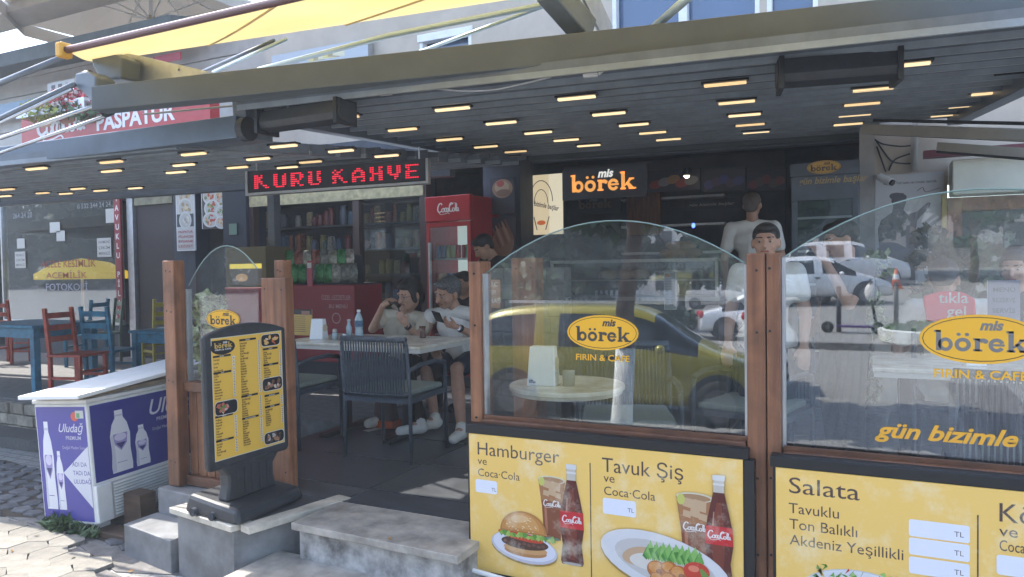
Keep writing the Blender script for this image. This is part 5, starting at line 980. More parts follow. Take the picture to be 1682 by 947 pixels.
# ------------------------------------------------------------------ small left screen with plank panel
lx0, lx1, ly = W(304, 500, 3.22).x+.004, -3.26, 3.24
post('left wooden corner post beside the freezer', W(268, 500, 3.14).x, W(304, 500, 3.22).x, 3.14, 3.225, -.03, 1.38)
post('wooden post behind the menu stand at the left of the entrance', W(451, 500, 3.31).x, W(481, 500, 3.38).x, 3.312, 3.38, 0, 1.37, None)
post('shorter timber fixed in front of the post behind the menu stand', W(429, 500, 3.24).x, W(469, 500, 3.24).x, 3.24, 3.31, 0, W(450, 456, 3.24).z)
sm = thing('small_screen', 'small arched glass screen with plank base between two left posts', 'glass screen', (-3.6, ly, 0))
poly = [(-3.26, .62), (lx0+.01, .62)]+arc(lx0+.01, -3.26, 1.22, 1.32, 1.46, 12)
obj('pane', MB().prismy(poly, ly-.004, ly+.004), glassmat('small_screen_glass', (.97, .98, .98), .03, 1.2, 0, .03), sm); obj('glass_edge', MB().tube([(x, ly, z) for x, z in poly[2:]], .004, 5), mat('glass_edge', (.22, .32, .3), .3), sm)
obj('edge_strip', MB().box(lx0, lx0+.01, ly-.02, ly+.02, .62, 1.2), M['alu'], sm)
obj('rail', MB().box(lx0, -3.26, ly-.05, ly+.05, .56, .62), M['woodx'], sm, bevel=.005); obj('rail', MB().box(lx0, -3.26, ly-.05, ly+.05, -.03, .03), M['woodx'], sm, bevel=.005)
for i in range(8): obj('plank', MB().box(lx0+.003+i*(-3.265-lx0)/8, lx0-.002+(i+1)*(-3.265-lx0)/8, ly-.02, ly+.02, .031, .559), M['wood'], sm, bevel=.005)
c = Canvas(W(366, 524, ly-.006)); logo(c, 0, 0, .28, (.8, .42, .02), (.05, .045, .04), False); c.build('window_film', P['film'], sm)
# return screen going back into the cafe behind the left pane
post('wooden post seen through the arched screen at its left side', -1.93, -1.77, 3.95, 4.07, 0, 1.36)
sw = thing('stone_wall_reflection', 'low wall of square grey stones in place of a reflection in the arched screen', 'wall', (-1.7, 6, 0))  # stone wall mirrored in the pane, modelled as a wall behind it
sx0 = W(800, 500, 5.9).x; obj('core', MB().box(sx0, W(925, 500, 5.9).x, 5.93, 6.1, 0, 1.30), M['conc'], sw)
sx1 = W(925, 500, 5.9).x; 
for r_ in range(9):
    x = sx0-(.12 if r_ % 2 else 0)
    while x < sx1:
        w_ = rng.uniform(.16, .26); xa_, xb2 = max(x, sx0), min(x+w_-.008, sx1)
        if xb2-xa_ > .03: obj('stone', MB().box(xa_, xb2, 5.9-rng.uniform(0, .012), 5.93, r_*.145+.004, r_*.145+.14), mat('clad_stone_'+'abc'[int(rng.integers(3))], tuple(c*f_ for f_ in [rng.uniform(.85, 1.15)] for c in (.2, .19, .18)), .85, 0, 9, .3, .3), sw, bevel=.004)
        x += w_
for i, (px, py, z) in enumerate(((60, 880, STREET+.03), (120, 915, STREET+.03), (640, 885, .004), (300, 905, STREET+.01), (560, 930, -.195), (215, 938, STREET+.01), (690, 800, .004), (20, 905, STREET+.03))):
    q = G(px, py, z); a = rng.uniform(0, 6.3); mb = MB().add([(q.x+.022*math.cos(a), q.y+.022*math.sin(a), z+.004), (q.x-.008*math.sin(a), q.y+.008*math.cos(a), z+.009), (q.x-.022*math.cos(a), q.y-.022*math.sin(a), z+.003), (q.x+.008*math.sin(a), q.y-.008*math.cos(a), z+.001)], [(0, 1, 2), (0, 2, 3)])
    setp(obj('dry_leaf', mb, mat('dry_leaf', (.25, .14, .05), .8)), 'small dry leaf lying on the '+('pavers' if z < -.3 else 'steps' if z < 0 else 'cafe floor'), 'leaf', 'dry leaves on the ground')
# ================================================================== FREEZER, MENU STAND
def freezer():
    H = .78; z0 = STREET+.13; t = thing('chest_freezer', 'white chest freezer with purple bottle graphics tilting on wheels beside the pavement', 'freezer', (-4.41, 2.97, STREET)); tilt = Matrix.Translation((-4.41, 2.97, STREET+.085))@Matrix.Rotation(math.radians(-3.6), 4, 'Y')@Matrix.Rotation(math.radians(3.0), 4, 'Z')@Matrix.Rotation(math.radians(1.2), 4, 'X')
    def ob(n, mb, m, par=t, **k): mb.v = [tuple(tilt@Vector(v)) for v in mb.v]; return obj(n, mb, m, par, **k)
    Wd, L = .50, 1.30; white = mat('freezer_white', (.68, .68, .66), .4, 0, 6, .1, c2=(.74, .74, .72))
    ob('body', MB().box(-Wd, 0, 0, L, 0, H), white, bevel=.012)
    ob('trim', MB().box(-Wd-.008, .008, -.008, L+.008, H-.0, H+.025), white, bevel=.006)
    lid = MB(); lid.hexa([(-Wd-.0, -.1, H+.045), (.03, -.07, H+.04), (.05, L-.25, H+.115), (-Wd+.02, L-.25, H+.125)], [(-Wd-.0, -.1, H+.07), (.03, -.07, H+.065), (.05, L-.25, H+.14), (-Wd+.02, L-.25, H+.15)])
    ob('lid', lid, M['white'], bevel=.004); ob('lid_packing', MB().box(-Wd+.08, -.06, .0, .9, H+.024, H+.05), mat('cardboard', (.4, .3, .2), .9, 0, 8, .2), bevel=.004)
    BL = (.025, .028, .22); WH = (.7, .7, .74)
    def botl(c, x, y, h, w):
        c.poly([(x-w*.5, y), (x+w*.5, y), (x+w*.52, y+h*.1), (x+w*.46, y+h*.35), (x+w*.5, y+h*.6), (x+w*.38, y+h*.78), (x+w*.2, y+h*.88), (x+w*.2, y+h), (x-w*.2, y+h), (x-w*.2, y+h*.88), (x-w*.38, y+h*.78), (x-w*.5, y+h*.6), (x-w*.46, y+h*.35), (x-w*.52, y+h*.1)], WH)
        c.poly([(x-w*.5, y+h*.02), (x-w*.3, y+h*.02), (x-w*.3, y+h*.6), (x-w*.45, y+h*.6)], (.55, .55, .62)); c.rect(x-w*.21, y+h*.9, w*.42, h*.03, (.5, .5, .58)); c.poly([(x-w*.36, y+h*.62), (x+w*.36, y+h*.62), (x+w*.3, y+h*.45), (x, y+h*.34), (x-w*.3, y+h*.45)], (.3, .25, .5)); c.ell(x, y+h*.56, w*.3, h*.06, (.6, .55, .7)); c.poly([(x-w*.25, y+h*.47), (x+w*.25, y+h*.47), (x, y+h*.37)], (.03, .03, .15)); c.rect(x-w*.25, y+h*.15, w*.5, h*.008, (.1, .1, .3))
    def art(c, w, h, side):
        k = h/.78; bg_ = BL if side else (.06, .055, .3)  # end print painted lighter: the light on that face is in its colour
        c.rect(0, 0, w, h, bg_)
        if side: botl(c, .2, h*.05, h*.82, .15); botl(c, .36, h*.05, h*.55, .105)
        else: botl(c, .085, h*.09, h*.78, .10); botl(c, .185, h*.09, h*.52, .07)
        lx, ly_ = (.42, h*.70) if side else (.20, h*.78)
        c.text('Uludağ', lx, ly_, (.15 if side else .078), (.6, .58, .68), .008, .35); c.text('PREMIUM', lx+.07, ly_-.05, .035, (.5, .48, .6), .01); c.ell(lx+(.26 if side else .17), ly_+(.145 if side else .1), .035, .03, (.6, .1, .05)); c.text('Doğal Maden Suyu', lx+.03, ly_-.11, .028, (.4, .4, .55))
        if side: c.poly([(w, h*.72), (w-.42, h*.42), (w, h*.12)], (.5, .5, .55)); [c.text(s, w-.24, h*(.5-.13*i), .075, (.12, .12, .3), .01) for i, s in enumerate(('ADI DA', 'TADI DA', 'ULUDAĞ'))]
        else: c.poly([(w, h*.66), (w-.25, h*.42), (w, h*.12)], (.6, .6, .66)); [c.text(s, w-.16, h*(.48-.075*i), .04, (.1, .1, .3), .01) for i, s in enumerate(('ADI DA', 'TADI DA', 'ULUDAĞ'))]
        c.rect(w-.09, h*.9 if not side else h*.03, .075, .05, (.5, .52, .48)); c.rect(w-.08, h*.905 if not side else h*.04, .03, .03, (.1, .3, .12))
    R3 = tilt.to_3x3()
    c = Canvas(tilt@Vector((-Wd+.015, -.001, .02)), R3@Vector((1, 0, 0)), R3@Vector((0, 0, 1)), R3@Vector((0, -1, 0))); art(c, Wd-.03, H-.04, 0); c.build('end_print', P['gloss'], t)
    c = Canvas(tilt@Vector((.001, .02, .265)), R3@Vector((0, 1, 0)), R3@Vector((0, 0, 1)), R3@Vector((1, 0, 0))); art(c, L-.04, H-.285, 1); c.build('side_print', P['gloss'], t)
    gm = mat('grille_grey', (.42, .42, .4), .5)
    ob('grille_panel', MB().box(.001, .012, .12, L-.02, .02, .245), gm)
    for i in range(11): ob('grille_slat', MB().box(.0125, .024, .13, L-.03, .03+i*.0195, .041+i*.0195), M['white'])
    ob('corner_strip', MB().box(-.004, .026, .0, .11, .01, .25), white, bevel=.006)
    for x, y in ((-.43, .08), (-.07, .08), (-.43, 1.2), (-.07, 1.2)):
        w_ = ob('castor', MB().lathe((x, y, -.03), [(.01, -.02), (.055, -.018), (.055, .018), (.01, .02)], 14, 'x').box(x-.02, x+.02, y-.03, y+.03, -.03, .0), M['white'])
freezer()
wbk = thing('timber_block', 'rough dark wooden blocks wedged under the right side of the freezer', 'block', (-4.55, 3.35, STREET))
obj('timber', MB().box(-4.36, -4.2, 3.12, 3.24, STREET+.04, STREET+.26), mat('old_timber', (.09, .055, .035), .9, 0, 7, .4, .4, stretch=(1, 1, 5)), wbk, bevel=.006)
obj('timber', MB().box(-4.5, -4.1, 2.98, 3.11, STREET+.006, STREET+.045), MATS['old_timber'], wbk, bevel=.005)
leafcloud('weeds', [(-4.72, 2.95, STREET+.05, .2, .07, .07), (-4.5, 2.96, STREET+.04, .12, .05, .05)], 260, .05, M['leaf'], None, 'stuff', 8, .5)
def stand():
    bx, by = (-3.06, 2.935); az = math.radians(86)
    t = thing('menu_stand', 'black plastic pavement stand with yellow price list on the grey plinth', 'menu stand', (bx, by, .006), az)
    R_ = Matrix.Translation((bx, by, .006))@Matrix.Rotation(az, 4, 'Z')@Matrix.Rotation(math.radians(-.6), 4, 'Y')
    def ob(n, mb, m, par=t, **k): mb.v = [tuple(R_@Vector(v)) for v in mb.v]; return obj(n, mb, m, par, **k)
    ob('base', MB().hexa([(-.23, -.19, 0), (.26, -.16, 0), (.26, .25, 0), (-.21, .27, 0)], [(-.215, -.165, .075), (.245, -.14, .075), (.245, .23, .1), (-.195, .25, .1)]), M['black'], bevel=.022)
    for x in (.17, .02): ob('base_notch', MB().tube([(-.232, x, .02), (-.2, x, .02)], .022, 12), M['dark'])
    ob('neck', MB().prismy([(-.17, .085), (.17, .085), (.15, .16), (.15, .22), (.2, .285), (-.2, .285), (-.15, .22), (-.15, .16)], -.035, .045), M['black'], bevel=.012)
    for x in (-.1, -.05, 0, .05, .1): ob('neck_rib', MB().box(x-.006, x+.006, -.044, -.036, .1, .25), M['black'], bevel=.003)
    w2 = .272; z0, z1 = .285, .97
    poly = [(w2, z0), (w2-.015, z0-.02), (-w2+.015, z0-.02), (-w2, z0)]+[(-w2+2*w2*i/12, z1+.05*(1-(2*i/12-1)**2)) for i in range(13)]
    ob('panel', MB().prismy(poly[::-1], -.03, .005), M['black'], bevel=.01)
    for x in (-.13, 0, .13): ob('clip', MB().box(x-.02, x+.02, -.04, -.031, .262, .28), M['black'], bevel=.004)
    w, h = .462, .635; R3 = R_.to_3x3(); c = Canvas(R_@Vector((-w/2+.005, -.0315, .318)), R3@Vector((1, 0, 0)), R3@Vector((0, 0, 1)), R3@Vector((0, -1, 0))); c.step = .00002
    c.rect(-.004, -.004, w+.008, h+.008, (.55, .52, .42)); c.rect(0, 0, w, h, (.70, .43, .07)); BLK = (.02, .02, .022)
    c.ell(w*.15, h*.925, w*.165, h*.062, BLK); c.rect(w*.0, h*.925, w*.1, h*.06, BLK); xh = w*.24/BW; borek(c, w*.035, h*.92, xh*1, (.6, .4, .1)); c.text('mis', w*.15, h*.955, xh*1.1, (.6, .6, .58), .03, .2); c.text('FIRIN & CAFE', w*.04, h*.9, .012, (.6, .6, .55), .02, width=w*.22)
    TXTC = (.09, .055, .02)
    names = ['Su Böreği', 'Kıymalı', 'Peynirli', 'Patatesli', 'Ispanaklı', 'Karışık', 'Kol Böreği', 'Simit', 'Poğaça', 'Açma', 'Omlet', 'Menemen', 'Çorba', 'Tost', 'Ayran', 'Kahvaltı', 'Çay', 'Kahve', 'Limonata', 'Soda']
    def block(x, y, wd, head, n, pr=True, gap=.019):
        c.rect(x, y, wd*.8, .011, BLK); c.text(head, x+wd*.4, y+.002, .0085, (.6, .58, .5), .02, al='c')
        for i in range(n):
            yy = y-.016-i*gap; c.text(names[(i*7+int(x*100)+n) % 20], x+.003, yy, .0125, TXTC, .03)
            if pr: c.rect(x+wd*.86, yy-.001, .017, gap*.72, (.6, .58, .5)); c.rect(x+wd*.86+.005, yy+.002, .008, .005, (.15, .12, .1))
    cw = w/3
    block(.005, h*.845, cw*.9, 'BÖREK', 5); block(.005, h*.71, cw*.9, 'TOST', 9, True, .0145); block(.005, h*.35, cw*.9, 'OMLET', 8, True, .0145); block(.005, h*.15, cw*.9, 'KAHVALTI', 5, True, .014)
    block(cw*1.12, h*.955, cw*.9, 'İÇECEK', 21, True, .0138); block(cw*1.12, h*.475, cw*.9, 'ÇORBA', 9, True, .0125); block(cw*1.12, h*.285, cw*.9, 'SALATA VE DİĞER', 11, True, .0125)
    block(cw*2.12, h*.85, cw*.86, 'KAHVE', 7, True, .0115); block(cw*2.12, h*.71, cw*.86, 'TATLI', 5, True, .0125); block(cw*2.12, h*.44, cw*.86, 'MEŞRUBAT', 4, True, .0135); block(cw*2.12, h*.34, cw*.86, 'DÖNER', 8, True, .012)
    r2 = np.random.default_rng(2)
    for (x, y, ww_, hh_, cs, up_) in ((cw*2.05, h*.885, cw*.85, h*.1, [(.45, .1, .04), (.55, .35, .12), (.6, .5, .4)], 1), (cw*2.05, h*.49, cw*.9, h*.11, [(.28, .15, .1), (.5, .4, .32), (.15, .08, .05)], 1), (.003, h*.37, cw*.9, h*.11, [(.5, .36, .32), (.1, .2, .05), (.4, .12, .08)], 1), (cw*2.05, h*.02, cw*.9, h*.1, [(.35, .32, .3), (.1, .06, .04), (.3, .15, .08)], 1)):
        c.rrect(x-.003, y-.003, ww_+.006, hh_+.006, .022, (.62, .6, .56)); c.rrect(x, y, ww_, hh_, .02, BLK)
        for i in range(16): a, b = r2.uniform(.15, .85), r2.uniform(.2, .8); c.ell(x+ww_*a, y+hh_*b, ww_*r2.uniform(.05, .13), hh_*r2.uniform(.06, .16), cs[int(r2.integers(3))], r2.uniform(0, 3), 9)
    c.build('price_list', P['gloss'], t)
stand()
# ================================================================== FURNITURE
def rope_chair(label, loc, rz, group='rope back chairs on the cafe terrace'):
    t = thing('rope_chair', label, 'chair', loc, rz, group)          # local: front = +Y, back at -Y
    def ob(n, mb, m, **k): return obj(n, mb, m, t, world=False, **k)
    r = .013
    for sx in (-1, 1):
        ob('leg', MB().tube([(sx*.27, -.24, 0), (sx*.265, -.235, .45), (sx*.262, -.262, .80)], r, 8), M['chair'], smooth=True)
        ob('leg', MB().tube([(sx*.275, .24, 0), (sx*.27, .235, .60), (sx*.27, .20, .645)], r, 8), M['chair'], smooth=True)
        ob('armrest', MB().tube([(sx*.27, .23, .63), (sx*.272, .1, .655), (sx*.27, -.12, .65), (sx*.262, -.25, .62)], .016, 8), M['chair'], smooth=True)
        ob('seat_rail', MB().bar((sx*.262, -.24, .42), (sx*.266, .235, .43), .02, .035), M['chair'])
    ob('back_frame', MB().tube([(-.262, -.26, .79), (-.25, -.268, .825), (-.22, -.27, .84), (.22, -.27, .84), (.25, -.268, .825), (.262, -.26, .79)], r, 8), M['chair'], smooth=True)
    ob('back_rail', MB().tube([(-.26, -.245, .47), (-.2, -.262, .462), (.2, -.262, .462), (.26, -.245, .47)], r, 8), M['chair'], smooth=True)
    ob('seat_rail', MB().bar((-.26, .235, .43), (.26, .235, .43), .02, .035), M['chair']); ob('seat_rail', MB().bar((-.26, -.235, .42), (.26, -.235, .42), .02, .035), M['chair'])
    mb = MB()
    for i in range(23):
        x = -.235+i*.0214; mb.tube([(x, -.283, .845), (x+.004, -.277, .65), (x+.008, -.274, .46)], .0052, 5)
        mb.tube([(x+.006, -.262, .845), (x+.004, -.258, .65), (x, -.256, .46)], .005, 5)
    setp(ob('rope_back', mb, M['chair']), kind='stuff')
    mb = MB(); mb.tube([(-.26, -.268, .835), (.26, -.268, .835)], .021, 8); ob('rope_wrap', mb, M['chair'], smooth=True)
    ob('cushion', MB().prism([(-.24, -.22), (.24, -.22), (.25, .24), (-.25, .24)], .445, .485), M['cush'], bevel=.016)
    ob('seat_base', MB().box(-.255, .255, -.23, .235, .432, .444), M['chair'])
    return t
ch = rope_chair('rope back armchair with grey green cushion nearest the entrance, back towards the street', (-3.02, 4.28, 0), math.radians(2))
dup(ch, (-3.98, 4.28, 0), math.radians(1), 'rope back armchair half hidden behind the menu stand')
dup(ch, (-1.22, 2.05+1.9, 0), math.radians(200), 'rope back armchair low behind the round table in the left arched screen')
dup(ch, (.62, 3.75, 0), math.radians(-10), 'rope back armchair beside the pale table in the right glass screen')
dup(ch, (-.62, 4.55, 0), math.radians(165), 'rope back armchair right of the round table near the double post')
def table4(label, x0, x1, y0, y1, z=.75):
    t = thing('cafe_table', label, 'table', ((x0+x1)/2, (y0+y1)/2, 0))
    obj('tabletop', MB().box(x0, x1, y0, y1, z-.022, z), M['tabtop'], t, bevel=.004); obj('table_edge', MB().box(x0+.006, x1-.006, y0+.006, y1-.006, z-.05, z-.0225), M['tabedge'], t)
    cx, cy = (x0+x1)/2, (y0+y1)/2
    for dx in (-.3, .3): obj('leg', MB().box(cx+dx-.03, cx+dx+.03, cy-.03, cy+.03, .03, z-.051), M['blackm'], t); obj('foot', MB().box(cx+dx-.035, cx+dx+.035, cy-.3, cy+.3, 0, .03), M['blackm'], t, bevel=.005)
    return t
table4('rectangular cream topped table where the couple sit with their phones', -4.2, -2.86, 4.36, 5.12)
table4('pale topped table seen through the right glass screen', .02, .95, 4.25, 4.95)
def roundtable(label, c, r, z=.75):
    t = thing('round_table', label, 'table', (c[0], c[1], 0))
    obj('tabletop', MB().lathe((c[0], c[1], 0), [(r-.03, z-.045), (r-.012, z-.04), (r-.008, z-.024), (r, z-.02), (r, z-.004), (r-.004, z)], 48), M['tabtop'], t)
    obj('pedestal', MB().lathe((c[0], c[1], 0), [(.2, 0), (.2, .02), (.04, .04), (.035, z-.06), (.1, z-.046)], 20), M['blackm'], t, smooth=True)
RC = G(930, 622, .75); RC = W(931, 630, 3.47); roundtable('round cream marble table behind the left arched screen', RC, .295, RC.z)
def napkin(label, loc, rz, s=1.0, logo_=True):
    t = thing('napkin_box', label, 'napkin dispenser', loc, rz); a, b, h = .062*s, .045*s, .165*s
    obj('case', MB().hexa([(-a, -b, 0), (a, -b, 0), (a, b, 0), (-a, b, 0)], [(-a*.86, -b*.55, h), (a*.86, -b*.55, h), (a*.86, b*.55, h), (-a*.86, b*.55, h)]), mat('white_plastic', (.84, .86, .87), .35), t, bevel=.006, world=False)
    obj('slot_rim', MB().lathe((a*.86+.003, 0, h*.55), [(.03*s, 0), (.03*s, .006), (.022*s, .007)], 18, 'x'), mat('cream_plastic', (.6, .52, .38), .5), t, world=False)
    if logo_:
        c = Canvas((-a*.82, -b-.001, h*.13), (1, 0, 0), Vector((0, .12, 1)).normalized(), (0, -1, 0)); c.text('mis', 0, 0, .014, (.05, .07, .2), .03, .2); c.text('börek', .0, -.009, .014, (.05, .07, .2), .03, .2); k = c.build('print', P['flat'], None); k.parent = t
    return t
napkin('large white napkin box standing on the round marble table', (W(893, 626, 3.40).x, 3.40, RC.z), math.radians(8), 1.2)
napkin('white napkin box on the couple\'s table left of the water bottle', (-4.0, 4.62, .75), .1, 1.0, False)
napkin('white napkin box on the pale table behind the right screen', (.5, 4.5, .75), .2, .8, False)
mc = thing('menu_card', 'yellow and black menu card standing on the table behind the napkin box', 'menu card', (-4.15, 4.85, .75)); a = W(480, 558, 4.85); b = W(512, 508, 4.85)
obj('card', MB().box(a.x, b.x, 4.85, 4.856, .75, b.z), mat('card_back', (.55, .35, .08), .5), mc)
c = Canvas((a.x, 4.849, .75)); w_, h_ = b.x-a.x, b.z-.75; c.rect(0, h_*.8, w_, h_*.2, BLKC := (.02, .02, .02)); c.rect(w_*.5, h_*.78, w_*.4, h_*.16, (.3, .15, .1)); [c.rect(w_*.08, h_*(.7-.08*i), w_*.6, h_*.02, (.15, .1, .05)) for i in range(8)]; c.build('print', P['flat'], mc)
def gl(label, name, cat, x, y, z, prof, m, extra=None):
    t = thing(name, label, cat, (x, y, z)); obj('body', MB().lathe((x, y, z), prof, 16), m, t, smooth=True)
    if extra: obj(*extra[:1], MB().lathe((x, y, z), extra[1], 16), extra[2], t)
    return t
wb = gl('clear water bottle with blue label and white cap on the table', 'water_bottle', 'bottle', -3.72, 4.78, .75, [(.03, 0), (.034, .01), (.034, .06), (.03, .075), (.034, .09), (.034, .15), (.022, .19), (.013, .205), (.013, .215)], M['pet'], ('cap', [(.015, .215), (.015, .232)], M['white']))
obj('label', MB().lathe((-3.72, 4.78, .75), [(.0345, .095), (.0345, .145)], 16), mat('bottle_label', (.08, .16, .26), .5, 0, 60, .5), wb)
gl('small glass salt shaker with steel lid left of the water bottle', 'salt_shaker', 'shaker', -3.82, 4.6, .75, [(.02, 0), (.022, .05), (.016, .065)], M['pet'], ('lid', [(.018, .065), (.018, .08), (.012, .088)], M['steel']))
gl('taller glass sauce cruet between shaker and water bottle', 'cruet', 'cruet', -3.79, 4.74, .75, [(.024, 0), (.024, .09), (.012, .12), (.012, .14)], M['pet'], ('lid', [(.014, .14), (.014, .155)], M['steel']))
gl('second pepper shaker right beside the bottle', 'pepper_shaker', 'shaker', -3.72, 4.6, .75, [(.018, 0), (.02, .045), (.015, .055)], M['steel'])
gl('small dark tea glass standing in front of the woman', 'tea_glass', 'glass', -3.22, 4.95, .75, [(.022, 0), (.026, .01), (.02, .05), (.027, .095)], mat('tea', (.1, .03, .015), .15, 0, spec=.8))
gl('glass tumbler beside the napkin box on the round table', 'tumbler', 'glass', W(934, 620, 3.42).x, 3.42, RC.z, [(.03, 0), (.033, .075), (.031, .08)], mat('grey_glass', (.3, .3, .28), .15, 0, spec=.8))
# neighbours' painted furniture
def ptable(label, x0, x1, y0, y1, m, z=.78):
    t = thing('painted_table', label, 'table', ((x0+x1)/2, (y0+y1)/2, 0)); obj('tabletop', MB().box(x0-.03, x1+.03, y0-.03, y1+.03, z-.03, z), m, t, bevel=.005)
    obj('apron', MB().box(x0+.03, x1-.03, y0+.02, y0+.04, z-.14, z-.031).box(x0+.03, x1-.03, y1-.04, y1-.02, z-.14, z-.031).box(x0+.02, x0+.04, y0+.041, y1-.041, z-.14, z-.031).box(x1-.04, x1-.02, y0+.041, y1-.041, z-.14, z-.031), m, t)
    for x in (x0+.03, x1-.03):
        for y in (y0+.03, y1-.03): obj('leg', MB().box(x-.035, x+.035, y-.035, y+.035, 0, z-.0305), m, t, bevel=.004)
ptable('blue painted table at the left edge of the terrace', -9.1, -7.95, 4.72, 5.42, M['bluep'], .77)
ptable('blue painted table in the middle of the terrace behind the freezer', -7.52, -6.2, 5.55, 6.25, M['bluep'], .66)
def slatchair(label, loc, rz, m, group='painted wooden chairs on the neighbouring terrace', h=.95):
    t = thing('wooden_chair', label, 'chair', loc, rz, group)
    def ob(n, mb, **k): return obj(n, mb, m, t, world=False, **k)
    for sx in (-1, 1):
        ob('leg', MB().bar((sx*.18, -.18, 0), (sx*.18, -.18, .45), .035, .035).bar((sx*.18, -.18, .45), (sx*.18, -.23, h), .035, .035)); ob('leg', MB().box(sx*.18-.018, sx*.18+.018, .16, .196, 0, .44)); ob('stretcher', MB().box(sx*.18-.01, sx*.18+.01, -.16, .16, .2, .23))
    for z in (.62, .74, .87): ob('back_slat', MB().bar((-.165, -.195-(z-.45)*.1, z), (.165, -.195-(z-.45)*.1, z), .015, .06, up=(0, 0, 1)))
    ob('stretcher', MB().box(-.165, .165, .168, .188, .14, .165)); ob('stretcher', MB().box(-.165, .165, .168, .188, .27, .295)); ob('seat', MB().box(-.21, .21, -.2, .21, .44, .465), bevel=.005)
    return t
slatchair('red painted wooden chair beside the blue table at the left', (-7.62, 4.98, 0), math.radians(-75), M['redp'])
for lb, px, y, z, m in (('dark blue wooden chair in front of the copy shop window', 138, 6.7, 110, 'bluep'), ('dark green wooden chair right of the dark blue one', 166, 6.9, 160, 'greenp'), ('yellow wooden chair against the brown door', 262, 7.1, 75, 'yelp'), ('red wooden chair behind the left blue table', 12, 6.5, 20, 'redp'), ('small blue chair tucked under the middle blue table', 180, 5.4, 10, 'bluep')):
    q = W(px, 450, y); slatchair(lb, (q.x, q.y, 0), math.radians(z), M[m])
# parasol reflection in the copy shop window, modelled as a glowing parasol behind it
yp = thing('parasol_reflection', 'glowing yellow parasol shape in place of a reflection in the copy shop window', 'parasol', W(108, 500, 8.3)); q = W(108, 442, 8.3); R2 = (W(180, 442, 8.3).x-W(38, 442, 8.3).x)/2
mb = MB(); k = 8; pts = [(q.x+R2*math.cos(2*PI*i/k), 8.6+.5*math.sin(2*PI*i/k), q.z-.08) for i in range(k)]; mid = [(q.x+R2*.55*math.cos(2*PI*i/k), 8.6+.3*math.sin(2*PI*i/k), q.z+.12) for i in range(k)]
mb.add(pts+mid+[(q.x, 8.6, q.z+.2)], [(i, (i+1) % k, k+(i+1) % k, k+i) for i in range(k)]+[(k+i, k+(i+1) % k, 2*k) for i in range(k)]); mb.add(pts+[(a, b, c-.1) for a, b, c in pts], [(i, k+i, k+(i+1) % k, (i+1) % k) for i in range(k)])
o = obj('canopy', mb, mat('glowing_yellow_canvas', (.7, .45, .02), .8, 0, 3, .1, emit=.18), yp); o.modifiers.new('t', 'SOLIDIFY').thickness = .006; obj('pole', MB().tube([(q.x, 8.6, 0), (q.x, 8.6, q.z+.2)], .025, 8), M['white'], yp)
# snack stand with red base, bags, left of the doorway
rs = thing('snack_stand', 'dark red promotional counter with white script under the snack bags', 'counter', W(530, 500, 6.3)); a, b = W(478, 560, 6.3), W(582, 467, 6.3)
obj('body', MB().box(a.x, b.x, 6.3, 6.8, .3, b.z), M['rediu'], rs, bevel=.01); obj('plinth', MB().box(a.x+.02, b.x-.02, 6.32, 6.78, 0, .299), M['dark'], rs)
c = Canvas(W(528, 492, 6.298)); c.text('ÖZEL LEZZETLER', 0, 0, .07, (.45, .25, .25), .01, width=W(576, 492, 6.3).x-W(528, 492, 6.3).x); c.text('BU MENÜ', .1, -.09, .06, (.45, .25, .25), .01); c.ring(.2, -.2, .06, .06, .012, (.45, .25, .25)); c.build('lettering', P['flat'], rs)
obj('rack', MB().box(a.x, b.x, 6.45, 6.47, b.z, b.z+.32).box(a.x, b.x, 6.3, 6.75, b.z+.001, b.z+.015), M['dark'], rs)
cols_b = [(.35, .36, .3), (.4, .3, .2), (.42, .4, .36), (.2, .22, .2), (.38, .3, .1), (.3, .1, .08), (.05, .12, .25), (.05, .25, .08)]
zb_ = b.z
for i in range(16):
    row = i // 8; px = 478+(i % 8)*14+row*5; y = 6.38 if row else 6.42; base = W(px, 500, y); zt_ = zb_+.02+(.0 if row else .16)
    mb = MB(); w_, h_ = .125, .21; n = 6; V = []; F = []
    for s_ in (-1, 1):
        for jj in range(n+1):
            for ii in range(n+1):
                u, v = ii/n, jj/n; V.append((base.x+(u-.5)*w_*(.86+.14*math.sin(PI*v)+.03*math.sin(11*v+i)), y+s_*.04*math.sin(PI*u)*math.sin(PI*v)**.5*(1+.3*math.sin(9*u+7*v+i)), zt_+v*h_))
    for s_ in (0, 1):
        for jj in range(n):
            for ii in range(n): a0 = s_*(n+1)**2+jj*(n+1)+ii; F.append((a0, a0+1, a0+n+2, a0+n+1) if s_ == 0 else (a0, a0+n+1, a0+n+2, a0+1))
    mb.add(V, F); j = int(rng.integers(8)) if not row else (7, 7, 3, 7, 7, 0, 3, 3)[i % 8]
    setp(obj('snack_bag', mb, mat('snack_foil_'+'abcdefgh'[j], tuple(c_*.75 for c_ in cols_b[j]), .3, .3, 30, .5, .3), smooth=True), ('pale', 'tan', 'cream', 'dark grey', 'ochre', 'brick red', 'navy', 'green')[j]+' crinkled snack bag in the '+('lower front' if row else 'upper')+' row above the red counter', 'snack bag', 'snack bags on the red counter')
ps = thing('price_strip', 'vertical pink strip with white tag in front of the snack bags', 'sign', W(509, 430, 6.28)); a, b = W(506, 470, 6.28), W(513, 428, 6.28)
obj('strip', MB().box(a.x, b.x, 6.27, 6.28, a.z, b.z), mat('pink_strip', (.45, .08, .12), .5), ps); c = Canvas((a.x+.005, 6.268, b.z-.08)); c.rect(0, 0, b.x-a.x-.01, .06, (.65, .62, .6)); c.build('print', P['flat'], ps)
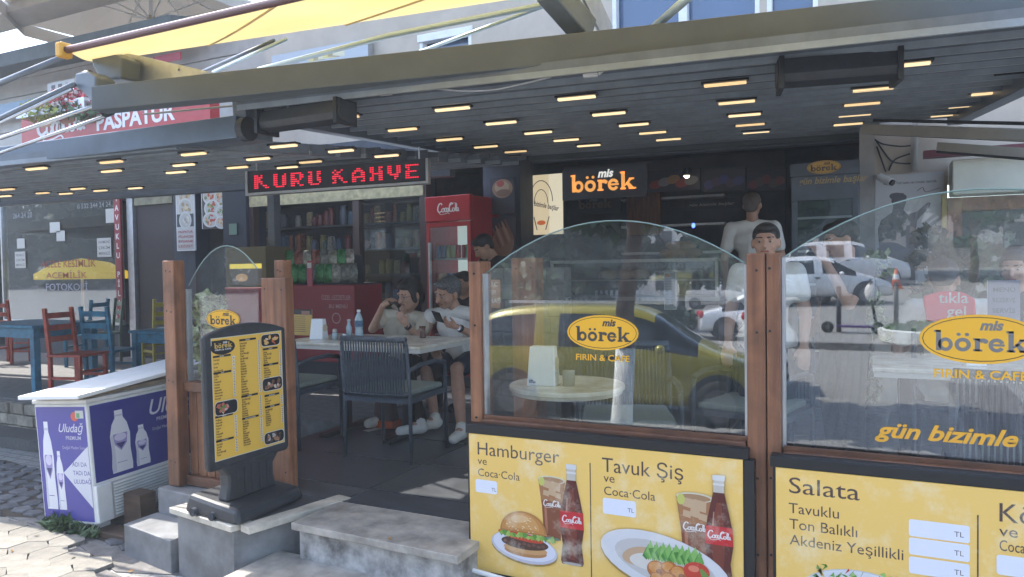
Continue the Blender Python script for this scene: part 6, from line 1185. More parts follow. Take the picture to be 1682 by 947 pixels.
# popcorn cabinet seen through the small screen
pcn = thing('popcorn_cabinet', 'glass snack cabinet with lit yellow inside behind the small arched screen', 'cabinet', W(405, 470, 6.2)); a, b = W(372, 470, 6.2), W(436, 404, 6.2)
obj('body', MB().box(a.x, b.x, 6.2, 6.6, a.z, b.z).box(a.x, b.x, 6.22, 6.58, 0, a.z-.001), mat('olive_cabinet', (.16, .14, .07), .5), pcn); c = Canvas((a.x, 6.198, a.z)); w_, h_ = b.x-a.x, b.z-a.z
c.rrect(w_*.12, h_*.05, w_*.76, h_*.5, .03, (.05, .05, .05)); c.rect(w_*.1, h_*.45, w_*.8, h_*.12, (.6, .5, .08)); c.ell(w_*.4, h_*.22, w_*.15, h_*.1, (.3, .2, .1)); c.build('front_print', P['lit'], pcn)
a, b = W(372, 600, 6.1), W(432, 472, 6.1); setp(obj('red_crate_stack', MB().box(a.x, b.x, 6.1, 6.19, 0, b.z), M['rediu'], bevel=.01), 'dull red panel below the snack cabinet', 'panel')
# plants
def potplant(label, px, py_base, py_top, y, wid, m, seed, n=260, size=.06, basez=0.0, pot=True, vases=1):
    b = W(px, py_base, y); h = W(px, py_top, y).z; t = thing('potted_plant', label, 'plant', (b.x, y, basez)); z0 = basez
    if pot: obj('pot', MB().lathe((b.x, y, z0), [(.11, 0), (.15, .26), (.16, .28), (.13, .28)], 18), M['conc'], t, smooth=True); obj('soil', MB().lathe((b.x, y, z0), [(.128, .24), (.128, .255)], 14), M['soil'], t)
    r = np.random.default_rng(seed)
    for i in range(4): obj('stem', MB().tube([(b.x, y, z0+.2), (b.x+r.uniform(-.4, .4)*wid, y+r.uniform(-.1, .1), (z0+h)/2), (b.x+r.uniform(-.8, .8)*wid, y+r.uniform(-.1, .1), h-.1)], .008, 5), M['bark'], t)
    leafcloud('foliage', [(b.x+r.uniform(-.5, .5)*wid, y+r.uniform(-.08, .08), z0+.35+(h-z0-.4)*(i+.5)/7, wid*.62, .12, .1) for i in range(7)], n, size, m, t, seed=seed, shape=1.3)
potplant('variegated leafy plant behind the small arched screen', 345, 600, 478, 3.75, .22, M['leafv'], 11, 520, .045)
potplant('dark ficus in a pot at the right behind the second screen', 1590, 560, 385, 6.4, .35, M['leaf'], 12, 900, .07)
potplant('pale leaved plant beside the silhouette poster', 1420, 500, 405, 5.6, .16, M['leafv'], 13, 380, .04)
potplant('olive green plant in front of the silhouette poster', 1545, 520, 360, 6.9, .25, M['leaf2'], 14, 600, .05)
potplant('small plant with white blossoms in the neighbour window', 1655, 480, 370, 8.0, .2, mat('white_blossom', (.65, .68, .6), .6, 0, 20, .3, c2=(.3, .4, .2)), 15, 300, .05)
# reserved notice on the far right table, framed price boards
def f12(c, w, h): c.rect(0, 0, w, h, (.2, .2, .26)); [c.text(s, w*.5, h*(.78-.2*i), h*.12, (.06, .06, .09), .02, al='c', width=w*.7) for i, s in enumerate(('MENÜ', 'REZERVE', 'SERVİS'))]
board('framed_notice', 'framed grey notice standing on the right table in front of the diner', 'notice', 1622, 460, 1676, 545, 4.6, fn=f12)
def f13(c, w, h): c.ell(w*.3, h*.92, w*.2, h*.04, (.5, .2, .05)); [c.rect(w*.12, h*(.82-.07*i), w*.7, h*.02, (.25, .25, .25)) for i in range(11)]
board('price_leaflet', 'narrow upright grey leaflet with small orange emblem behind the left arched screen', 'leaflet', 1091, 447, 1110, 508, 6.6, (.35, .36, .34), fn=f13)
def f14(c, w, h): [c.text(s, w*.15, h*(.75-.28*i), h*.22, (.5, .42, .36), .02) for i, s in enumerate(('Ü.C', 'FIR', 'MAŞ'))]
board('post_notice', 'pale notice fixed to the wooden post behind the left screen', 'notice', 800, 458, 822, 506, 3.94, (.34, .2, .12), M['wood'], f14, th=.008)
board('small_green_sign', 'small green notice on the dark pier beside the coffee shop', 'sign', 376, 366, 389, 386, FY-.14, (.12, .2, .14), M['dark'])
# ================================================================== PEOPLE
def blob(name, mb, vox, m, parent, smooth=3):
    me = mb.mesh('tmp'); o = bpy.data.objects.new('tmp', me); COL.objects.link(o)
    r = o.modifiers.new('r', 'REMESH'); r.mode = 'VOXEL'; r.voxel_size = vox; r.use_smooth_shade = True
    s = o.modifiers.new('s', 'SMOOTH'); s.factor = .5; s.iterations = smooth
    dg = bpy.context.evaluated_depsgraph_get(); dg.update(); m2 = bpy.data.meshes.new_from_object(o.evaluated_get(dg)); m2.name = name
    bpy.data.objects.remove(o); bpy.data.meshes.remove(me); m2.materials.clear()
    m2.polygons.foreach_set('use_smooth', [True]*len(m2.polygons)); return link(name, m2, m, parent)
def frame(f, up=(0, 0, 1)):
    f = Vector(f).normalized(); x = f.cross(Vector(up)).normalized(); u = x.cross(f); return Matrix((x, f, u)).transposed()
def hand(mb, w, d, n, curl=.5, s=1.0, thumb=1):
    """palm from the wrist w along d, n = back of the hand"""
    d = Vector(d).normalized(); n = Vector(n); n = (n-d*n.dot(d)).normalized(); x = d.cross(n)
    mb.cap(w, w+d*.03*s, .024*s, .026*s, 8)
    for k in (-1.5, -.5, .5, 1.5):
        b = w+d*.085*s+x*k*.019*s; mb.cap(w+d*.025*s+x*k*.013*s, b, .015*s, .0125*s, 8)
        L = (.040, .046, .043, .034)[int(k+1.5)]*s; a = curl*.9; d1 = (d*math.cos(a)-n*math.sin(a)); p1 = b+d1*L; a2 = a+curl*1.1; d2 = d*math.cos(a2)-n*math.sin(a2); p2 = p1+d2*L*.75
        mb.cap(b, p1, .0095*s, .0085*s, 8); mb.cap(p1, p2, .0085*s, .007*s, 8)
    t0 = w+d*.03*s+x*thumb*.02*s; t1 = t0+(d*.6+x*thumb*.75-n*.35).normalized()*.042*s; t2 = t1+(d*.9+x*thumb*.1-n*.5).normalized()*.032*s
    mb.cap(t0, t1, .014*s, .011*s, 8); mb.cap(t1, t2, .0105*s, .008*s, 8)
STD = dict(pel=(0, 0, .95), hl=(-.09, 0, .92), hr=(.09, 0, .92), kl=(-.1, .02, .50), kr=(.1, .02, .50), al=(-.1, -.02, .085), ar=(.1, -.02, .085), tl=(-.12, .14, .03), tr=(.12, .14, .03),
  ch=(0, .0, 1.30), sl=(-.185, -.01, 1.42), sr=(.185, -.01, 1.42), nk=(0, -.01, 1.46), hd=(0, .03, 1.63), el=(-.25, -.03, 1.14), er=(.25, -.03, 1.14), wl=(-.25, .1, .93), wr=(.25, .1, .93))
SIT = dict(STD, pel=(0, 0, .56), hl=(-.09, .0, .55), hr=(.09, 0, .55), kl=(-.12, .42, .52), kr=(.12, .42, .52), al=(-.12, .38, .09), ar=(.12, .38, .09), tl=(-.13, .54, .03), tr=(.13, .54, .03),
  ch=(0, .0, .92), sl=(-.185, -.01, 1.03), sr=(.185, -.01, 1.03), nk=(0, .0, 1.07), hd=(0, .05, 1.23), el=(-.25, .08, .78), er=(.25, .08, .78), wl=(-.12, .3, .80), wr=(.12, .3, .80))
def place(pose, loc, rz, s=1.0, **over):
    p = dict(pose); p.update(over); R = Matrix.Rotation(rz, 3, 'Z'); L = Vector(loc); return {k: L+R@(Vector(v)*s) for k, v in p.items()}
def person(label, J, hf, skin='skin', hair='hair', shirt='tee', pants='navy', shoe='sole', short=True, sleeve=.55, vox=.009, hs=1.0, up=(0, 0, 1), curl=.5, hands=None, group=None, female=False, cap_=None):
    J = {k: Vector(v) for k, v in J.items()}; g = J['pel']; t = thing('person', label, 'person', (g.x, g.y, min(J['al'].z, J['ar'].z)-.085), 0, group)
    F = frame(hf, up); H = lambda x, y, z: J['hd']+F@(Vector((x, y, z))*hs); e = lambda mb, c, r: mb.ell(H(*c), tuple(q*hs for q in r), 16, 12, F)
    b = MB(); e(b, (0, -.018, .03), (.075, .095, .083)); e(b, (0, .018, -.02), (.063, .072, .082)); e(b, (0, .048, -.072), (.04, .038, .034)); e(b, (0, .03, -.05), (.055, .05, .05))
    b.cap(H(0, .085, .018), H(0, .108, -.022), .010*hs, .0155*hs, 8); b.cap(H(-.038, .076, .030), H(.038, .076, .030), .0125*hs, .0125*hs, 8); b.cap(H(-.018, .082, -.052), H(.018, .082, -.052), .010*hs, .010*hs, 8)
    for sx in (-1, 1): e(b, (sx*.078, -.008, -.008), (.011, .02, .032)); e(b, (sx*.04, .06, -.022), (.022, .02, .02))
    b.cap(J['nk'], H(0, -.02, -.06), .056, .052)
    b.cap(J['sl'], J['el'], .050, .040); b.cap(J['sr'], J['er'], .050, .040); b.cap(J['el'], J['wl'], .040, .025); b.cap(J['er'], J['wr'], .040, .025)
    side = (J['sr']-J['sl']).normalized(); fw = Vector((0, 0, 1)).cross(side)
    hands = hands or {}
    for k, el, w, th in (('l', 'el', 'wl', 1), ('r', 'er', 'wr', -1)):
        d, n, cu = hands.get(k, ((J[w]-J[el]).normalized(), fw*.3+Vector((0, 0, 1)), curl)); hand(b, J[w], d, n, cu, 1.0, th)
    cu = J['pel']; ch = J['ch']; sm_ = side
    b.cap(cu-sm_*.05, cu+sm_*.05, .10, .10); b.cap(cu, ch, .10, .11); b.cap(ch-sm_*.06, ch+sm_*.06, .10, .10); b.cap(ch+Vector((0, 0, .07))-sm_*.08, ch+Vector((0, 0, .07))+sm_*.08, .07, .07); b.cap(J['sl'], J['nk'], .045, .05); b.cap(J['sr'], J['nk'], .045, .05)
    for s_ in 'lr': b.cap(J['h'+s_], J['k'+s_], .082, .056); b.cap(J['k'+s_], J['k'+s_].lerp(J['a'+s_], .35), .052, .056); b.cap(J['k'+s_].lerp(J['a'+s_], .35), J['a'+s_], .056, .036); b.cap(J['a'+s_], J['t'+s_], .034, .026)
    body = blob('body', b, vox, M[skin], t)
    s = MB(); s.cap(cu-sm_*.06, cu+sm_*.06, .122, .122); s.cap(cu, ch, .122, .13); s.cap(ch-sm_*.07, ch+sm_*.07, .118, .118); s.cap(ch+Vector((0, 0, .075))-sm_*.10, ch+Vector((0, 0, .075))+sm_*.10, .078, .078); s.cap(J['sl'], J['nk']-Vector((0, 0, .012)), .06, .06); s.cap(J['sr'], J['nk']-Vector((0, 0, .012)), .06, .06)
    if female:
        for q in (-.07, .07): s.ell(ch+sm_*q+fw*.085, (.065, .06, .065), 12, 8)
    if sleeve: s.cap(J['sl'], J['sl'].lerp(J['el'], sleeve), .068, .062); s.cap(J['sr'], J['sr'].lerp(J['er'], sleeve), .068, .062)
    for q in range(5): a = rng.uniform(-1, 1); s.cap(cu+sm_*.1*a+fw*.09+Vector((0, 0, .1*q*.6)), ch+sm_*.08*(a-.3)+fw*.1, .02, .014, 6)
    blob('shirt', s, vox*1.1, M[shirt], t, 4)
    p = MB(); p.cap(cu-sm_*.05, cu+sm_*.05, .118, .118)
    for s_ in 'lr':
        h, k, a = J['h'+s_], J['k'+s_], J['a'+s_]
        if short: p.cap(h, h.lerp(k, .82), .1, .082)
        else: p.cap(h, k, .1, .075); p.cap(k, k.lerp(a, .95), .075, .058)
    blob('shorts' if short else 'trousers', p, vox*1.2, M[pants], t, 3)
    for s_ in 'lr':
        f = MB(); a, to = J['a'+s_], J['t'+s_]; d_ = (to-a); d_.z = 0; d_.normalize(); f.cap(a-Vector((0, 0, .035))-d_*.02, to+Vector((0, 0, .012)), .048, .040); f.cap(a+Vector((0, 0, .01)), a-Vector((0, 0, .04)), .047, .048)
        sh_ = blob('shoe', f, vox, M[shoe], t, 2); z_ = min(a.z, to.z)-.052; q_ = MB(); q_.bar(a-d_*.07+Vector((0, 0, z_-a.z)), to+d_*.035+Vector((0, 0, z_-to.z)), .085, .022); obj('sole', q_, M['sole'] if shoe == 'sole' else M['black'], sh_, bevel=.01)
    h = MB(); e(h, (0, -.028, .042), (.083, .098, .083)); e(h, (0, .03, .085), (.062, .05, .034)); e(h, (0, -.06, -.01), (.07, .05, .06))
    if female: e(h, (0, -.085, -.02), (.06, .04, .09)); e(h, (0, -.02, .10), (.06, .06, .04)); e(h, (.066, .01, -.0), (.02, .03, .06)); e(h, (-.066, .01, -.0), (.02, .03, .06))
    blob('hair', h, vox*.9, M[hair], t, 2)
    for sx in (-1, 1):
        ey = MB(); e(ey, (sx*.031, .0775, .008), (.013, .007, .005)); eo = obj('eye', ey, M['eye'], body, smooth=True); q = MB(); e(q, (sx*.031, .0845, .007), (.0065, .003, .005)); obj('pupil', q, M['hair'], body, smooth=True)
        q = MB(); q.cap(H(sx*.016, .0885, .032), H(sx*.05, .0755, .033), .0045*hs, .0035*hs, 6); obj('eyebrow', q, M['hair'], body, smooth=True)
    q = MB(); q.cap(H(-.02, .0885, -.051), H(.02, .0885, -.051), .005*hs, .005*hs, 6); obj('lips', q, M['lip'], body, smooth=True)
    return t, H, F
# the couple at the table
def V3(px, py, y): return W(px, py, y)
ym = 5.5
mz = dict(hd=V3(735, 481, 5.34), nk=V3(748, 508, 5.42), sl=V3(795, 520, 5.40), sr=V3(708, 518, 5.44), ch=V3(750, 536, 5.47), pel=V3(758, 590, 5.52))
mz.update(hl=V3(772, 594, 5.46), hr=V3(738, 594, 5.46), kl=V3(750, 606, 5.0)+Vector((.0, 0, 0)), kr=V3(700, 610, 5.12), al=Vector((-2.76, 4.75, .095)), tl=Vector((-2.74, 4.60, .04)), ar=Vector((-3.15, 5.0, .095)), tr=Vector((-3.2, 4.86, .04)),
   el=V3(790, 556, 5.25), wl=V3(752, 537, 5.04), er=V3(694, 562, 5.36), wr=V3(712, 574, 5.16))
man, Hm, Fm = person('man in a white sleeveless shirt looking down at a black phone at the table', mz, (Vector((-.35, -1, -.42))), 'skin2', 'hairg', 'tee', 'navy', 'sole', True, 0.12, .0065, 1.15, up=(.22, 0, 1), hands={'l': ((V3(728, 530, 4.98)-mz['wl']), (.1, -.5, -.6), .75), 'r': ((.6, -.6, -.2), (0, -.5, .8), .5)})
def phone(label, c, u, v, par=None, col='blackm'):
    c = Vector(c); u = Vector(u).normalized(); v = Vector(v); v = (v-u*v.dot(u)).normalized(); n = u.cross(v); t = thing('phone', label, 'phone', c)
    q = lambda a, b_, d: c+u*a+v*b_+n*d
    obj('case', MB().hexa([q(-.037, -.076, -.004), q(.037, -.076, -.004), q(.037, .076, -.004), q(-.037, .076, -.004)], [q(-.037, -.076, .004), q(.037, -.076, .004), q(.037, .076, .004), q(-.037, .076, .004)]), M[col], t, bevel=.003)
    s_ = 1 if n.y < 0 else -1
    obj('camera_bump', MB().hexa([q(-.032, .035, s_*.0042), q(-.002, .035, s_*.0042), q(-.002, .07, s_*.0042), q(-.032, .07, s_*.0042)], [q(-.032, .035, s_*.007), q(-.002, .035, s_*.007), q(-.002, .07, s_*.007), q(-.032, .07, s_*.007)]), M['black'], t); return t
phone('black phone with camera bump held by the man in white', V3(719, 520, 4.93), (1, .1, -.25), (-.2, -.75, .62))
def watch(label, w, e_, par, m): 
    d = (Vector(e_)-Vector(w)).normalized(); c = Vector(w)+d*.03; t = thing('watch', label, 'watch', c); obj('strap', MB().tube([c-d*.011, c+d*.011], .031, 14), M['black'], t, smooth=True); n = Vector((0, -1, .2)).normalized(); obj('dial', MB().tube([c+n*.028, c+n*.036], .018, 14), m, t)
watch('steel watch with dark strap on the man\'s wrist', mz['wl'], mz['el'], None, M['steel'])
wz = dict(hd=V3(673, 484, 5.32), nk=V3(662, 514, 5.42), sl=V3(697, 524, 5.44), sr=V3(633, 519, 5.42), ch=V3(662, 542, 5.46), pel=V3(664, 598, 5.50))
wz.update(hl=V3(680, 600, 5.45), hr=V3(648, 600, 5.45), kl=V3(668, 614, 5.05), kr=V3(640, 614, 5.08), al=Vector((-3.22, 4.86, .095)), tl=Vector((-3.30, 4.72, .04)), ar=Vector((-3.62, 4.95, .095)), tr=Vector((-3.66, 4.8, .04)),
   el=V3(690, 556, 5.25), wl=V3(667, 533, 5.10), er=V3(612, 540, 5.22), wr=V3(629, 501, 5.10))
wz['al'] = Vector((-3.16, 4.80, .095)); wz['tl'] = Vector((-3.25, 4.66, .04))
wom, Hw, Fw = person('woman in a cream t-shirt reading a phone with one hand at her forehead', wz, (Vector((-.30, -1, -.30))), 'skin', 'hair', 'cream', 'blackc', 'sole', False, .5, .0065, 1.12, up=(.05, 0, 1), female=True, hands={'l': ((V3(650, 508, 5.02)-wz['wl']), (.2, -.8, -.3), .8), 'r': ((V3(652, 485, 5.24)-wz['wr']), (.1, -.6, .8), .4)})
phone('blue grey phone held up by the woman in cream', V3(648, 503, 5.0), (1, .1, -.35), (.15, -.8, .5), col='glassb')
watch('dark watch on the woman\'s wrist', wz['wl'], wz['el'], None, M['black'])
gfr = thing('glasses', 'thin framed glasses on the woman\'s face', 'glasses', Hw(0, .1, .01))
for sx in (-1, 1): obj('lens_rim', MB().tube([Hw(sx*.032+.018*math.cos(a*PI/6), .099, .006+.014*math.sin(a*PI/6)) for a in range(13)], .0014, 5), M['blackm'], gfr); obj('temple', MB().tube([Hw(sx*.05, .097, .01), Hw(sx*.078, .0, .008)], .0014, 5), M['blackm'], gfr)
# handbag under the table
hb = thing('handbag', 'orange and dark bag under the table beside the woman\'s feet', 'bag', (-3.55, 4.75, 0)); q = W(632, 715, 4.9)
obj('body', MB().hexa([(q.x-.11, 4.86, .01), (q.x+.11, 4.86, .01), (q.x+.11, 4.98, .01), (q.x-.11, 4.98, .01)], [(q.x-.08, 4.88, .25), (q.x+.08, 4.88, .25), (q.x+.08, 4.96, .25), (q.x-.08, 4.96, .25)]), mat('dark_bag', (.05, .03, .03), .7), hb, bevel=.02); obj('trim', MB().box(q.x-.112, q.x+.112, 4.85, 4.99, .01, .07), M['orange'], hb, bevel=.01); obj('handle', MB().tube([(q.x-.05, 4.92, .25), (q.x-.04, 4.92, .4), (q.x+.04, 4.92, .4), (q.x+.05, 4.92, .25)], .008, 6), M['hair'], hb)
# others in the cafe
def at_head(px, py, y, pose, rz, s=None, base=0.0, **ov):
    h = W(px, py, y); hz = pose['hd'][2]; s = s or (h.z-base)/hz; R = Matrix.Rotation(rz, 3, 'Z'); o = R@(Vector(pose['hd'])*s); return place(pose, (h.x-o.x, h.y-o.y, h.z-hz*s), rz, s, **ov)
person('man in a white t-shirt standing with his back to the street before the counter', at_head(1236, 337, 7.05, STD, 0.1, s=1.0), (.1, 1, .0), 'skin2', 'hairb', 'tee', 'navy', 'blackc', False, .62, .011)
person('man with short hair and white t-shirt facing the street behind the double post', at_head(1258, 398, 4.7, STD, PI), (.05, -1, -.05), 'skin2', 'hair', 'tee', 'navy', 'blackc', False, .55, .009)
person('man in black clothes with his hand raised to his face at the right', at_head(1380, 394, 4.9, STD, PI*.72, el=(-.2, .12, 1.2), wl=(-.06, .19, 1.48)), (-.9, -.45, -.3), 'skin', 'hair', 'blackc', 'blackc', 'blackc', False, .6, .009)
person('person in a dark hooded top between the seated man and the post', at_head(760, 466, 6.1, SIT, PI), (-.2, -1, -.1), 'skin2', 'hair', 'blackc', 'blackc', 'blackc', False, .95, .011)
person('dark haired person in black bending near the red cooler', at_head(806, 398, 6.3, STD, PI*.85, hd=(0, .12, 1.58)), (-.5, -.6, -.6), 'skin2', 'hair', 'blackc', 'blackc', 'blackc', False, .6, .011)
person('diner in a white shirt seated with back to the street on the red backed chair', at_head(1553, 452, 5.0, SIT, .15, hd=(0, .09, 1.2)), (.2, 1, -.5), 'skin2', 'hair', 'tee', 'navy', 'blackc', False, .7, .009)
person('dark haired diner with bare arms at the far right edge of the picture', at_head(1668, 440, 5.3, SIT, PI*.8), (-.4, -1, -.2), 'skin', 'hair', 'blackc', 'navy', 'blackc', False, .2, .009, female=True)
# red backed chair with lettering
rc = thing('red_chair', 'chair with a red padded back carrying white lettering in the right screen', 'chair', W(1560, 520, 4.72)); yy = 4.72
poly = [(W(x, y, yy).x, W(x, y, yy).z) for x, y in ((1516, 486), (1545, 478), (1580, 479), (1602, 490), (1605, 525), (1522, 528))]
obj('backrest', MB().prismy(poly[::-1], yy, yy+.05), mat('red_vinyl', (.7, .05, .08), .45, 0, 8, .1), rc, bevel=.012); c = Canvas(W(1535, 497, yy-.002)); c.text('tıkla', .02, .0, .085, (.7, .62, .6), .01); c.text('gel', .06, -.075, .085, (.7, .62, .6), .01); c.build('lettering', P['flat'], rc)
cxm = (poly[0][0]+poly[3][0])/2
for sx in (-.17, .17): obj('leg', MB().tube([(cxm+sx, yy+.03, 0), (cxm+sx, yy+.03, .92)], .013, 8), M['chair'], rc, smooth=True); obj('leg', MB().tube([(cxm+sx, yy+.45, 0), (cxm+sx, yy+.45, .45)], .013, 8), M['chair'], rc, smooth=True)
obj('seat', MB().box(cxm-.2, cxm+.2, yy+.055, yy+.48, .45, .49), M['chair'], rc, bevel=.01)
# ================================================================== THE STREET SEEN IN THE GLASS
def car(label, loc, rz, paint, kind='hatch', L=4.2, Hh=1.5, Wd=1.76):
    t = thing('parked_car', label, 'car', loc, rz); h = Hh; hl = L/2
    def ob(n, mb, m, par=t, **k): return obj(n, mb, m, par, world=False, **k)
    bl_ = h*.60; hw = Wd/2; f_ = L/4.3; mono = kind == 'van'
    nose = [(1.05, bl_+.10, .0), (1.75, bl_-.06, 0), (2.04, bl_-.2, 0), (2.14, .52, 0)] if not mono else [(1.35, bl_+.06, 0), (1.85, bl_-.08, 0), (2.06, bl_-.24, 0), (2.14, .5, 0)]
    rs_ = (-2.13, .62), (-2.10, bl_+.02)
    cab = [(-1.98, h-.30), (-1.78, h-.06), (-.95, h), (-.87, h), (.0, h-.005), (.08, h-.008), (.50, h-.06)] if kind != 'sedan' else [(-1.45, bl_+.10), (-.95, h-.10), (-.80, h-.03), (-.70, h-.02), (.0, h), (.08, h), (.45, h-.06)]
    st_ = [(-2.13, .62, 0), (-2.08, bl_+.03, 0)]+[(a, b, 1) for a, b in cab]+nose
    V = []; F = []; MI = []
    for x, zr, c_ in st_:
        e_ = 1-.10*max(0, abs(x)-1.5)/.6; belt = min(bl_, zr-.02); ed = .80 if c_ and zr > bl_+.2 else .93
        half = [(0, .24), (hw*.86*e_, .24), (hw*.99*e_, .40), (hw*e_, (belt+.4)/2+.04), (hw*.97*e_, belt), (hw*ed*e_, zr-.045), (hw*ed*.82*e_, zr), (0, zr+.01)]
        ring = half+[(-y, z) for y, z in reversed(half[1:-1])]
        V += [(x*f_, y, z) for y, z in ring]
    n = 14
    for a in range(len(st_)-1):
        for q in range(n):
            F.append((a*n+q, a*n+(q+1) % n, (a+1)*n+(q+1) % n, (a+1)*n+q)); g_ = 0; xa_, xb2 = st_[a][0], st_[a+1][0]
            side = q in (4, 9); topq = q in (5, 6, 7, 8)
            cabin = st_[a][1] > bl_+.09 and st_[a+1][1] > bl_+.09 and xb2 <= .51
            if side and cabin and xb2-xa_ > .1: g_ = 1
            if side and xa_ >= .44 and xb2 <= 1.4: g_ = 1
            if (topq) and .44 <= xa_ and xb2 <= 1.4: g_ = 1
            if topq and ((kind != 'sedan' and xa_ < -2.05 and xb2 > -2.0) or (kind == 'sedan' and xa_ < -1.4 and xb2 > -1.0)): g_ = 1
            MI.append(g_)
    F += [tuple(reversed(range(n))), tuple(range((len(st_)-1)*n, len(st_)*n))]; MI += [0, 0]
    me = bpy.data.meshes.new('tmp'); me.from_pydata(V, [], F); me.materials.append(paint); me.materials.append(M['glassb']); me.polygons.foreach_set('material_index', MI)
    o_ = bpy.data.objects.new('tmp', me); COL.objects.link(o_); sb_ = o_.modifiers.new('s', 'SUBSURF'); sb_.levels = 2; sb_.render_levels = 2
    dg = bpy.context.evaluated_depsgraph_get(); dg.update(); m2 = bpy.data.meshes.new_from_object(o_.evaluated_get(dg)); bpy.data.objects.remove(o_)
    vs_ = [tuple(v.co) for v in m2.vertices]
    for gi, nm, mt_ in ((0, 'body', paint), (1, 'windows', M['glassb'])):
        ob(nm, MB().add(vs_, [tuple(p.vertices) for p in m2.polygons if p.material_index == gi]), mt_, smooth=True)
    bpy.data.meshes.remove(m2); bpy.data.meshes.remove(me); hood = .6
    for sy in (-1, 1):
        ob('headlight', MB().ell((hl-.27, sy*hw*.74, bl_-.24), (.20, hw*.17, .075), 14, 8), M['lampg'], smooth=True)
        ob('tail_light', MB().ell((-hl+.08, sy*hw*.80, bl_-.12), (.09, .1, .13), 12, 8), mat('tail_red', (.4, .01, .01), .3)); ob('mirror', MB().ell((.62*f_, sy*(hw+.07), bl_+.06), (.07, .1, .06), 10, 6), paint, smooth=True)
        for xx in (-hl+.78, hl-.82):
            w_ = ob('wheel', MB().lathe((xx, sy*(Wd/2-.1), .32), [(.2, -.1), (.31, -.1), (.32, -.06), (.32, .06), (.31, .1), (.2, .1)], 24, 'y'), M['tyre'], smooth=True); ob('rim', MB().lathe((xx, sy*(Wd/2-.1), .32), [(.21, -.108), (.21, .108)], 10, 'y'), M['rim'], w_)
            ob('arch', MB().lathe((xx, sy*(Wd/2-.125), .34), [(.37, -.12), (.37, .12)], 24, 'y'), M['black'])
        ob('door_handle', MB().box(-.1, .05, sy*(Wd/2+.005)-.01, sy*(Wd/2+.005)+.01, bl_-.08, bl_-.05), M['blackm'])
    ob('grille', MB().box(hl-.1, hl-.005, -Wd*.24, Wd*.24, bl_-.34, bl_-.22), M['black'], bevel=.01); ob('bumper', MB().box(hl-.2, hl+.0, -Wd*.38, Wd*.38, .27, .40), M['black'], bevel=.04); ob('plate', MB().box(hl+.0, hl+.012, -.25, .25, .36, .46), M['white'])
    return t
def paint(n, c): return mat(n, c, .3, .1, coat=.6)
pw = paint('white_car_paint', (.75, .75, .75)); py_ = paint('yellow_car_paint', (.3, .26, .03)); pk = paint('black_car_paint', (.02, .02, .025)); ps_ = paint('silver_car_paint', (.4, .42, .44)); pb = paint('dark_blue_car_paint', (.03, .05, .1))
q = MR(1165, 700, TILT)
t1_ = math.radians(0)
def mx(px, y): d = ray(px, 480); return d.x/d.y*(2*GL-y)
p = MR(1130, 668, TILT)
yc = car('yellow crossover with roof rails parked just across the pavement', (mx(1215, -2.6)-1.75, -3.7, STREET-.06), math.radians(-8), py_, 'hatch', 4.3, 1.58, 1.84)
for sy in (-.62, .62): o = obj('roof_rail', MB().bar((-1.5, sy, 1.60), (.5, sy, 1.60), .03, .04), M['white'], yc, world=False)
v = MR(1185, 541, TILT); car('white passenger van parked beyond the low fence', (v.x, v.y, gz(v.y)), math.radians(0), pw, 'van', 4.5, 1.84)
def zcar(label, px, py, rz, pt_, kind, H_, L=4.3): v = MR(px, py); return car(label, (v.x, v.y, gz(v.y)-.01), math.radians(rz), pt_, kind, L, H_)
zcar('white saloon parked nearest in the lot across the road', 1330, 499, -20, pw, 'sedan', 1.46)
zcar('white people carrier behind the white saloon', 1385, 481, -15, pw, 'van', 1.8, 4.7)
zcar('dark blue car in the second row of the parking lot', 1490, 471, -20, pb, 'hatch', 1.48)
zcar('black car between the people carrier and the blue car', 1455, 475, -25, pk, 'hatch', 1.5)
zcar('silver car at the far end of the parking lot', 1640, 471, 30, ps_, 'hatch', 1.5)
zcar('second white saloon partly behind the double post', 1262, 497, -15, pw, 'sedan', 1.45)
def tree(label, x, y, h, cr_, trunk_r, seed, n=9000, lime=0, lean=0, low=.35, m='leaf', cat='tree', sz=.13):
    z0 = gz(y); t = thing('tree', label, cat, (x, y, z0)); r = np.random.default_rng(seed); top = Vector((x+lean, y, z0+h*low*1.4))
    base_ = Vector((x, y, z0-.05)); k = 6
    if lime: obj('whitewash', MB().tube([base_.lerp(top, f) for f in (0, .1, lime*.5, lime)], [trunk_r*1.25, trunk_r*1.1, trunk_r*1.02, trunk_r], 14), M['lime'], t, smooth=True)
    obj('trunk', MB().tube([base_.lerp(top, lime+(1-lime)*i/5)+Vector((.03*math.sin(i*2+seed), .03*math.cos(i), 0)) for i in range(6)], [trunk_r*(.98-.07*i) for i in range(6)], 12), M['bark'], t, smooth=True)
    cl = []
    for i in range(11):
        a = r.uniform(0, 2*PI); rr = cr_*r.uniform(.2, .8); c = (x+lean+rr*math.cos(a), y+rr*math.sin(a), z0+h*r.uniform(low+.1, .93)); s_ = cr_*r.uniform(.3, .5); cl.append((*c, s_, s_, s_*.75))
        if i < 6: obj('limb', MB().tube([top-Vector((0, 0, r.uniform(0, .5))), top.lerp(Vector(c), .5)+Vector((0, 0, .2)), Vector(c)], [trunk_r*.55, trunk_r*.35, trunk_r*.12], 7), M['bark'], t, smooth=True)
    leafcloud('crown', cl, n, sz, M[m], t, seed=seed, shape=1.6); return t
v = MR(1018, 730, TILT); tree('street tree with whitewashed lower trunk across the pavement', mx(1020, -1.55), -1.55, 5.2, 1.7, .11, 21, 9000, .35, .15, .42)
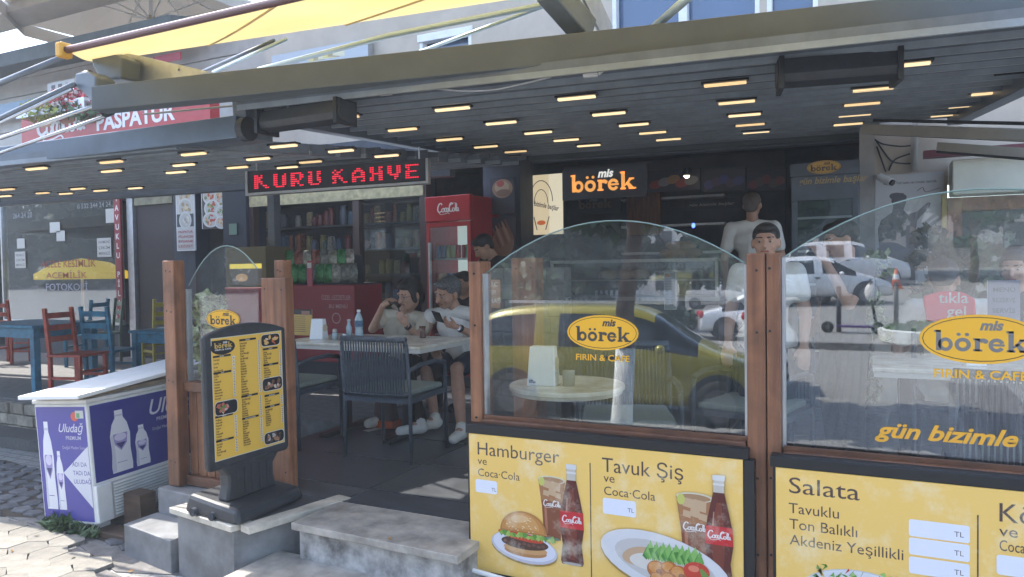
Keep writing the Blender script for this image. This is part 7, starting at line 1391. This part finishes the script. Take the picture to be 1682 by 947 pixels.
for i, (px, y, h, s_, lb) in enumerate(((905, -17, 5.5, 2.0, 'bushy tree left of the whitewashed one'), (1120, -23, 6, 2.6, 'round dark tree behind the white van'), (1330, -31, 8, 3.6, 'tall dark tree at the left end of the far row'), (1430, -34, 9, 4, 'broad tree behind the parked cars'), (1500, -30, 7.5, 3.4, 'leafy tree above the traffic cone'), (1600, -28, 7, 3.2, 'bright tree at the right of the far row'), (1700, -30, 8, 4, 'last tree of the far row beyond the frame edge'), (980, -33, 8, 4, 'tall tree far behind the picket fence'), (840, -30, 8, 4, 'broad crowned tree far behind at the left'))):
    d = ray(px, 480); x = d.x/d.y*(2*GL-y); tree(lb, x, y, h, s_, .18, 30+i, 5000, 0, 0, .22, 'leaf' if i % 2 else 'leaf2', sz=.2)
# picket fence, hedge, kerbs and pale crossing
fx0, fx1 = mx(890, -20), mx(1110, -20); pf = thing('picket_fence', 'white upright picket fence behind the bushes across the road', 'fence', (fx0, -20, gz(-20)))
for i in range(int((fx1-fx0)/.2)): x = fx0+i*.2; obj('picket', MB().box(x, x+.1, -20.02, -20, gz(-20), gz(-20)+1.5), M['white'], pf)
for z in (.4, 1.2): obj('rail', MB().box(fx0, fx1, -20.06, -20.021, gz(-20)+z, gz(-20)+z+.07), M['white'], pf)
leafcloud('hedge', [(mx(p_, -18), -18, gz(-18)+.5, .9, .5, .55) for p_ in range(880, 1130, 28)], 7000, .12, M['leaf2'], None, 'stuff', 61, 1.6)
leafcloud('far_wood', [(x_, -24+3*math.sin(x_), gz(-24)+h_, 3.2, 2.5, 2.6) for x_ in range(-75, -8, 4) for h_ in (1.5, 4.5, 7.5)], 30000, .34, M['leaf2'], None, 'stuff', 77, 1.6)  # unseen tree row added so the left windows reflect dark
struct('far_greenery', MB().prismy([(-120, gz(-60)), (120, gz(-60))]+[(120-i*6, gz(-60)+6+2.2*math.sin(i*1.7)+1.5*math.sin(i*.7)) for i in range(41)], -60.5, -60), M['hill'])
sb = MR(1600, 640); struct('pale_crossing', MB().prism([(sb.x-.2, sb.y-6), (sb.x+.5, sb.y-6), (sb.x+.3, 1.6), (sb.x-.4, 1.6)][::1], STREET+.003, STREET+.012), M['conc'])
struct('far_kerb', MB().box(-30, 30, -8.3, -8.1, STREET-.02, gz(-8.2)+.12), M['conc'])
v = MR(1540, 560); pr = thing('round_planter', 'low white round planter with green ground cover across the road', 'planter', (v.x, v.y, gz(v.y)))
obj('rim', MB().lathe((v.x, v.y, gz(v.y)), [(1.0, 0), (1.02, .22), (.92, .24), (.92, .18), (.1, .18)], 32), M['lime'], pr); leafcloud('ground_cover', [(v.x, v.y, gz(v.y)+.22, .85, .85, .12)], 1500, .08, M['leaf'], pr, 'stuff', 62, 1.5)
def scooter():
    v = MR(1400, 547); t = thing('electric_scooter', 'dark purple electric scooter standing at the kerb with a white bag on its bar', 'scooter', (v.x, v.y, gz(v.y)), math.radians(180+4))
    def ob(n, mb, m, par=t, **k): return obj(n, mb, m, par, world=False, **k)
    for x in (-.48, .48): w_ = ob('wheel', MB().lathe((x, 0, .12), [(.05, -.025), (.115, -.025), (.125, 0), (.115, .025), (.05, .025)], 20, 'y'), M['tyre'], smooth=True); ob('hub', MB().lathe((x, 0, .12), [(.05, -.03), (.05, .03)], 12, 'y'), M['rim'], w_)
    ob('deck', MB().box(-.4, .3, -.08, .08, .12, .17), mat('purple_deck', (.08, .03, .15), .4), bevel=.02); ob('stem', MB().tube([(-.46, 0, .15), (-.38, 0, .6), (-.34, 0, 1.1)], .028, 10), M['black'], smooth=True); ob('handlebar', MB().tube([(-.34, -.24, 1.12), (-.34, .24, 1.12)], .016, 8), M['black']); ob('fender', MB().bar((-.42, 0, .26), (-.56, 0, .22), .07, .02), M['black'])
    bg_ = thing('plastic_bag', 'white plastic bag hanging from the scooter handlebar', 'bag', Vector((v.x+.33, v.y, gz(v.y)+.9))); obj('sack', MB().ell((v.x+.36, v.y+.0, gz(v.y)+.86), (.13, .09, .2), 12, 8), M['tee'], bg_, smooth=True); obj('handle', MB().tube([(v.x+.36, v.y, gz(v.y)+1.02), (v.x+.34, v.y, gz(v.y)+1.13)], .02, 6), M['tee'], bg_)
scooter()
for lb_, px, py in (('dark bollard right of the scooter', 1472, 535), ('second dark bollard left of the scooter', 1378, 545)):
    v = MR(px, py); t = thing('bollard', lb_, 'bollard', (v.x, v.y, gz(v.y)), 0, 'dark bollards along the far kerb'); obj('shaft', MB().tube([(v.x, v.y, gz(v.y)), (v.x, v.y, gz(v.y)+.95)], .05, 12), M['black'], t, smooth=True); obj('cap', MB().ell((v.x, v.y, gz(v.y)+.95), (.055, .055, .03), 12, 6), M['black'], t)
v = MR(1472, 482); cn = thing('traffic_cone', 'orange traffic cone with white band in the parking lot', 'cone', (v.x, v.y, gz(v.y))); z_ = gz(v.y); obj('body', MB().lathe((v.x, v.y, z_), [(.2, .04), (.12, .35), (.04, .75)], 16), M['cone'], cn, smooth=True); obj('base', MB().box(v.x-.24, v.x+.24, v.y-.24, v.y+.24, z_, z_+.04), M['cone'], cn); obj('band', MB().lathe((v.x, v.y, z_), [(.125, .35), (.085, .55)], 16), M['white'], cn)
# buildings across the road, closing the view behind the trees
for i, (x0_, x1_, y_, h_, c_) in enumerate(((-34, -20, -46, 7, (.5, .46, .4)), (-18, -6, -48, 8.5, (.55, .52, .48)), (-4, 9, -47, 7.5, (.48, .42, .36)), (12, 26, -46, 9, (.55, .5, .45)))):
    t = thing('far_house', ('low cream house at the left behind the far trees', 'taller pale house second from the left behind the far trees', 'tan house third from the left behind the far trees', 'tallest cream house at the right behind the far trees')[i], 'house', ((x0_+x1_)/2, y_, gz(y_)), 0, 'houses across the parking lot')
    z_ = gz(y_); obj('wall', MB().box(x0_, x1_, y_-8, y_, z_-1, z_+h_), mat('far_wall_'+'abcd'[i], c_, .9, 0, 2, .1), t); obj('roof', MB().prismy([(x0_-.4, z_+h_), (x1_+.4, z_+h_), (x1_-3, z_+h_+2), (x0_+3, z_+h_+2)], y_-8.3, y_+.3), mat('roof_tiles', (.3, .12, .07), .9, 0, 4, .2), t)
    for a in range(int((x1_-x0_)/2.6)):
        for b_ in range(int(h_/3)): xx = x0_+1+a*2.6; obj('window', MB().box(xx, xx+1.2, y_, y_+.05, z_+1+b_*3, z_+2.5+b_*3), M['glassb'], t)


hz = bpy.data.materials.new('veil_haze'); hz.use_nodes = True; t_ = hz.node_tree; t_.nodes.remove(t_.nodes['Principled BSDF']); pv = t_.nodes.new('ShaderNodeVolumePrincipled')
pv.inputs['Color'].default_value = (.9, .95, 1, 1); pv.inputs['Density'].default_value = .0048; t_.links.new(pv.outputs[0], t_.nodes['Material Output'].inputs['Volume'])
obj('added_haze', MB().box(-145, 145, -145, 65, -1.4, 14), hz)['kind'] = 'stuff'  # thin haze volume added to lift the blacks like lens veil
